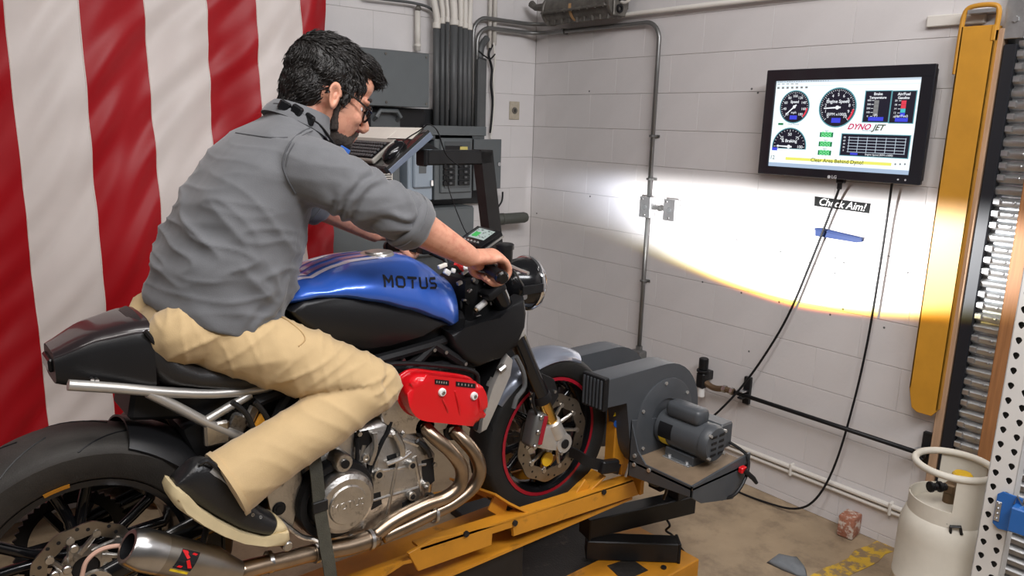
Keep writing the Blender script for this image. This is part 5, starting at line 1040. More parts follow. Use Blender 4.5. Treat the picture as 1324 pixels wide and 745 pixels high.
# engine
eng = obj('crankcase', MB().prism([W(x, y, -2.19) for x, y in ((455, 560), (500, 540), (545, 560), (566, 588), (562, 640), (540, 660), (500, 690), (440, 705), (395, 690), (380, 640), (405, 590))], (0, .34, 0), bev=.025, seg=3), M_['alu'], bk, ang=40)
for (xa, ya), (xb, yb_), r in (((470, 575), (458, 625), .008), ((490, 575), (478, 640), .007), ((515, 585), (500, 665), .007), ((535, 590), (545, 640), .008), ((480, 610), (550, 600), .006), ((470, 650), (540, 630), .006), ((500, 560), (540, 575), .008)):
    obj('rib', MB().tube([W(xa, ya, -2.187), W(xb, yb_, -2.187)], r, 8), M_['alu'], eng)
for x, y, r in ((487, 612, .016), (530, 600, .014), (530, 640, .013), (548, 625, .010), (470, 590, .010)):
    p = W(x, y, -2.19); obj('boss', MB().lathe([(0, .012), (r * .6, .012), (r * .6, .016), (r, .016), (r, 0)], p, (0, -1, 0), 16), M_['alu'], eng)
    if r > .012: obj('plug', MB().cyl(p + V((0, -.012, 0)), p + V((0, -.018, 0)), r * .55, 12), M_['black'], eng)
for x, y in ((463, 560), (520, 562), (556, 650), (505, 683), (455, 697), (560, 600)): p = W(x, y, -2.19); obj('bolt', MB().cyl(p + V((0, .004, 0)), p + V((0, -.012, 0)), .007, 6), M_['steel'], eng)
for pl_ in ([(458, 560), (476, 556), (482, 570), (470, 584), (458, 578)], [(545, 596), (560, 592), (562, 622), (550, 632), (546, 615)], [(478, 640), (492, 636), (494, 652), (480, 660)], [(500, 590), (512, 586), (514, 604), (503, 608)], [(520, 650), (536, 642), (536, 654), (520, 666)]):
    obj('recess_shade_patch', MB().prism([W(x, y, -2.191) for x, y in pl_], (0, .004, 0)), M_['black'], eng)  # flat black patches stand in for shaded hollows in the casting
for (xa, ya), (xb, yb_), r, mm in (((462, 566), (452, 640), .006, 'black'), ((484, 560), (478, 600), .008, 'alu'), ((510, 560), (520, 592), .010, 'alu'), ((500, 600), (530, 585), .007, 'alu'), ((470, 600), (464, 650), .008, 'steel'), ((540, 570), (556, 590), .007, 'blacksteel')):
    p0, p1 = W(xa, ya, -2.20), W(xb, yb_, -2.20); obj('oil_line', MB().tube([p0, (p0 + p1) / 2 + V((.006, -.006, 0)), p1], r, 8, 3), M_[mm], eng)
# clutch cover
cc = W(440, 645, -2.21); rcv = .088
cb = obj('clutch_cover', MB().lathe([(0, .046), (rcv * .58, .046), (rcv * .62, .041), (rcv * .80, .041), (rcv * .93, .034), (rcv, .020), (rcv, -.03)], cc, (0, -1, 0), 48), M_['alu'], bk, ang=30)
obj('cover_ring', MB().lathe([(rcv, .012), (rcv * 1.2, .012), (rcv * 1.26, .0), (rcv * 1.26, -.05), (rcv, -.05)], cc + V((-.012, 0, .004)), (0, -1, 0), 48), M_['black'], bk, ang=30)
lu = cc + V((.0, 0, .112)); obj('cover_lug', MB().lathe([(0, .03), (.022, .03), (.026, .024), (.026, -.03)], lu, (0, -1, 0), 20).lathe([(0, .032), (.012, .032), (.012, .03)], lu, (0, -1, 0), 14), M_['alu'], bk); obj('lug_bolt', MB().cyl(lu + V((0, -.028, 0)), lu + V((0, -.036, 0)), .012, 12), M_['black'], bk)
ct = text('cover_text', 'MOTUS', .028, M_['alu'], cb, frame(cc + V((0, -.046, 0)), (1, 0, -.05), (.05, 0, 1)), .0015)
# cylinder banks with heads and valve covers, both sides
vcp = [(515, 503), (519, 490), (534, 480), (562, 482), (603, 488), (613, 497), (618, 511), (616, 530), (605, 544), (580, 543), (563, 541), (534, 537), (520, 524)]
for s in (-1, 1):
    def yy_(d): return YB + s * d
    def E(x, y, d): p = W(x, y, -2.20); return V((p.x, yy_(d), p.z))
    hd = MB().prism([E(x, y, .05) for x, y in ((508, 505), (530, 490), (600, 495), (612, 530), (598, 552), (560, 560), (520, 565), (498, 548), (492, 528))], (0, s * .125, 0), bev=.008, seg=2); h = obj('cylinder_head', hd, M_['alu'], bk)
    for k in range(4): obj('head_fin', MB().box(E(545, 535, .08 + k * .022), (.20, .006, .10), MX.Rotation(.18, 3, 'Y')), M_['alu'], h)
    pts, _ = smooth_path([E(x, y, .165) for x, y in vcp], 1, 4, True)
    vc = obj('valve_cover', MB().prism(pts, (0, s * .062, 0), bev=.022, seg=4), M_['red'], bk, ang=60)
    cen = sum(pts, V()) / len(pts); fl2 = [cen + (p - cen) * 1.05 for p in pts]; obj('cover_flange', MB().prism(fl2, (0, s * .012, 0), bev=.004, seg=2), M_['red'], vc, ang=50)
    for x, y in ((559, 501), (600, 506)):
        p = E(x, y, .229 if s < 0 else .229); obj('cover_bolt', MB().lathe([(0, .006), (.010, .006), (.012, .003), (.012, -.006)], p, (0, s, 0), 16), M_['white'], vc); obj('bolt_head', MB().cyl(p + V((0, s * .005, 0)), p + V((0, s * .009, 0)), .0055, 6), M_['steel'], vc)
    for xa, xb in ((550, 568), (577, 602)):
        p0, p1 = E(xa, 488 + (xa - 550) * .11, .226), E(xb, 488 + (xb - 550) * .11, .226); m = MB().prism([p0 + V((0, 0, .008)), p1 + V((0, 0, .008)), p1 - V((0, 0, .006)), p0 - V((0, 0, .006))], (0, s * .0028, 0)); pl_ = obj('nameplate', m, M_['black'], vc)
        mk = MB()
        for i in range(5): q = p0 + (p1 - p0) * (.12 + .17 * i); mk.box(q + V((0, s * .0033, .001)), (.0035, .001, .006))
        obj('plate_print', mk, M_['alupaint'], vc, kind='stuff')
    for xa, ya, xb, yb_ in ((576, 500, 583, 535), (606, 505, 608, 530), (560, 510, 568, 530)): obj('cover_rib', MB().tube([E(xa, ya, .226), E((xa + xb) / 2 + 1, (ya + yb_) / 2, .229), E(xb, yb_, .222)], .0035, 8, 3), M_['red'], vc)
    # exhaust headers
    h1 = [E(551, 553, .17), E(556, 562, .20), E(572, 578, .225), E(584, 598, .23), E(582, 620, .228), E(566, 636, .222), E(540, 647, .215), E(505, 666, .21), E(478, 688, .205)]
    h2 = [E(588, 557, .17), E(594, 566, .20), E(604, 582, .222), E(608, 602, .228), E(600, 624, .222), E(576, 645, .215), E(552, 658, .21), E(522, 674, .205), E(490, 690, .20)]
    obj('exhaust_header', MB().tube(h1, .0205, 14, 5), M_['exh'], bk, ang=180); obj('exhaust_header', MB().tube(h2, .0205, 14, 5), M_['exh'], bk, ang=180)
    for x, y in ((551, 553), (588, 557)): obj('header_flange', MB().lathe([(.018, 0), (.032, 0), (.032, .010), (.018, .010)], E(x, y, .165), (0, s, 0), 16), M_['blacksteel'], bk)
    obj('exhaust_pipe', MB().tube([E(482, 690, .203), E(450, 700, .205), E(420, 706, .205), E(393, 711, .205), E(365, 717, .21), E(335, 722, .215), E(300, 730, .22)], [.026, .025, .023, .022, .022, .022, .024], 14, 4), M_['exh'], bk, ang=180)
    for x, y in ((548, 645), (552, 660), (470, 693), (400, 709), (340, 721)):
        p = E(x, y, .207); t_ = (E(x + 8, y - 2, .207) - p).normalized(); obj('pipe_clamp', MB().lathe([(.022, 0), (.028, 0), (.028, .010), (.022, .010)], p, t_, 18), M_['steel'], bk)
    # muffler
    ma, mb2_ = E(174, 699, .225), E(300, 730, .22); d_ = (mb2_ - ma); L = d_.length; dn_ = d_.normalized(); rm_ = .046
    mf = obj('muffler', MB().lathe([(.030, .0), (rm_ * .9, 0), (rm_ * .94, .012), (rm_, .045), (rm_, L * .70), (rm_ * .78, L * .84), (.026, L), (.02, L)], ma, dn_, 40), M_['ti'], bk, ang=40)
    obj('end_cap', MB().lathe([(.028, -.03), (.036, -.03), (rm_ * .86, -.026), (rm_ * 1.02, .004), (rm_ * 1.02, .045), (rm_ * .98, .046)], ma, dn_, 40), M_['steel'], mf, ang=30)
    obj('outlet', MB().lathe([(0, .03), (.028, .03), (.028, -.029)], ma, dn_, 28), M_['black'], mf)
    if s < 0:
        cdir = V((0, -1, 0)); rf = (CAM - ma); rf = (rf - dn_ * rf.dot(dn_)).normalized()
        aa = .0
        def MP(u, v, o=.0012): return ma + dn_ * u + (rf * math.cos(v / rm_ + aa) + dn_.cross(rf) * math.sin(v / rm_ + aa)) * (rm_ + o)
        sgn = 1 if (dn_.cross(rf)).z > 0 else -1
        def patch(name, poly, m, o):
            mm = MB(); 
            for quad in poly: mm.prism([MP(u, v * sgn, o) for u, v in quad], -rf * .0008)
            obj(name, mm, m, mf)
        patch('muffler_badge', [[(.066 + .008 * i / 4 + 0 * i, -.022 + .011 * i), (.110 + .002 * i, -.022 + .011 * i), (.112 + .002 * i, -.011 + .011 * i), (.068 + .008 * i / 4, -.011 + .011 * i)] for i in range(4)], M_['black'], .001)
        rdm = M_['red']
        patch('badge_mark', [[(.074, -.018), (.084, -.018), (.112, .017), (.102, .018)], [(.100, -.016), (.109, -.014), (.096, .002), (.089, -.002)], [(.090, .002), (.096, .006), (.082, .018), (.073, .017)], [(.078, .012), (.090, .014), (.086, .019), (.074, .019)]], rdm, .0022)
        patch('badge_strip', [[(.064, -.031), (.086, -.031), (.086, -.025), (.064, -.025)], [(.086, -.031), (.108, -.031), (.108, -.025), (.086, -.025)]], M_['styellow'], .001)
    obj('muffler_hanger', MB().tube([ma + dn_ * .16 + V((0, 0, rm_)), V((-2.90, yy_(.15), .96)), V((-2.84, yy_(.13), .96))], .008, 6), M_['black'], bk)
    # foot rest plate
    fpl = MB().prism([E(x, y, .165) for x, y in ((346, 600), (370, 608), (388, 600), (392, 618), (384, 655), (378, 690), (360, 692), (350, 660), (340, 620))], (0, s * .014, 0), bev=.003); fpo = obj('footrest_plate', fpl, M_['alu'], bk)
    q = E(361, 658, .18); obj('pivot_bolt', MB().lathe([(.006, .004), (.016, .004), (.018, 0)], q, (0, s, 0), 16).cyl(q, q + V((0, s * .006, 0)), .010, 8), M_['black'], fpo); obj('foot_peg', MB().cyl(E(356, 690, .16) + V((0, 0, .0)), E(356, 690, .16) + V((0, s * .10, 0)), .013, 12, .003), M_['alu'], bk)
    obj('brake_pedal' if s < 0 else 'shift_lever', MB().tube([E(361, 672, .19), E(385, 690, .195), E(400, 693, .2), E(412, 694, .235)], .007, 8, 3), M_['alu'], bk)
# radiator and its silver side tank, black air scoop
ra, rb_ = W(662, 462, -2.15), W(624, 556, -2.15); rd = (rb_ - ra); ang_ = math.atan2(-rd.z, rd.x)
obj('radiator', MB().box(((ra + rb_) / 2).x - .0 and V((((ra + rb_) / 2).x - .02, YB, ((ra + rb_) / 2).z), ), (rd.length, .25, .035), MX.Rotation(ang_, 3, 'Y'), .004), M_['black'], bk)
for s in (-1, 1):
    g = lambda x, y: V((W(x, y, -2.16).x, YB + s * .14, W(x, y, -2.16).z))
    rt_ = obj('radiator_tank', MB().prism([g(656, 458), g(664, 466), g(661, 486), (g(645, 520)), g(630, 556), g(621, 561), g(624, 545), g(638, 500)], (0, -s * .035, 0), bev=.004), M_['palealu'], bk)
    obj('radiator_cap', MB().cyl(g(645, 480), g(652, 474), .012, 10), M_['alu'], rt_)
    obj('coolant_hose', MB().tube([g(664, 462) + V((.01, 0, 0)), g(676, 480), g(678, 500), g(668, 515), g(664, 528)], .008, 8, 4), M_['conduitgrey'], bk)
    sc_ = [(578, 428), (600, 432), (625, 424), (645, 411), (662, 396), (679, 384), (682, 405), (680, 424), (669, 449), (648, 462), (619, 476), (600, 466), (586, 449)]
    obj('air_scoop', MB().prism([V((W(x, y, -2.16).x, YB + s * .145, W(x, y, -2.16).z)) for x, y in sc_], (0, -s * .075, 0), bev=.02, seg=4), M_['black'], bk, ang=60)
# fork, clamps
fb_, ft_ = V((ax_f.x + .0, 0, ax_f.z)), None
f0 = W(672, 445, -2.125); f1 = W(718, 556, -2.125); fd = (f0 - f1).normalized()
for s in (-1, 1):
    yy = YB + s * .105; o_ = V((f1.x, yy, f1.z)); ftop = o_ + fd * .66
    fk_ = obj('fork_tube', MB().cyl(o_ + fd * .16, ftop, .029, 20, .003), M_['blackgloss'], bk, ang=40)
    obj('fork_slider', MB().cyl(o_ + fd * .02, o_ + fd * .17, .0215, 18), M_['gold'], fk_, ang=40)
    obj('dust_seal', MB().lathe([(.022, 0), (.033, 0), (.034, .012), (.031, .03), (.022, .03)], o_ + fd * .14, fd, 20), M_['black'], fk_)
    obj('seal_print', MB().lathe([(.0305, 0), (.031, 0), (.031, .012), (.0305, .012)], o_ + fd * .185, fd, 8, 2.2, 3.4), M_['white'], fk_)
    ac = V((ax_f.x, yy, ax_f.z)); bt2 = MB().cyl(o_ + fd * .045, o_ - fd * .03, .030, 18, .006).lathe([(.016, -.022), (.034, -.022), (.036, -.018), (.036, .018), (.034, .022), (.016, .022), (.016, -.022)], ac, (0, 1, 0), 24)
    pA = o_ + fd * .03; bt2.prism([pA + V((.02, .016 * s, .01)), ac + V((.034, .016 * s, .01)), ac + V((.01, .016 * s, -.034)), ac + V((-.06, .016 * s, -.01)), ac + V((-.135, .016 * s, .02)), ac + V((-.14, .016 * s, .045)), ac + V((-.08, .016 * s, .085)), pA + V((-.035, .016 * s, .0))], (0, -.026 * s, 0), bev=.005, seg=2)
    ab = obj('axle_clamp', bt2, M_['palealu'], fk_, ang=40); obj('axle_end', MB().cyl(ac + V((0, s * .018, 0)), ac + V((0, s * .026, 0)), .017, 16), M_['black'], ab); obj('pinch_bolt', MB().cyl(ac + V((-.02, s * .022, -.03)), ac + V((-.02, s * .03, -.03)), .006, 6), M_['steel'], ab)
    cA = ac + V((-.115, -s * .012, .075)); rot = MX.Rotation(-.35, 3, 'Y')
    cl = obj('front_caliper', MB().box(cA, (.055, .06, .125), MX.Rotation(.25, 3, 'Y'), .014, 3), M_['conduit'], bk, ang=50)
    obj('caliper_stripe', MB().box(cA + V((.012, s * .031, 0)), (.018, .002, .10), MX.Rotation(.25, 3, 'Y')), M_['redrim'], cl)
    for dz in (-.05, 0, .05): obj('caliper_bolt', MB().cyl(cA + V((-.012 + dz * .25, s * .03, dz)), cA + V((-.012 + dz * .25, s * .037, dz)), .009, 8, .002), M_['steel'], cl)
    obj('brake_line', MB().tube([cA + V((-.01, s * .02, .06)), cA + V((-.03, s * .02, .12)), cA + V((-.01, s * .02, .20)), cA + V((-.05, 0, .28))], .005, 6, 5), M_['black'], bk)
steer0 = V((f1.x, YB, f1.z))
for h in (.42, .60): obj('triple_clamp', MB().box(steer0 + fd * h + V((-.02, 0, 0)), (.075, .27, .028), MX.Rotation(-math.atan2(fd.x, fd.z) * -1, 3, 'Y'), .008, 2), M_['alupaint'] if h < .5 else M_['black'], bk)
obj('head_stock', MB().cyl(steer0 + fd * .40 + V((-.05, 0, 0)), steer0 + fd * .60 + V((-.05, 0, 0)), .035, 16), M_['blacksteel'], bk)
obj('hub_badge', MB().cyl(ax_f + V((-.03, -.075, -.07)), ax_f + V((-.03, -.069, -.07)), .026, 18), mat('yellow_badge', srgb(222, 176, 30), .4), bk)
# front fender
rings = []; hn = 20
for i in range(hn + 1):
    a = math.radians(62 + 82 * i / hn); d = V((math.cos(a), 0, math.sin(a))); wd = .072 * (.8 + .2 * math.sin(PI * i / hn)); ring = []
    for j in range(11): b = -1.4 + 2.8 * j / 10; ring.append(ax_f + d * (.322 - .045 * (1 - math.cos(b))) + Yv * (wd * math.sin(b)))
    for j in range(10, -1, -1): b = -1.4 + 2.8 * j / 10; ring.append(ax_f + d * (.318 - .045 * (1 - math.cos(b))) + Yv * ((wd - .003) * math.sin(b)))
    rings.append(ring)
fe = obj('front_fender', MB().loft(rings), M_['fend'], bk, ang=60)
for s in (-1, 1):
    yy = YB + s * .074; g = lambda x, y: V((W(x, y, -2.095).x, yy, W(x, y, -2.095).z)); obj('fender_stay', MB().prism([g(690, 478), g(716, 490), g(722, 512), g(712, 528), g(698, 510)], (0, s * .004, 0), bev=.001), M_['carbon'], fe)
    p = g(716, 506); obj('stay_bolt', MB().cyl(p, p + V((0, s * .010, 0)), .006, 8), M_['steel'], fe)
# headlight
hc = W(676, 366, YB); hr = .088; hx_ = V((1, 0, -.06)).normalized()
hl_ = obj('headlight_shell', MB().lathe([(0, -.11), (.03, -.105), (.06, -.085), (.08, -.045), (hr, 0), (hr, .012)], hc, hx_, 40), M_['blackgloss'], bk, ang=60)
obj('headlight_ring', MB().lathe([(hr - .006, .006), (hr + .004, .006), (hr + .007, .014), (hr + .004, .026), (hr - .008, .028), (hr - .010, .012), (hr - .006, .006)], hc, hx_, 40), M_['chrome'], hl_, ang=40)
obj('headlight_lens', MB().lathe([(hr - .008, .018), (hr * .6, .030), (0, .036)], hc, hx_, 40), mat('headlight_glass', (.7, .75, .8), .1, emit=(.9, .95, 1), es=3), hl_, ang=60)
for s in (-1, 1):
    obj('headlight_bracket', MB().box(hc + V((-.035, s * .093, 0)), (.09, .006, .03), bev=.002).box(steer0 + fd * .5 + V((.015, s * .098, 0)), (.09, .01, .05), bev=.003), M_['black'], hl_)
p = W(685, 383, -2.1); obj('adjuster', MB().cyl(p + V((-.02, .02, 0)), p + V((-.02, 0, 0)), .010, 10), M_['steel'], hl_); obj('adjuster_rod', MB().tube([W(665, 350, -2.1), W(683, 380, -2.11)], .003, 6), M_['steel'], hl_)
# handlebars, grips, levers, reservoir
GX = {}
for s in (-1, 1):
    ge = W(648, 358, -2.32); ge = V((ge.x, YB + s * .30, ge.z)); gi = ge + V((.03, -s * .135, .018)); root = V((steer0 + fd * .62).to_tuple()) + V((-.03, s * .105, .02))
    GX[s] = (ge, gi)
    obj('handlebar', MB().tube([root, root + V((0, s * .02, .03)), gi, ge], .011, 12), M_['black'], bk)
    g_ = obj('grip', MB().lathe([(.011, 0), (.020, .0), (.020, .004), (.0165, .008), (.0165, .11), (.021, .115), (.021, .122), (.011, .122)], ge, (gi - ge), 20), M_['black'], bk)
    obj('bar_end', MB().lathe([(0, .016), (.014, .016), (.019, .010), (.019, 0), (.011, -.002)], ge, (ge - gi), 20), M_['blackgloss'], g_)
    obj('switch_block', MB().box(gi + V((.008, -s * .02, 0)), (.04, .045, .045), bev=.008, seg=2), M_['black'], bk)
    obj('kill_switch', MB().box(gi + V((-.012, -s * .02, .024)), (.016, .02, .008), bev=.002), M_['red'], bk)
    lv = gi + V((.05, -s * .02, -.004)); obj('lever', MB().tube([lv, lv + V((.028, s * .04, -.008)), lv + V((.022, s * .12, -.014)), lv + V((.024, s * .15, -.016))], [.008, .007, .006, .006], 8, 4), M_['alupaint'], bk)
    obj('lever_perch', MB().box(lv + V((-.02, 0, 0)), (.05, .03, .028), bev=.006), M_['black'], bk)
rv = W(653, 322, -2.10); obj('brake_reservoir', MB().lathe([(0, -.045), (.022, -.045), (.024, -.04), (.026, .0), (.029, .0), (.029, .014), (.024, .018), (0, .018)], rv, (0, 0, 1), 22), M_['black'], bk)
obj('reservoir_hose', MB().tube([rv + V((0, 0, -.045)), rv + V((0, -.02, -.09)), GX[-1][1] + V((.03, .03, .0))], .006, 6, 4), M_['black'], bk)
# dash display
A_ = V((-2.008, -1.93, 1.507)); B_ = V((-2.008, -2.055, 1.503)); C_ = W(648, 299, -2.055); U_ = C_ - B_; U_ = V((U_.x, 0, U_.z)); dn2 = (B_ - A_).cross(U_).normalized()
if dn2.z < 0: dn2 = -dn2
da = obj('dash_display', MB().prism([A_, B_, B_ + U_, A_ + U_], dn2 * -.022, bev=.004, seg=2), M_['blackgloss'], bk)
def D(u, v, h=.0006): return A_ + (B_ - A_) * u + U_ * v + dn2 * h
obj('display_rim', MB().prism([D(1.01, -.01, -.016), D(1.01, 1.01, -.016), D(1.01, 1.01, -.022), D(1.01, -.01, -.022)], (0, -.002, 0)), M_['alupaint'], da)
obj('display_screen', MB().prism([D(.2, .32), D(.86, .32), D(.86, .88), D(.2, .88)], dn2 * .0006), mat('dash_lit', (.02, .02, .02), .3, emit=srgb(190, 205, 200), es=.7), da)
rr = random.Random(5); mk = MB(); mg = MB()
for i in range(26):
    u, v = rr.uniform(.24, .8), rr.uniform(.36, .82); mk.prism([D(u, v, .0014), D(u + .04, v, .0014), D(u + .04, v + .03, .0014), D(u, v + .03, .0014)], dn2 * .0003)
mg.prism([D(.26, .40, .0016), D(.48, .40, .0016), D(.48, .66, .0016), D(.26, .66, .0016)], dn2 * .0003)
obj('screen_text', mk, M_['black'], da, kind='stuff'); obj('screen_field', mg, em('dash_green', 60, 190, 90, .8), da)
for i in range(5): obj('button', MB().cyl(D(.22 + .14 * i, .14, 0), D(.22 + .14 * i, .14, .003), .004, 10), M_['alupaint'], da)
obj('dash_bracket', MB().tube([D(.5, .5, -.022), steer0 + fd * .62 + V((-.02, 0, .01))], .014, 8), M_['black'], bk)
# clutter between tank and fork: fuse holder, hoses, connectors
rr = random.Random(11)
for i, (x0, y0, x1, y1, r, mm) in enumerate(((600, 352, 622, 372, .010, 'black'), (598, 362, 618, 388, .008, 'alu'), (610, 350, 640, 366, .007, 'black'), (604, 390, 640, 405, .012, 'black'), (600, 402, 650, 392, .007, 'blacksteel'), (612, 400, 634, 384, .009, 'steel'), (605, 410, 645, 400, .006, 'steel'), (625, 376, 640, 398, .008, 'black'), (636, 372, 648, 400, .009, 'black'), (596, 344, 604, 356, .012, 'white'), (590, 340, 596, 352, .010, 'red'), (640, 410, 660, 386, .010, 'black'), (575, 345, 600, 352, .009, 'black'))):
    yy = -2.09 + .04 * rr.random(); p0, p1 = W(x0, y0, yy), W(x1, y1, yy + .01)
    obj('cable_connector' if r > .0085 else 'hose', MB().tube([p0, (p0 + p1) / 2 + V((0, -.006, .004)), p1], [r, r * 1.1, r * .9], 8), M_[mm], bk)
for i in range(9):
    p0 = W(598 + 5 * i, 350 + rr.random() * 30, -2.06); p1 = W(600 + 6 * i, 395 + rr.random() * 20, -2.07); obj('hose', MB().tube([p0, (p0 + p1) / 2 + V((rr.uniform(-.02, .02), -.015, 0)), p1], .004, 6, 3), M_['black' if i % 3 else 'conduitgrey'], bk)
for i in range(7):
    p = W(600 + rr.random() * 45, 352 + rr.random() * 50, -2.10); obj('cable_connector', MB().box(p, (.02, .014, .014), MX.Rotation(rr.random() * 2, 3, 'Y'), .002), M_['black' if i % 2 else 'conduitgrey'], bk)
obj('steering_cover', MB().box((-2.02, YB, 1.34), (.16, .16, .16), bev=.03, seg=2), M_['black'], bk)
obj('fuse_holder', MB().cyl(W(616, 400, -2.12), W(628, 390, -2.12), .010, 12, .002), M_['white'], bk); obj('fuse_tip', MB().cyl(W(614, 402, -2.12), W(616.5, 400, -2.12), .008, 10), M_['brass'], bk)
for x, y in ((560, 452), (575, 455), (600, 470), (520, 465), (540, 470), (610, 478)): p = W(x, y, -2.15); obj('bolt', MB().cyl(p, p + V((0, -.010, 0)), .006, 6), M_['steel'], bk)
for pts in ([(470, 478), (510, 470), (560, 472), (612, 480), (618, 500), (620, 530)], [(505, 545), (500, 560), (492, 575), (470, 630), (468, 660)], [(480, 590), (474, 610), (468, 640)], [(330, 520), (345, 540), (352, 570)], [(300, 520), (318, 535), (330, 560)]):
    obj('hose', MB().tube([W(x, y, -2.19) for x, y in pts], .007, 8, 4), M_['black'], bk)
for x, y, w_, h_, mm in ((305, 545, .05, .05, 'alu'), (322, 535, .03, .06, 'alu'), (335, 545, .03, .05, 'yellow'), (300, 565, .05, .04, 'conduit'), (345, 560, .03, .08, 'black')): p = W(x, y, -2.10); obj('linkage_block', MB().box(p, (w_, .04, h_), MX.Rotation(.5, 3, 'Y'), .006), M_[mm], bk)
obj('rear_fairing', MB().box((-2.86, YB, 1.06), (.10, .16, .20), MX.Rotation(-.35, 3, 'Y'), .02, 2), M_['carbon'], bk)
for x, y, a_, b_, mm in ((572, 344, .030, .012, 'paper'), (578, 352, .022, .016, 'white'), (586, 350, .012, .014, 'white'), (601, 352, .024, .010, 'alu'), (594, 366, .018, .012, 'alu'), (612, 362, .012, .012, 'steel'), (607, 376, .016, .008, 'steel'), (622, 382, .010, .010, 'alu'), (634, 392, .008, .014, 'steel'), (600, 388, .014, .006, 'steel'), (618, 408, .020, .005, 'steel'), (642, 380, .010, .018, 'alu'), (628, 368, .014, .006, 'steel')):
    p = W(x, y, -2.11); obj('cable_clamp', MB().box(p, (a_, .012, b_), MX.Rotation(rr.uniform(-.6, .6), 3, 'Y'), .003, 2), M_[mm], bk)
# the beam: a projector lamp inside the headlight, cut off at the top, colour fringes as the lens throws them
ld = bpy.data.lights.new('headlight_beam', 'SPOT'); ld.energy = 430; ld.spot_size = math.radians(100); ld.spot_blend = 0.0; ld.shadow_soft_size = .012
lo_ = bpy.data.objects.new('headlight_beam', ld); COL.objects.link(lo_); lo_.location = hc + hx_ * .05
lo_.rotation_euler = frame(lo_.location, (0, -1, 0), (0, 0, 1)).to_euler()
ld.use_nodes = True; nt = ld.node_tree; em_ = nt.nodes['Emission']; L = nt.links; N = nt.nodes.new
tcn = N('ShaderNodeTexCoord'); sx = N('ShaderNodeSeparateXYZ'); L.new(tcn.outputs['Normal'], sx.inputs[0])
def mth(op, a, b=None, c=None):
    n = N('ShaderNodeMath'); n.operation = op
    for i, q in enumerate((a, b, c)):
        if q is None: continue
        if isinstance(q, (int, float)): n.inputs[i].default_value = q
        else: L.new(q, n.inputs[i])
    return n.outputs[0]
zz = mth('ABSOLUTE', sx.outputs[2]); hu = mth('DIVIDE', sx.outputs[0], zz); hv = mth('DIVIDE', sx.outputs[1], zz)
comb = N('ShaderNodeCombineColor'); BEAM = dict(u0=.0, a=.76, b=.275, vt=.10)
for ch, (ga, gb) in enumerate(((.985, 1.028), (1.0, 1.010), (1.03, .966))):
    du = mth('DIVIDE', mth('SUBTRACT', hu, BEAM['u0']), BEAM['a'] * ga); dv = mth('DIVIDE', mth('SUBTRACT', hv, BEAM['vt']), BEAM['b'] * gb)
    r_ = mth('POWER', mth('ADD', mth('POWER', mth('ABSOLUTE', du), 1.65), mth('POWER', mth('ABSOLUTE', dv), 1.85)), .57); ew = mth('ADD', mth('MULTIPLY', mth('POWER', mth('ABSOLUTE', du), 2.5), .26), .035)
    mr = N('ShaderNodeMapRange'); mr.interpolation_type = 'SMOOTHSTEP'; L.new(mth('SUBTRACT', 1.0, ew), mr.inputs[1]); L.new(mth('ADD', 1.0, ew), mr.inputs[2]); mr.inputs[3].default_value = 1; mr.inputs[4].default_value = 0; L.new(r_, mr.inputs[0])
    mt = N('ShaderNodeMapRange'); mt.interpolation_type = 'SMOOTHSTEP'; mt.inputs[1].default_value = BEAM['vt'] - .02; mt.inputs[2].default_value = BEAM['vt'] + .075; mt.inputs[3].default_value = 1; mt.inputs[4].default_value = 0; L.new(hv, mt.inputs[0])
    L.new(mth('MULTIPLY', mr.outputs[0], mt.outputs[0]), comb.inputs[ch])
L.new(comb.outputs[0], em_.inputs['Color'])
# ------------------------------------------------------------------ rider
from mathutils import noise as NZ
M_['skin'] = mat('skin', srgb(208, 150, 124), .5, var=.10, vscale=22, bump=.06, bscale=260, col2=srgb(186, 112, 92), c2lo=.5, c2hi=.75)
M_['shirt'] = mat('grey_shirt_cotton', srgb(98, 99, 102), .85, var=.07, vscale=26, bump=.12, bscale=420, sheen=.25)
M_['chino'] = mat('khaki_chino', srgb(190, 163, 120), .8, var=.05, vscale=20, bump=.1, bscale=420, sheen=.2)
M_['hair'] = mat('dark_hair', (.012, .010, .009), .38, var=.35, vscale=40, stretch=(1, 3, 3), bump=.3, bscale=160)
M_['beard'] = mat('dark_beard', (.030, .020, .015), .6, var=.4, vscale=120, bump=.6, bscale=500)
M_['leather'] = mat('black_leather', (.012, .012, .013), .32, var=.2, vscale=16, bump=.12, bscale=220)
M_['solecream'] = mat('cream_rubber', srgb(208, 190, 150), .6, var=.1, vscale=20)
rider = thing('person', 'person in grey shirt and khaki trousers leaning forward astride the motorcycle', 'person', (-2.83, YB, 1.30))
def MY(p, s): return V((p[0], YB + s * abs(p[1] - YB), p[2])) if True else p
def side(p, s): d = YB - p.y; return V((p.x, YB + s * d, p.z))          # near-side point (s = -1) or its mirror (s = +1)
RSH = V((-2.628, -2.185, 1.765)); REL = V((-2.447, -2.285, 1.652)); RWR = V((-2.205, -2.272, 1.518))
RHIP = V((-2.85, -2.11, 1.372)); RKN = V((-2.495, -2.235, 1.195)); RAN = V((-2.872, -2.245, 1.045))
hf = V((math.cos(.42), 0, -math.sin(.42))); hu_ = V((math.sin(.42), 0, math.cos(.42))); HO = V((-2.497, YB - .005, 1.942)); HS = 1.07
turn = MX.Rotation(-.10, 3, 'Z'); hf = turn @ hf; hr_ = turn @ V((0, -1, 0)); hu_ = hf.cross(hr_) * -1 if hf.cross(hr_).z < 0 else hf.cross(hr_)
def H(f, u, r=0): return HO + hf * (f * HS) + hu_ * (u * HS) + hr_ * (r * HS)
RH = MX((hf, hr_, hu_)).transposed()
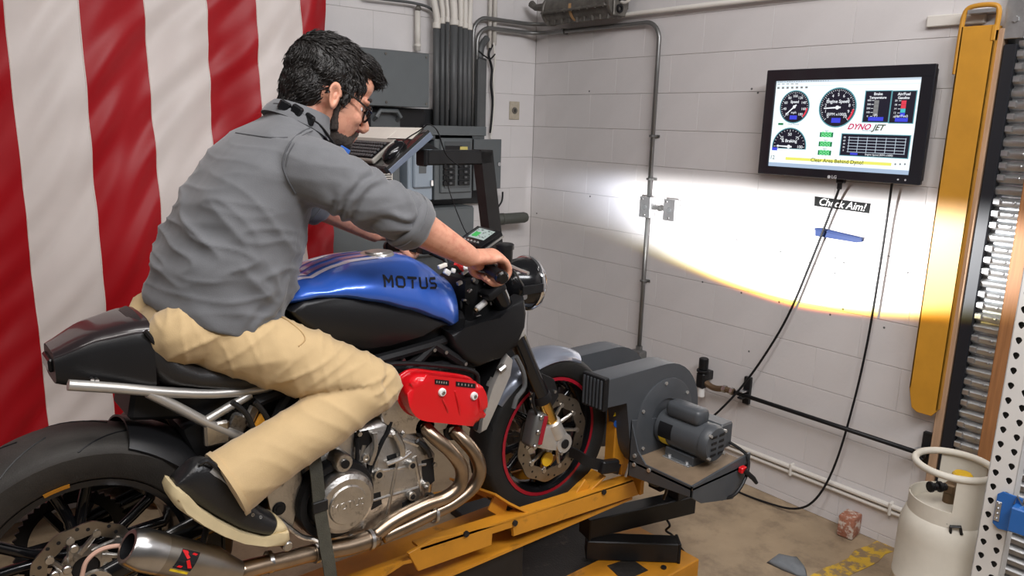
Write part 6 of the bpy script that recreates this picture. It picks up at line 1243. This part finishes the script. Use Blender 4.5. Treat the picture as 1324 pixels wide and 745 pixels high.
def hb(m, f, u, r, rf, rr_, ru, nu=20, nv=14): return m.ball(H(f, u, r), (rf * HS, rr_ * HS, ru * HS), RH, nu, nv)
body = MB()
# head
hb(body, -.014, .028, 0, .098, .077, .096); hb(body, .030, -.030, 0, .068, .063, .090); hb(body, .040, -.082, 0, .050, .050, .044); hb(body, .078, -.112, 0, .024, .026, .022)
hb(body, .078, .020, 0, .022, .054, .015); hb(body, .060, .055, 0, .038, .056, .042); hb(body, .064, -.030, .036, .026, .022, .020); hb(body, .064, -.030, -.036, .026, .022, .020)
body.tube([H(.090, .012), H(.105, -.012), H(.120, -.034), H(.108, -.044)], [.008 * HS, .009 * HS, .0115 * HS, .008 * HS], 12, 3); hb(body, .102, -.042, .009, .009, .007, .006); hb(body, .102, -.042, -.009, .009, .007, .006)
hb(body, .096, -.068, 0, .012, .024, .006); hb(body, .094, -.079, 0, .011, .021, .0065); hb(body, .086, -.093, 0, .010, .018, .008)
body.tube([V((-2.615, YB, 1.80)), V((-2.575, YB, 1.865)), H(-.035, -.075), H(-.020, -.02)], [.075, .060, .060, .055], 18, 4)
for s in (-1, 1):
    e = s * .078
    body.ball(H(-.010, -.010, e * .96), (.012, .010, .022), RH, 12, 8)
# trunk (inside the clothes), arms, legs
spine = [((-2.85, 1.34), .10, .14), ((-2.80, 1.46), .10, .135), ((-2.755, 1.58), .10, .14), ((-2.70, 1.70), .10, .16), ((-2.645, 1.79), .085, .165), ((-2.60, 1.85), .055, .085)]
def spine_rings(sp, k=1.0, n=28):
    R = []
    for i, ((x, z), a, b) in enumerate(sp):
        p0 = V((*sp[max(i - 1, 0)][0], 0)); p1 = V((*sp[min(i + 1, len(sp) - 1)][0], 0)); t = (p1 - p0).normalized(); u = V((t.y, 0, -t.x)); R.append(ell((x, YB, z), a * k, b * k, u, (0, 1, 0), n, .85))
    return R
body.loft(spine_rings(spine))
for s in (-1, 1):
    sh, el, wr_, hp, kn, an = (side(p, s) for p in (RSH, REL, RWR, RHIP, RKN, RAN))
    body.tube([sh + V((0, -s * .06, 0)), sh, (sh + el) / 2, el, el + (wr_ - el) * .25, el + (wr_ - el) * .6, wr_], [.05, .052, .046, .044, .049, .040, .029], 16, 4)
    body.tube([hp, (hp + kn) / 2, kn], [.07, .06, .05], 14, 3); body.tube([kn, kn + (an - kn) * .35, an, an + V((-.0, 0, -.03))], [.05, .05, .038, .036], 14, 3)
    # hand closed round the grip
    ge, gi = GX[s]; g = (gi - ge).normalized(); G = ge + (gi - ge) * .46; e1 = V((1, 0, 0)); e1 = (e1 - g * e1.dot(g)).normalized(); e2 = V((0, 0, 1)); e2 = (e2 - g * e2.dot(g) - e1 * e2.dot(e1)).normalized()
    def A(deg, r, off): a = math.radians(deg); return G + g * off + (e1 * math.cos(a) + e2 * math.sin(a)) * r
    w_dir = (A(70, .04, 0) - wr_).normalized()
    rg = []
    for c, a_, b_ in ((el + (wr_ - el) * .85, .030, .026), (wr_, .030, .022), (wr_ + (A(110, .045, 0) - wr_) * .5, .036, .021), (A(112, .043, 0), .043, .020), (A(80, .045, 0), .044, .016), (A(58, .042, 0), .041, .013)):
        rg.append((c, a_, b_))
    rr2 = []
    for i, (c, a_, b_) in enumerate(rg):
        t = (rg[min(i + 1, 5)][0] - rg[max(i - 1, 0)][0]).normalized(); v_ = (g - t * g.dot(t)).normalized(); u_ = t.cross(v_); rr2.append(ell(c, a_, b_, v_, u_, 18))
    body.loft(rr2)
    for i, (off, ln, r) in enumerate(((.031, .97, .0098), (.0105, 1.04, .0102), (-.0105, 1.0, .0098), (-.030, .86, .0086))):
        body.tube([A(82, .036, off * .96), A(52, .043, off), A(2, .047 * ln ** .5, off), A(-48, .043 * ln, off), A(-100, .034, off), A(-142, .030, off * .97)], [r * 1.05, r * 1.18, r * 1.02, r, r * .95, r * .82], 10, 3)
    body.ball(A(165, .034, .018), (.018, .02, .016), None, 12, 8)
    body.tube([A(140, .040, .030), A(190, .040, .046), A(235, .037, .050), A(275, .034, .044), A(300, .034, .034)], [.016, .0145, .0115, .0105, .0085], 10, 3)
bo = blob('body', body, .0042, M_['skin'], rider, 5)
# ears
for s in (-1, 1):
    em2 = MB().ball((0, 0, 0), (1, 1, 1), None, 32, 22); vs = []
    for v in em2.v:
        x, y, z = v; rho = math.sqrt(x * x + z * z); yy = y * .0085
        if y > 0: yy = .0085 * (.55 + .45 * min(1, rho / .8)) if rho < .8 else .0085 * max(0, 1 - ((rho - .8) / .2) ** 2)
        if y > 0 and rho < .62 and z > -.75: yy -= .0075 * (1 - (rho / .62) ** 2)
        wz = .030 if z > 0 else .034; wx = .0185 * (1.05 if z > 0 else .82 + .0 * z)
        vs.append(H(-.012, -.008, s * .0815) + RH @ V((x * wx * HS + z * -.005, 0, z * wz * HS)) + (hr_ * s * .88 - hf * .35).normalized() * yy + hr_ * (s * -.35 * x * .012))
    em2.v = [tuple(v) for v in vs]; obj('ear', em2, M_['skin'], bo, ang=180)
# eyes, brows, glasses
for s in (-1, 1):
    obj('eye', MB().ball(H(.071, -.002, s * .031), .0115 * HS, None, 12, 10), M_['white'], rider, ang=180); obj('iris', MB().ball(H(.0795, -.003, s * .031), .0055 * HS, None, 10, 8), M_['black'], rider, ang=180)
    obj('eyebrow', MB().tube([H(.094, .026, s * .012), H(.094, .031, s * .030), H(.080, .026, s * .052)], [.005, .0055, .003], 8, 4), M_['hair'], rider)
gl = thing('spectacles', 'black framed spectacles worn by the person', 'glasses', H(.11, -.02)) if False else None
gm = MB()
for s in (-1, 1):
    c = H(.098, -.006, s * .034); ring = [c + hr_ * (s * .0 + .0265 * HS * math.cos(2 * PI * i / 20)) * 1 + hu_ * (.0195 * HS * math.sin(2 * PI * i / 20)) + hf * (-.004 * math.cos(2 * PI * i / 20) * s) for i in range(20)]
    gm = MB().tube(ring, .0030, 8, closed=True); obj('glasses_rim', gm, M_['blackgloss'], rider); obj('glasses_temple', MB().tube([c + hr_ * (s * .0265 * HS) + hu_ * .004, H(.080, .002, s * .068), H(.03, .010, s * .079), H(-.012, .010, s * .083), H(-.03, -.010, s * .082)], .0028, 6, 4), M_['blackgloss'], rider)
    obj('glasses_lens', MB().lathe([(0, .001), (.0245 * HS, 0), (0, -.001)], c, hf, 20), mat('lens_tint', (.75, .8, .85), .05, spec=.8) if s < 0 else bpy.data.materials['lens_tint'], rider)
lt = bpy.data.materials['lens_tint'].node_tree.nodes['Principled BSDF']; lt.inputs['Transmission Weight'].default_value = 1.0; lt.inputs['IOR'].default_value = 1.05
obj('glasses_bridge', MB().tube([H(.098, .000, -.010), H(.106, .004, 0), H(.098, .000, .010)], .003, 6, 3), M_['blackgloss'], rider)
# hair and beard
hm = MB(); hb(hm, -.020, .046, 0, .103, .083, .092, 24, 16); hb(hm, -.060, .000, 0, .058, .073, .078); hb(hm, .040, .092, 0, .062, .066, .034); hb(hm, .074, .086, 0, .038, .056, .026); hb(hm, -.082, -.045, 0, .022, .050, .034)
for s in (-1, 1): hm.tube([H(.020, .045, s * .072), H(.018, .010, s * .0735), H(.016, -.018, s * .072)], [.018, .010, .006], 10, 3); hb(hm, -.028, .040, s * .052, .058, .032, .040)
def hairdisp(p, n):
    q = p - HO; f, u, r = q.dot(hf), q.dot(hu_), q.dot(hr_)
    st = NZ.noise(V((f * 18, r * 40, u * 30 + f * 12))) * .0045 + NZ.noise(V((f * 40, r * 160, u * 110 + f * 50))) * .0022
    return st * (1.2 if u > .03 else .6)
hair = blob('hair', hm, .0032, M_['hair'], rider, 3, hairdisp)
rr = random.Random(21); sm2 = MB(); vs_ = hair.data.vertices
for k in range(2600):
    v = vs_[rr.randrange(len(vs_))]; p = v.co.copy(); n = v.normal.copy(); q = p - HO; f, u, r = q.dot(hf), q.dot(hu_), q.dot(hr_)
    top = max(0, min(1, (u - .04) / .06)); d = hf * (.9 * top + .12) - hu_ * (1.0 * (1 - top)) + hr_ * (.25 * (1 if r > 0 else -1) * top + rr.uniform(-.25, .25)) - hf * (.7 * (1 - top) * (1 if f < 0 else 0))
    d = (d - n * d.dot(n)); 
    if d.length < .01: continue
    d.normalize(); L_h = rr.uniform(.016, .026) + .016 * top; lift = rr.uniform(.0, .35) * (.5 + top)
    b_ = d.cross(n).normalized() * rr.uniform(-.006, .006)
    pts = [p - n * .003 - d * L_h * .4, p + n * (.0022 + lift * .002), p + d * L_h * .35 + n * (.0024 + lift * .005) + b_, p + d * L_h * .75 + n * (.0005 + lift * .004) + b_ * .4]
    sm2.tube(pts, [.0012, .0016, .0013, .0003], 3)
obj('hair_strands', sm2, M_['hair'], hair, ang=180, kind='stuff')
bd = MB(); hb(bd, .038, -.088, 0, .0545, .0535, .040); hb(bd, .076, -.110, 0, .0300, .0330, .0260); hb(bd, .097, -.058, 0, .0105, .027, .0060); hb(bd, .074, -.090, .020, .022, .022, .022); hb(bd, .074, -.090, -.020, .022, .022, .022)
for s in (-1, 1): bd.tube([H(.012, -.012, s * .0660), H(.014, -.045, s * .0605), H(.026, -.078, s * .052)], [.007, .009, .014], 10, 3); bd.tube([H(.102, -.058, s * .010), H(.092, -.066, s * .026), H(.084, -.086, s * .030)], [.006, .007, .008], 8, 3)
blob('beard', bd, .0035, M_['beard'], rider, 3, lambda p, n: NZ.noise(p * 260) * .0022 - .0005)
# shirt
SP = [((-2.835, 1.375), .150, .185), ((-2.825, 1.40), .160, .190), ((-2.795, 1.48), .162, .188), ((-2.762, 1.57), .155, .182), ((-2.728, 1.655), .143, .186), ((-2.685, 1.735), .126, .192), ((-2.642, 1.79), .103, .180), ((-2.607, 1.838), .078, .118), ((-2.585, 1.880), .064, .075)]
sm_ = MB().loft(spine_rings(SP, 1.0, 36))
for s in (-1, 1):
    sh, el, wr_ = (side(p, s) for p in (RSH, REL, RWR)); fd_ = (wr_ - el).normalized()
    sm_.tube([sh + V((-.03, -s * .09, -.02)), sh + V((-.005, -s * .01, -.006)), sh + (el - sh) * .35, sh + (el - sh) * .75, el + V((.002, 0, .0)), el + fd_ * .05], [.088, .084, .078, .072, .067, .060], 22, 4)
    sm_.ball(sh + V((.01, -s * .02, -.03)), (.075, .062, .072), None, 16, 12)
def shirtdisp(p, n):
    x, y, z = p; d = 0
    t = (p - V((-2.83, YB, 1.40))).dot(V((.42, 0, .90)))
    l = (p - V((-2.83, YB, 1.40))).dot(V((.90, 0, -.42)))
    w1 = NZ.noise(V((t * 15 + l * 7, l * 3.5 + y * 2, y * 4 + 5)))                     # creases gathering at the waist
    k = max(0, 1 - abs(t - .14) / .22); d += ((1 - abs(w1)) ** 4) * .016 * k - .004 * k
    w2 = NZ.noise(V((t * 24 - l * 10, l * 7, y * 6))); d += ((1 - abs(w2)) ** 4) * .009 * max(.3, k) - .003
    w3 = NZ.noise(V((x * 8, y * 8, z * 8))); d += w3 * .006
    sp_ = (p - (RSH if y < YB else side(RSH, 1))).dot((REL - RSH).normalized() if y < YB else (side(REL, 1) - side(RSH, 1)).normalized())
    if sp_ > .02 and abs(y - YB) > .16: d += .005 * math.sin(sp_ * 95 + 9 * NZ.noise(p * 12)) * min(1, (sp_ - .02) * 12)
    return d
shirt = blob('shirt', sm_, .0055, M_['shirt'], rider, 8, shirtdisp)
for s in (-1, 1):
    el, wr_ = side(REL, s), side(RWR, s); fd_ = (wr_ - el).normalized(); c = el + fd_ * .012
    prof = [(.058, .0), (.070, .002), (.074, .012), (.0735, .030), (.071, .046), (.064, .058), (.056, .060), (.052, .030), (.058, 0)]
    cm = MB().lathe(prof, c, fd_, 36); me = mesh('rolled_cuff', cm, M_['shirt'], 60)
    for v in me.vertices: q = NZ.noise(v.co * 30); v.co += (v.co - c).normalized() * q * .006
    obj('rolled_cuff', me, None, shirt); obj('cuff_seam', MB().lathe([(.0745, 0), (.076, .001), (.0745, .003)], c + fd_ * .018, fd_, 36), M_['shirt'], shirt)
    sh = side(RSH, s); ad = (side(REL, s) - sh).normalized(); ad2 = (ad + V((0, s * .9, -.1))).normalized(); u_ = ad2.cross(V((0, 0, 1))).normalized(); v_ = u_.cross(ad2)
sbm = bmesh.new(); sbm.from_mesh(shirt.data); tree_s = BVHTree.FromBMesh(sbm); sbm.free()
M_['shirtseam'] = mat('shirt_seam', srgb(78, 79, 82), .9)
def seam2(pts, r, nm):
    out = []
    for x, y in pts:
        d = (W(x, y, -2.2) - CAM).normalized(); h = tree_s.ray_cast(CAM, d)
        if h[0] is not None: out.append(h[0] + h[1] * .0006)
    if len(out) > 2: obj(nm, MB().tube(out, r, 6, 4), M_['shirtseam'], shirt)
seam2([(400, 166), (388, 172), (376, 184), (369, 198), (366, 214), (372, 232), (382, 250)], .0022, 'armhole_seam'); seam2([(404, 169), (392, 175), (380, 187), (373, 200), (370, 215)], .0012, 'armhole_seam')
seam2([(372, 178), (350, 178), (325, 175), (305, 172)], .0014, 'yoke_seam')
# collar
cl_ = MB(); t_ = V((.45, 0, .89)).normalized(); cu = V((.89, 0, -.45)); n = 28; rings = []
cc0 = V((-2.582, YB, 1.872))
for i in range(n + 1):
    a = math.radians(25 + 310 * i / n); d = cu * (math.cos(a) * .070) + V((0, 1, 0)) * (math.sin(a) * .078); dd_ = d.normalized(); hgt = .030 + .008 * math.cos(a)
    p0 = cc0 + d; rings.append([p0 - t_ * .012, p0 + dd_ * -.004 + t_ * hgt, p0 + dd_ * .004 + t_ * (hgt + .002), p0 + dd_ * .016 + t_ * .004, p0 + dd_ * .020 - t_ * .016, p0 + dd_ * .010 - t_ * .012])
cl_.loft(rings); obj('collar', cl_, M_['shirt'], shirt, ang=60)
for s in (-1, 1):
    q = side(RSH, s); st2 = MB().tube([V((-2.60, YB + s * .085, 1.866)), V((-2.645, YB + s * .135, 1.862)), V((-2.69, YB + s * .168, 1.83)), V((-2.715, YB + s * .185, 1.78))], .003, 6, 4)
tr2 = None
# trousers
tm = MB(); tm.ball((-2.865, YB, 1.375), (.135, .172, .085), None, 24, 16)
for s in (-1, 1):
    hp, kn, an = side(RHIP, s), side(RKN, s), side(RAN, s)
    tm.ball(hp + V((-.055, 0, .008)), (.100, .083, .076), None, 18, 12)
    tm.tube([hp + V((-.03, -s * .02, .01)), hp + (kn - hp) * .25, hp + (kn - hp) * .55, hp + (kn - hp) * .85, kn + V((.0, 0, .0))], [.086, .090, .085, .076, .072], 24, 4)
    tm.ball(kn + V((.012, 0, -.004)), (.066, .062, .064), None, 16, 12)
    tm.tube([kn, kn + (an - kn) * .3, kn + (an - kn) * .6, kn + (an - kn) * .95, kn + (an - kn) * 1.05], [.070, .074, .076, .082, .084], 24, 4)
def pantdisp(p, n):
    s = -1 if p.y < YB else 1; hp, kn = side(RHIP, s), side(RKN, s); a = (kn - hp).normalized(); t = (p - hp).dot(a); l = (p - hp).dot(V((-a.z, 0, a.x)).normalized() * -1)
    d = 0; an = side(RAN, s); b2 = (an - kn).normalized(); q2 = (p - kn).dot(b2)
    if q2 > .03 and ((p - kn) - b2 * q2).length < ((p - hp) - a * t).length:
        w4 = NZ.noise(V((q2 * 7 + l * 9, l * 10, p.y * 9))); return ((1 - abs(w4)) ** 4) * .008 * max(.35, 1 - q2 / .3) - .002 + .003 * NZ.noise(p * 12)
    w1 = NZ.noise(V((t * 17 + l * 14, l * 5, p.y * 4))); d += ((1 - abs(w1)) ** 5) * .006 - .001
    w2 = NZ.noise(V((t * 26 - l * 22 + 3, l * 8, p.y * 6))); d += ((1 - abs(w2)) ** 5) * .0035 - .0005
    q = max(0, 1 - (p - kn).length / .13); d += .004 * q * math.sin((p.z * 60 + p.x * 50))
    return d + .003 * NZ.noise(p * 14)
tr = blob('trousers', tm, .0055, M_['chino'], rider, 8, pantdisp)
tb = bmesh.new(); tb.from_mesh(tr.data); tree_t = BVHTree.FromBMesh(tb); tb.free()
def seam(pts, r, m, par, nm='seam', tree_=None):
    out = []
    for x, y in pts:
        o = CAM; d = (W(x, y, -2.2) - CAM).normalized(); h = tree_.ray_cast(o, d)
        if h[0]: out.append(h[0] + h[1] * .0012)
    if len(out) > 2: obj(nm, MB().tube(out, r, 6, 3), m, par)
M_['chinoseam'] = mat('chino_seam', srgb(176, 146, 102), .85)
seam([(335, 396), (350, 402), (372, 415), (390, 430), (394, 440), (386, 448)], .0016, M_['chinoseam'], tr, 'pocket_seam', tree_t)
0 and seam([(200, 440), (235, 455), (275, 466), (320, 478), (365, 486), (410, 492), (450, 497)], .0014, M_['chinoseam'], tr, 'side_seam', tree_t)
for s in (-1, 1):
    kn, an = side(RKN, s), side(RAN, s); d = (an - kn).normalized(); c = kn + (an - kn) * 1.02
    obj('cuff_hem', MB().lathe([(.078, 0), (.0865, 0), (.0865, .012), (.078, .012), (.078, 0)], c, d, 30), M_['chino'], tr)
# shoes
def shoe(s):
    def X(x, y): p = W(x, y, -2.245); return V((p.x, YB + s * (YB + 2.245), p.z))
    yc_ = YB + s * (YB + 2.245)
    so = [(213, 630), (216, 640), (223, 650), (250, 669), (280, 685), (310, 696), (340, 700), (362, 698), (369, 690), (368, 681), (358, 680), (335, 687), (305, 680), (275, 665), (245, 645), (226, 624), (217, 621)]
    # sole: outline in plan varies, so loft across the width
    rings = []
    for k in range(9):
        t = -1 + 2 * k / 8; sc = math.sqrt(max(0, 1 - (abs(t) ** 3.2))); cen = sum((X(x, y) for x, y in so), V()) / len(so); hw = .050
        ring = []
        for x, y in so: p = X(x, y); q = cen + (p - cen) * (.86 + .14 * sc); ring.append(V((q.x, yc_ + t * hw, q.z)))
        rings.append(ring)
    root = obj('shoe_sole', MB().loft(rings), M_['solecream'], rider, ang=50)
    root.name = 'shoe_sole'
    S_ = [((220, 628), (228, 616), .026), ((232, 637), (254, 592), .034), ((255, 652), (284, 600), .038), ((282, 668), (308, 630), .042), ((312, 682), (332, 652), .046), ((340, 687), (352, 664), .046), ((356, 684), (362, 671), .036), ((367, 684), (368, 678), .018)]
    rings = []
    for b, t, w_ in S_:
        B3, T3 = X(*b), X(*t); c = (B3 + T3) / 2; u = (T3 - B3) / 2; rings.append([c + u * math.copysign(abs(math.sin(a)) ** .8, math.sin(a)) + V((0, 1, 0)) * (w_ * math.copysign(abs(math.cos(a)) ** .8, math.cos(a))) for a in [2 * PI * i / 20 for i in range(20)]])
    out = []
    for i in range(len(rings) - 1):
        for k in range(4):
            t = k / 4
            p0 = rings[max(i - 1, 0)]; p1 = rings[i]; p2 = rings[i + 1]; p3 = rings[min(i + 2, len(rings) - 1)]
            out.append([.5 * (2 * b + (c - a) * t + (2 * a - 5 * b + 4 * c - d) * t * t + (3 * b - a - 3 * c + d) * t ** 3) for a, b, c, d in zip(p0, p1, p2, p3)])
    out.append(rings[-1])
    up = obj('shoe_upper', MB().loft(out), M_['leather'], rider, ang=60)
    tc2 = [[p + (p - sum(r, V()) / len(r)) * .07 for p in r] for r in out[-9:]]; obj('toe_cap', MB().loft(tc2), M_['solecream'], up, ang=60)
    obj('sole_stripe', MB().tube([X(x, y) + V((0, s * .047, 0)) for x, y in ((222, 636), (248, 657), (278, 675), (308, 687), (338, 692))], .0016, 6, 3), mat('sole_line', srgb(150, 128, 92), .7) if s < 0 else bpy.data.materials['sole_line'], root)
    ub_ = bmesh.new(); ub_.from_mesh(up.data); tr_ = BVHTree.FromBMesh(ub_); ub_.free()
    if s < 0:
        for x, y in ((311, 637), (316, 646), (318, 655), (327, 666), (337, 669), (306, 641)):
            d = (W(x, y, -2.2) - CAM).normalized(); h = tr_.ray_cast(CAM, d)
            if h[0]: obj('eyelet', MB().lathe([(.0016, .001), (.004, .001), (.0045, 0)], h[0], h[1], 10), M_['steel'], up)
    col_ = out[4:9]; topp = X(262, 590)
    obj('shoe_collar', MB().tube([X(252, 594) + V((0, s * .03, 0)), X(262, 589) + V((0, s * .034, 0)), X(276, 600) + V((0, s * .036, 0)), X(296, 626) + V((0, s * .034, 0))], .006, 8, 4), M_['leather'], up)
    obj('sock', MB().tube([X(270, 600), X(285, 622), X(280, 640)], [.034, .036, .034], 14, 3), mat('grey_sock', srgb(150, 148, 145), .9) if s < 0 else bpy.data.materials['grey_sock'], up)
    for k in range(4): xx, yy2 = 318 + 6 * k, 648 + 5 * k; obj('lace', MB().tube([X(xx, yy2) + V((0, s * .03, .004)), X(xx, yy2) + V((0, 0, .012)), X(xx, yy2) + V((0, -s * .03, .004))], .003, 6, 3), M_['black'], up)
shoe(-1); shoe(1)
# neck strap with clips and badge
ns = MB().tube([cc0 + V((-.070, -.02, .040)), cc0 + V((-.050, -.060, .036)), cc0 + V((-.015, -.088, .012)), cc0 + V((.02, -.09, -.01)), cc0 + V((.06, -.075, -.05)), cc0 + V((.10, -.055, -.09))], .0035, 6, 5); nk = obj('neck_strap', ns, M_['black'], rider)
for f_, an_ in (((-.058, -.056, .036), .6), ((-.036, -.078, .026), .9), ((-.010, -.092, .006), 1.2)): obj('strap_clip', MB().box(cc0 + V(f_), (.030, .014, .026), MX.Rotation(-an_, 3, 'Z') @ MX.Rotation(.5, 3, 'Y'), .004), M_['blackgloss'], nk)
obj('badge', MB().box(W(443, 200, -2.10), (.03, .006, .04), MX.Rotation(.5, 3, 'Y'), .002), M_['stblue'], nk)
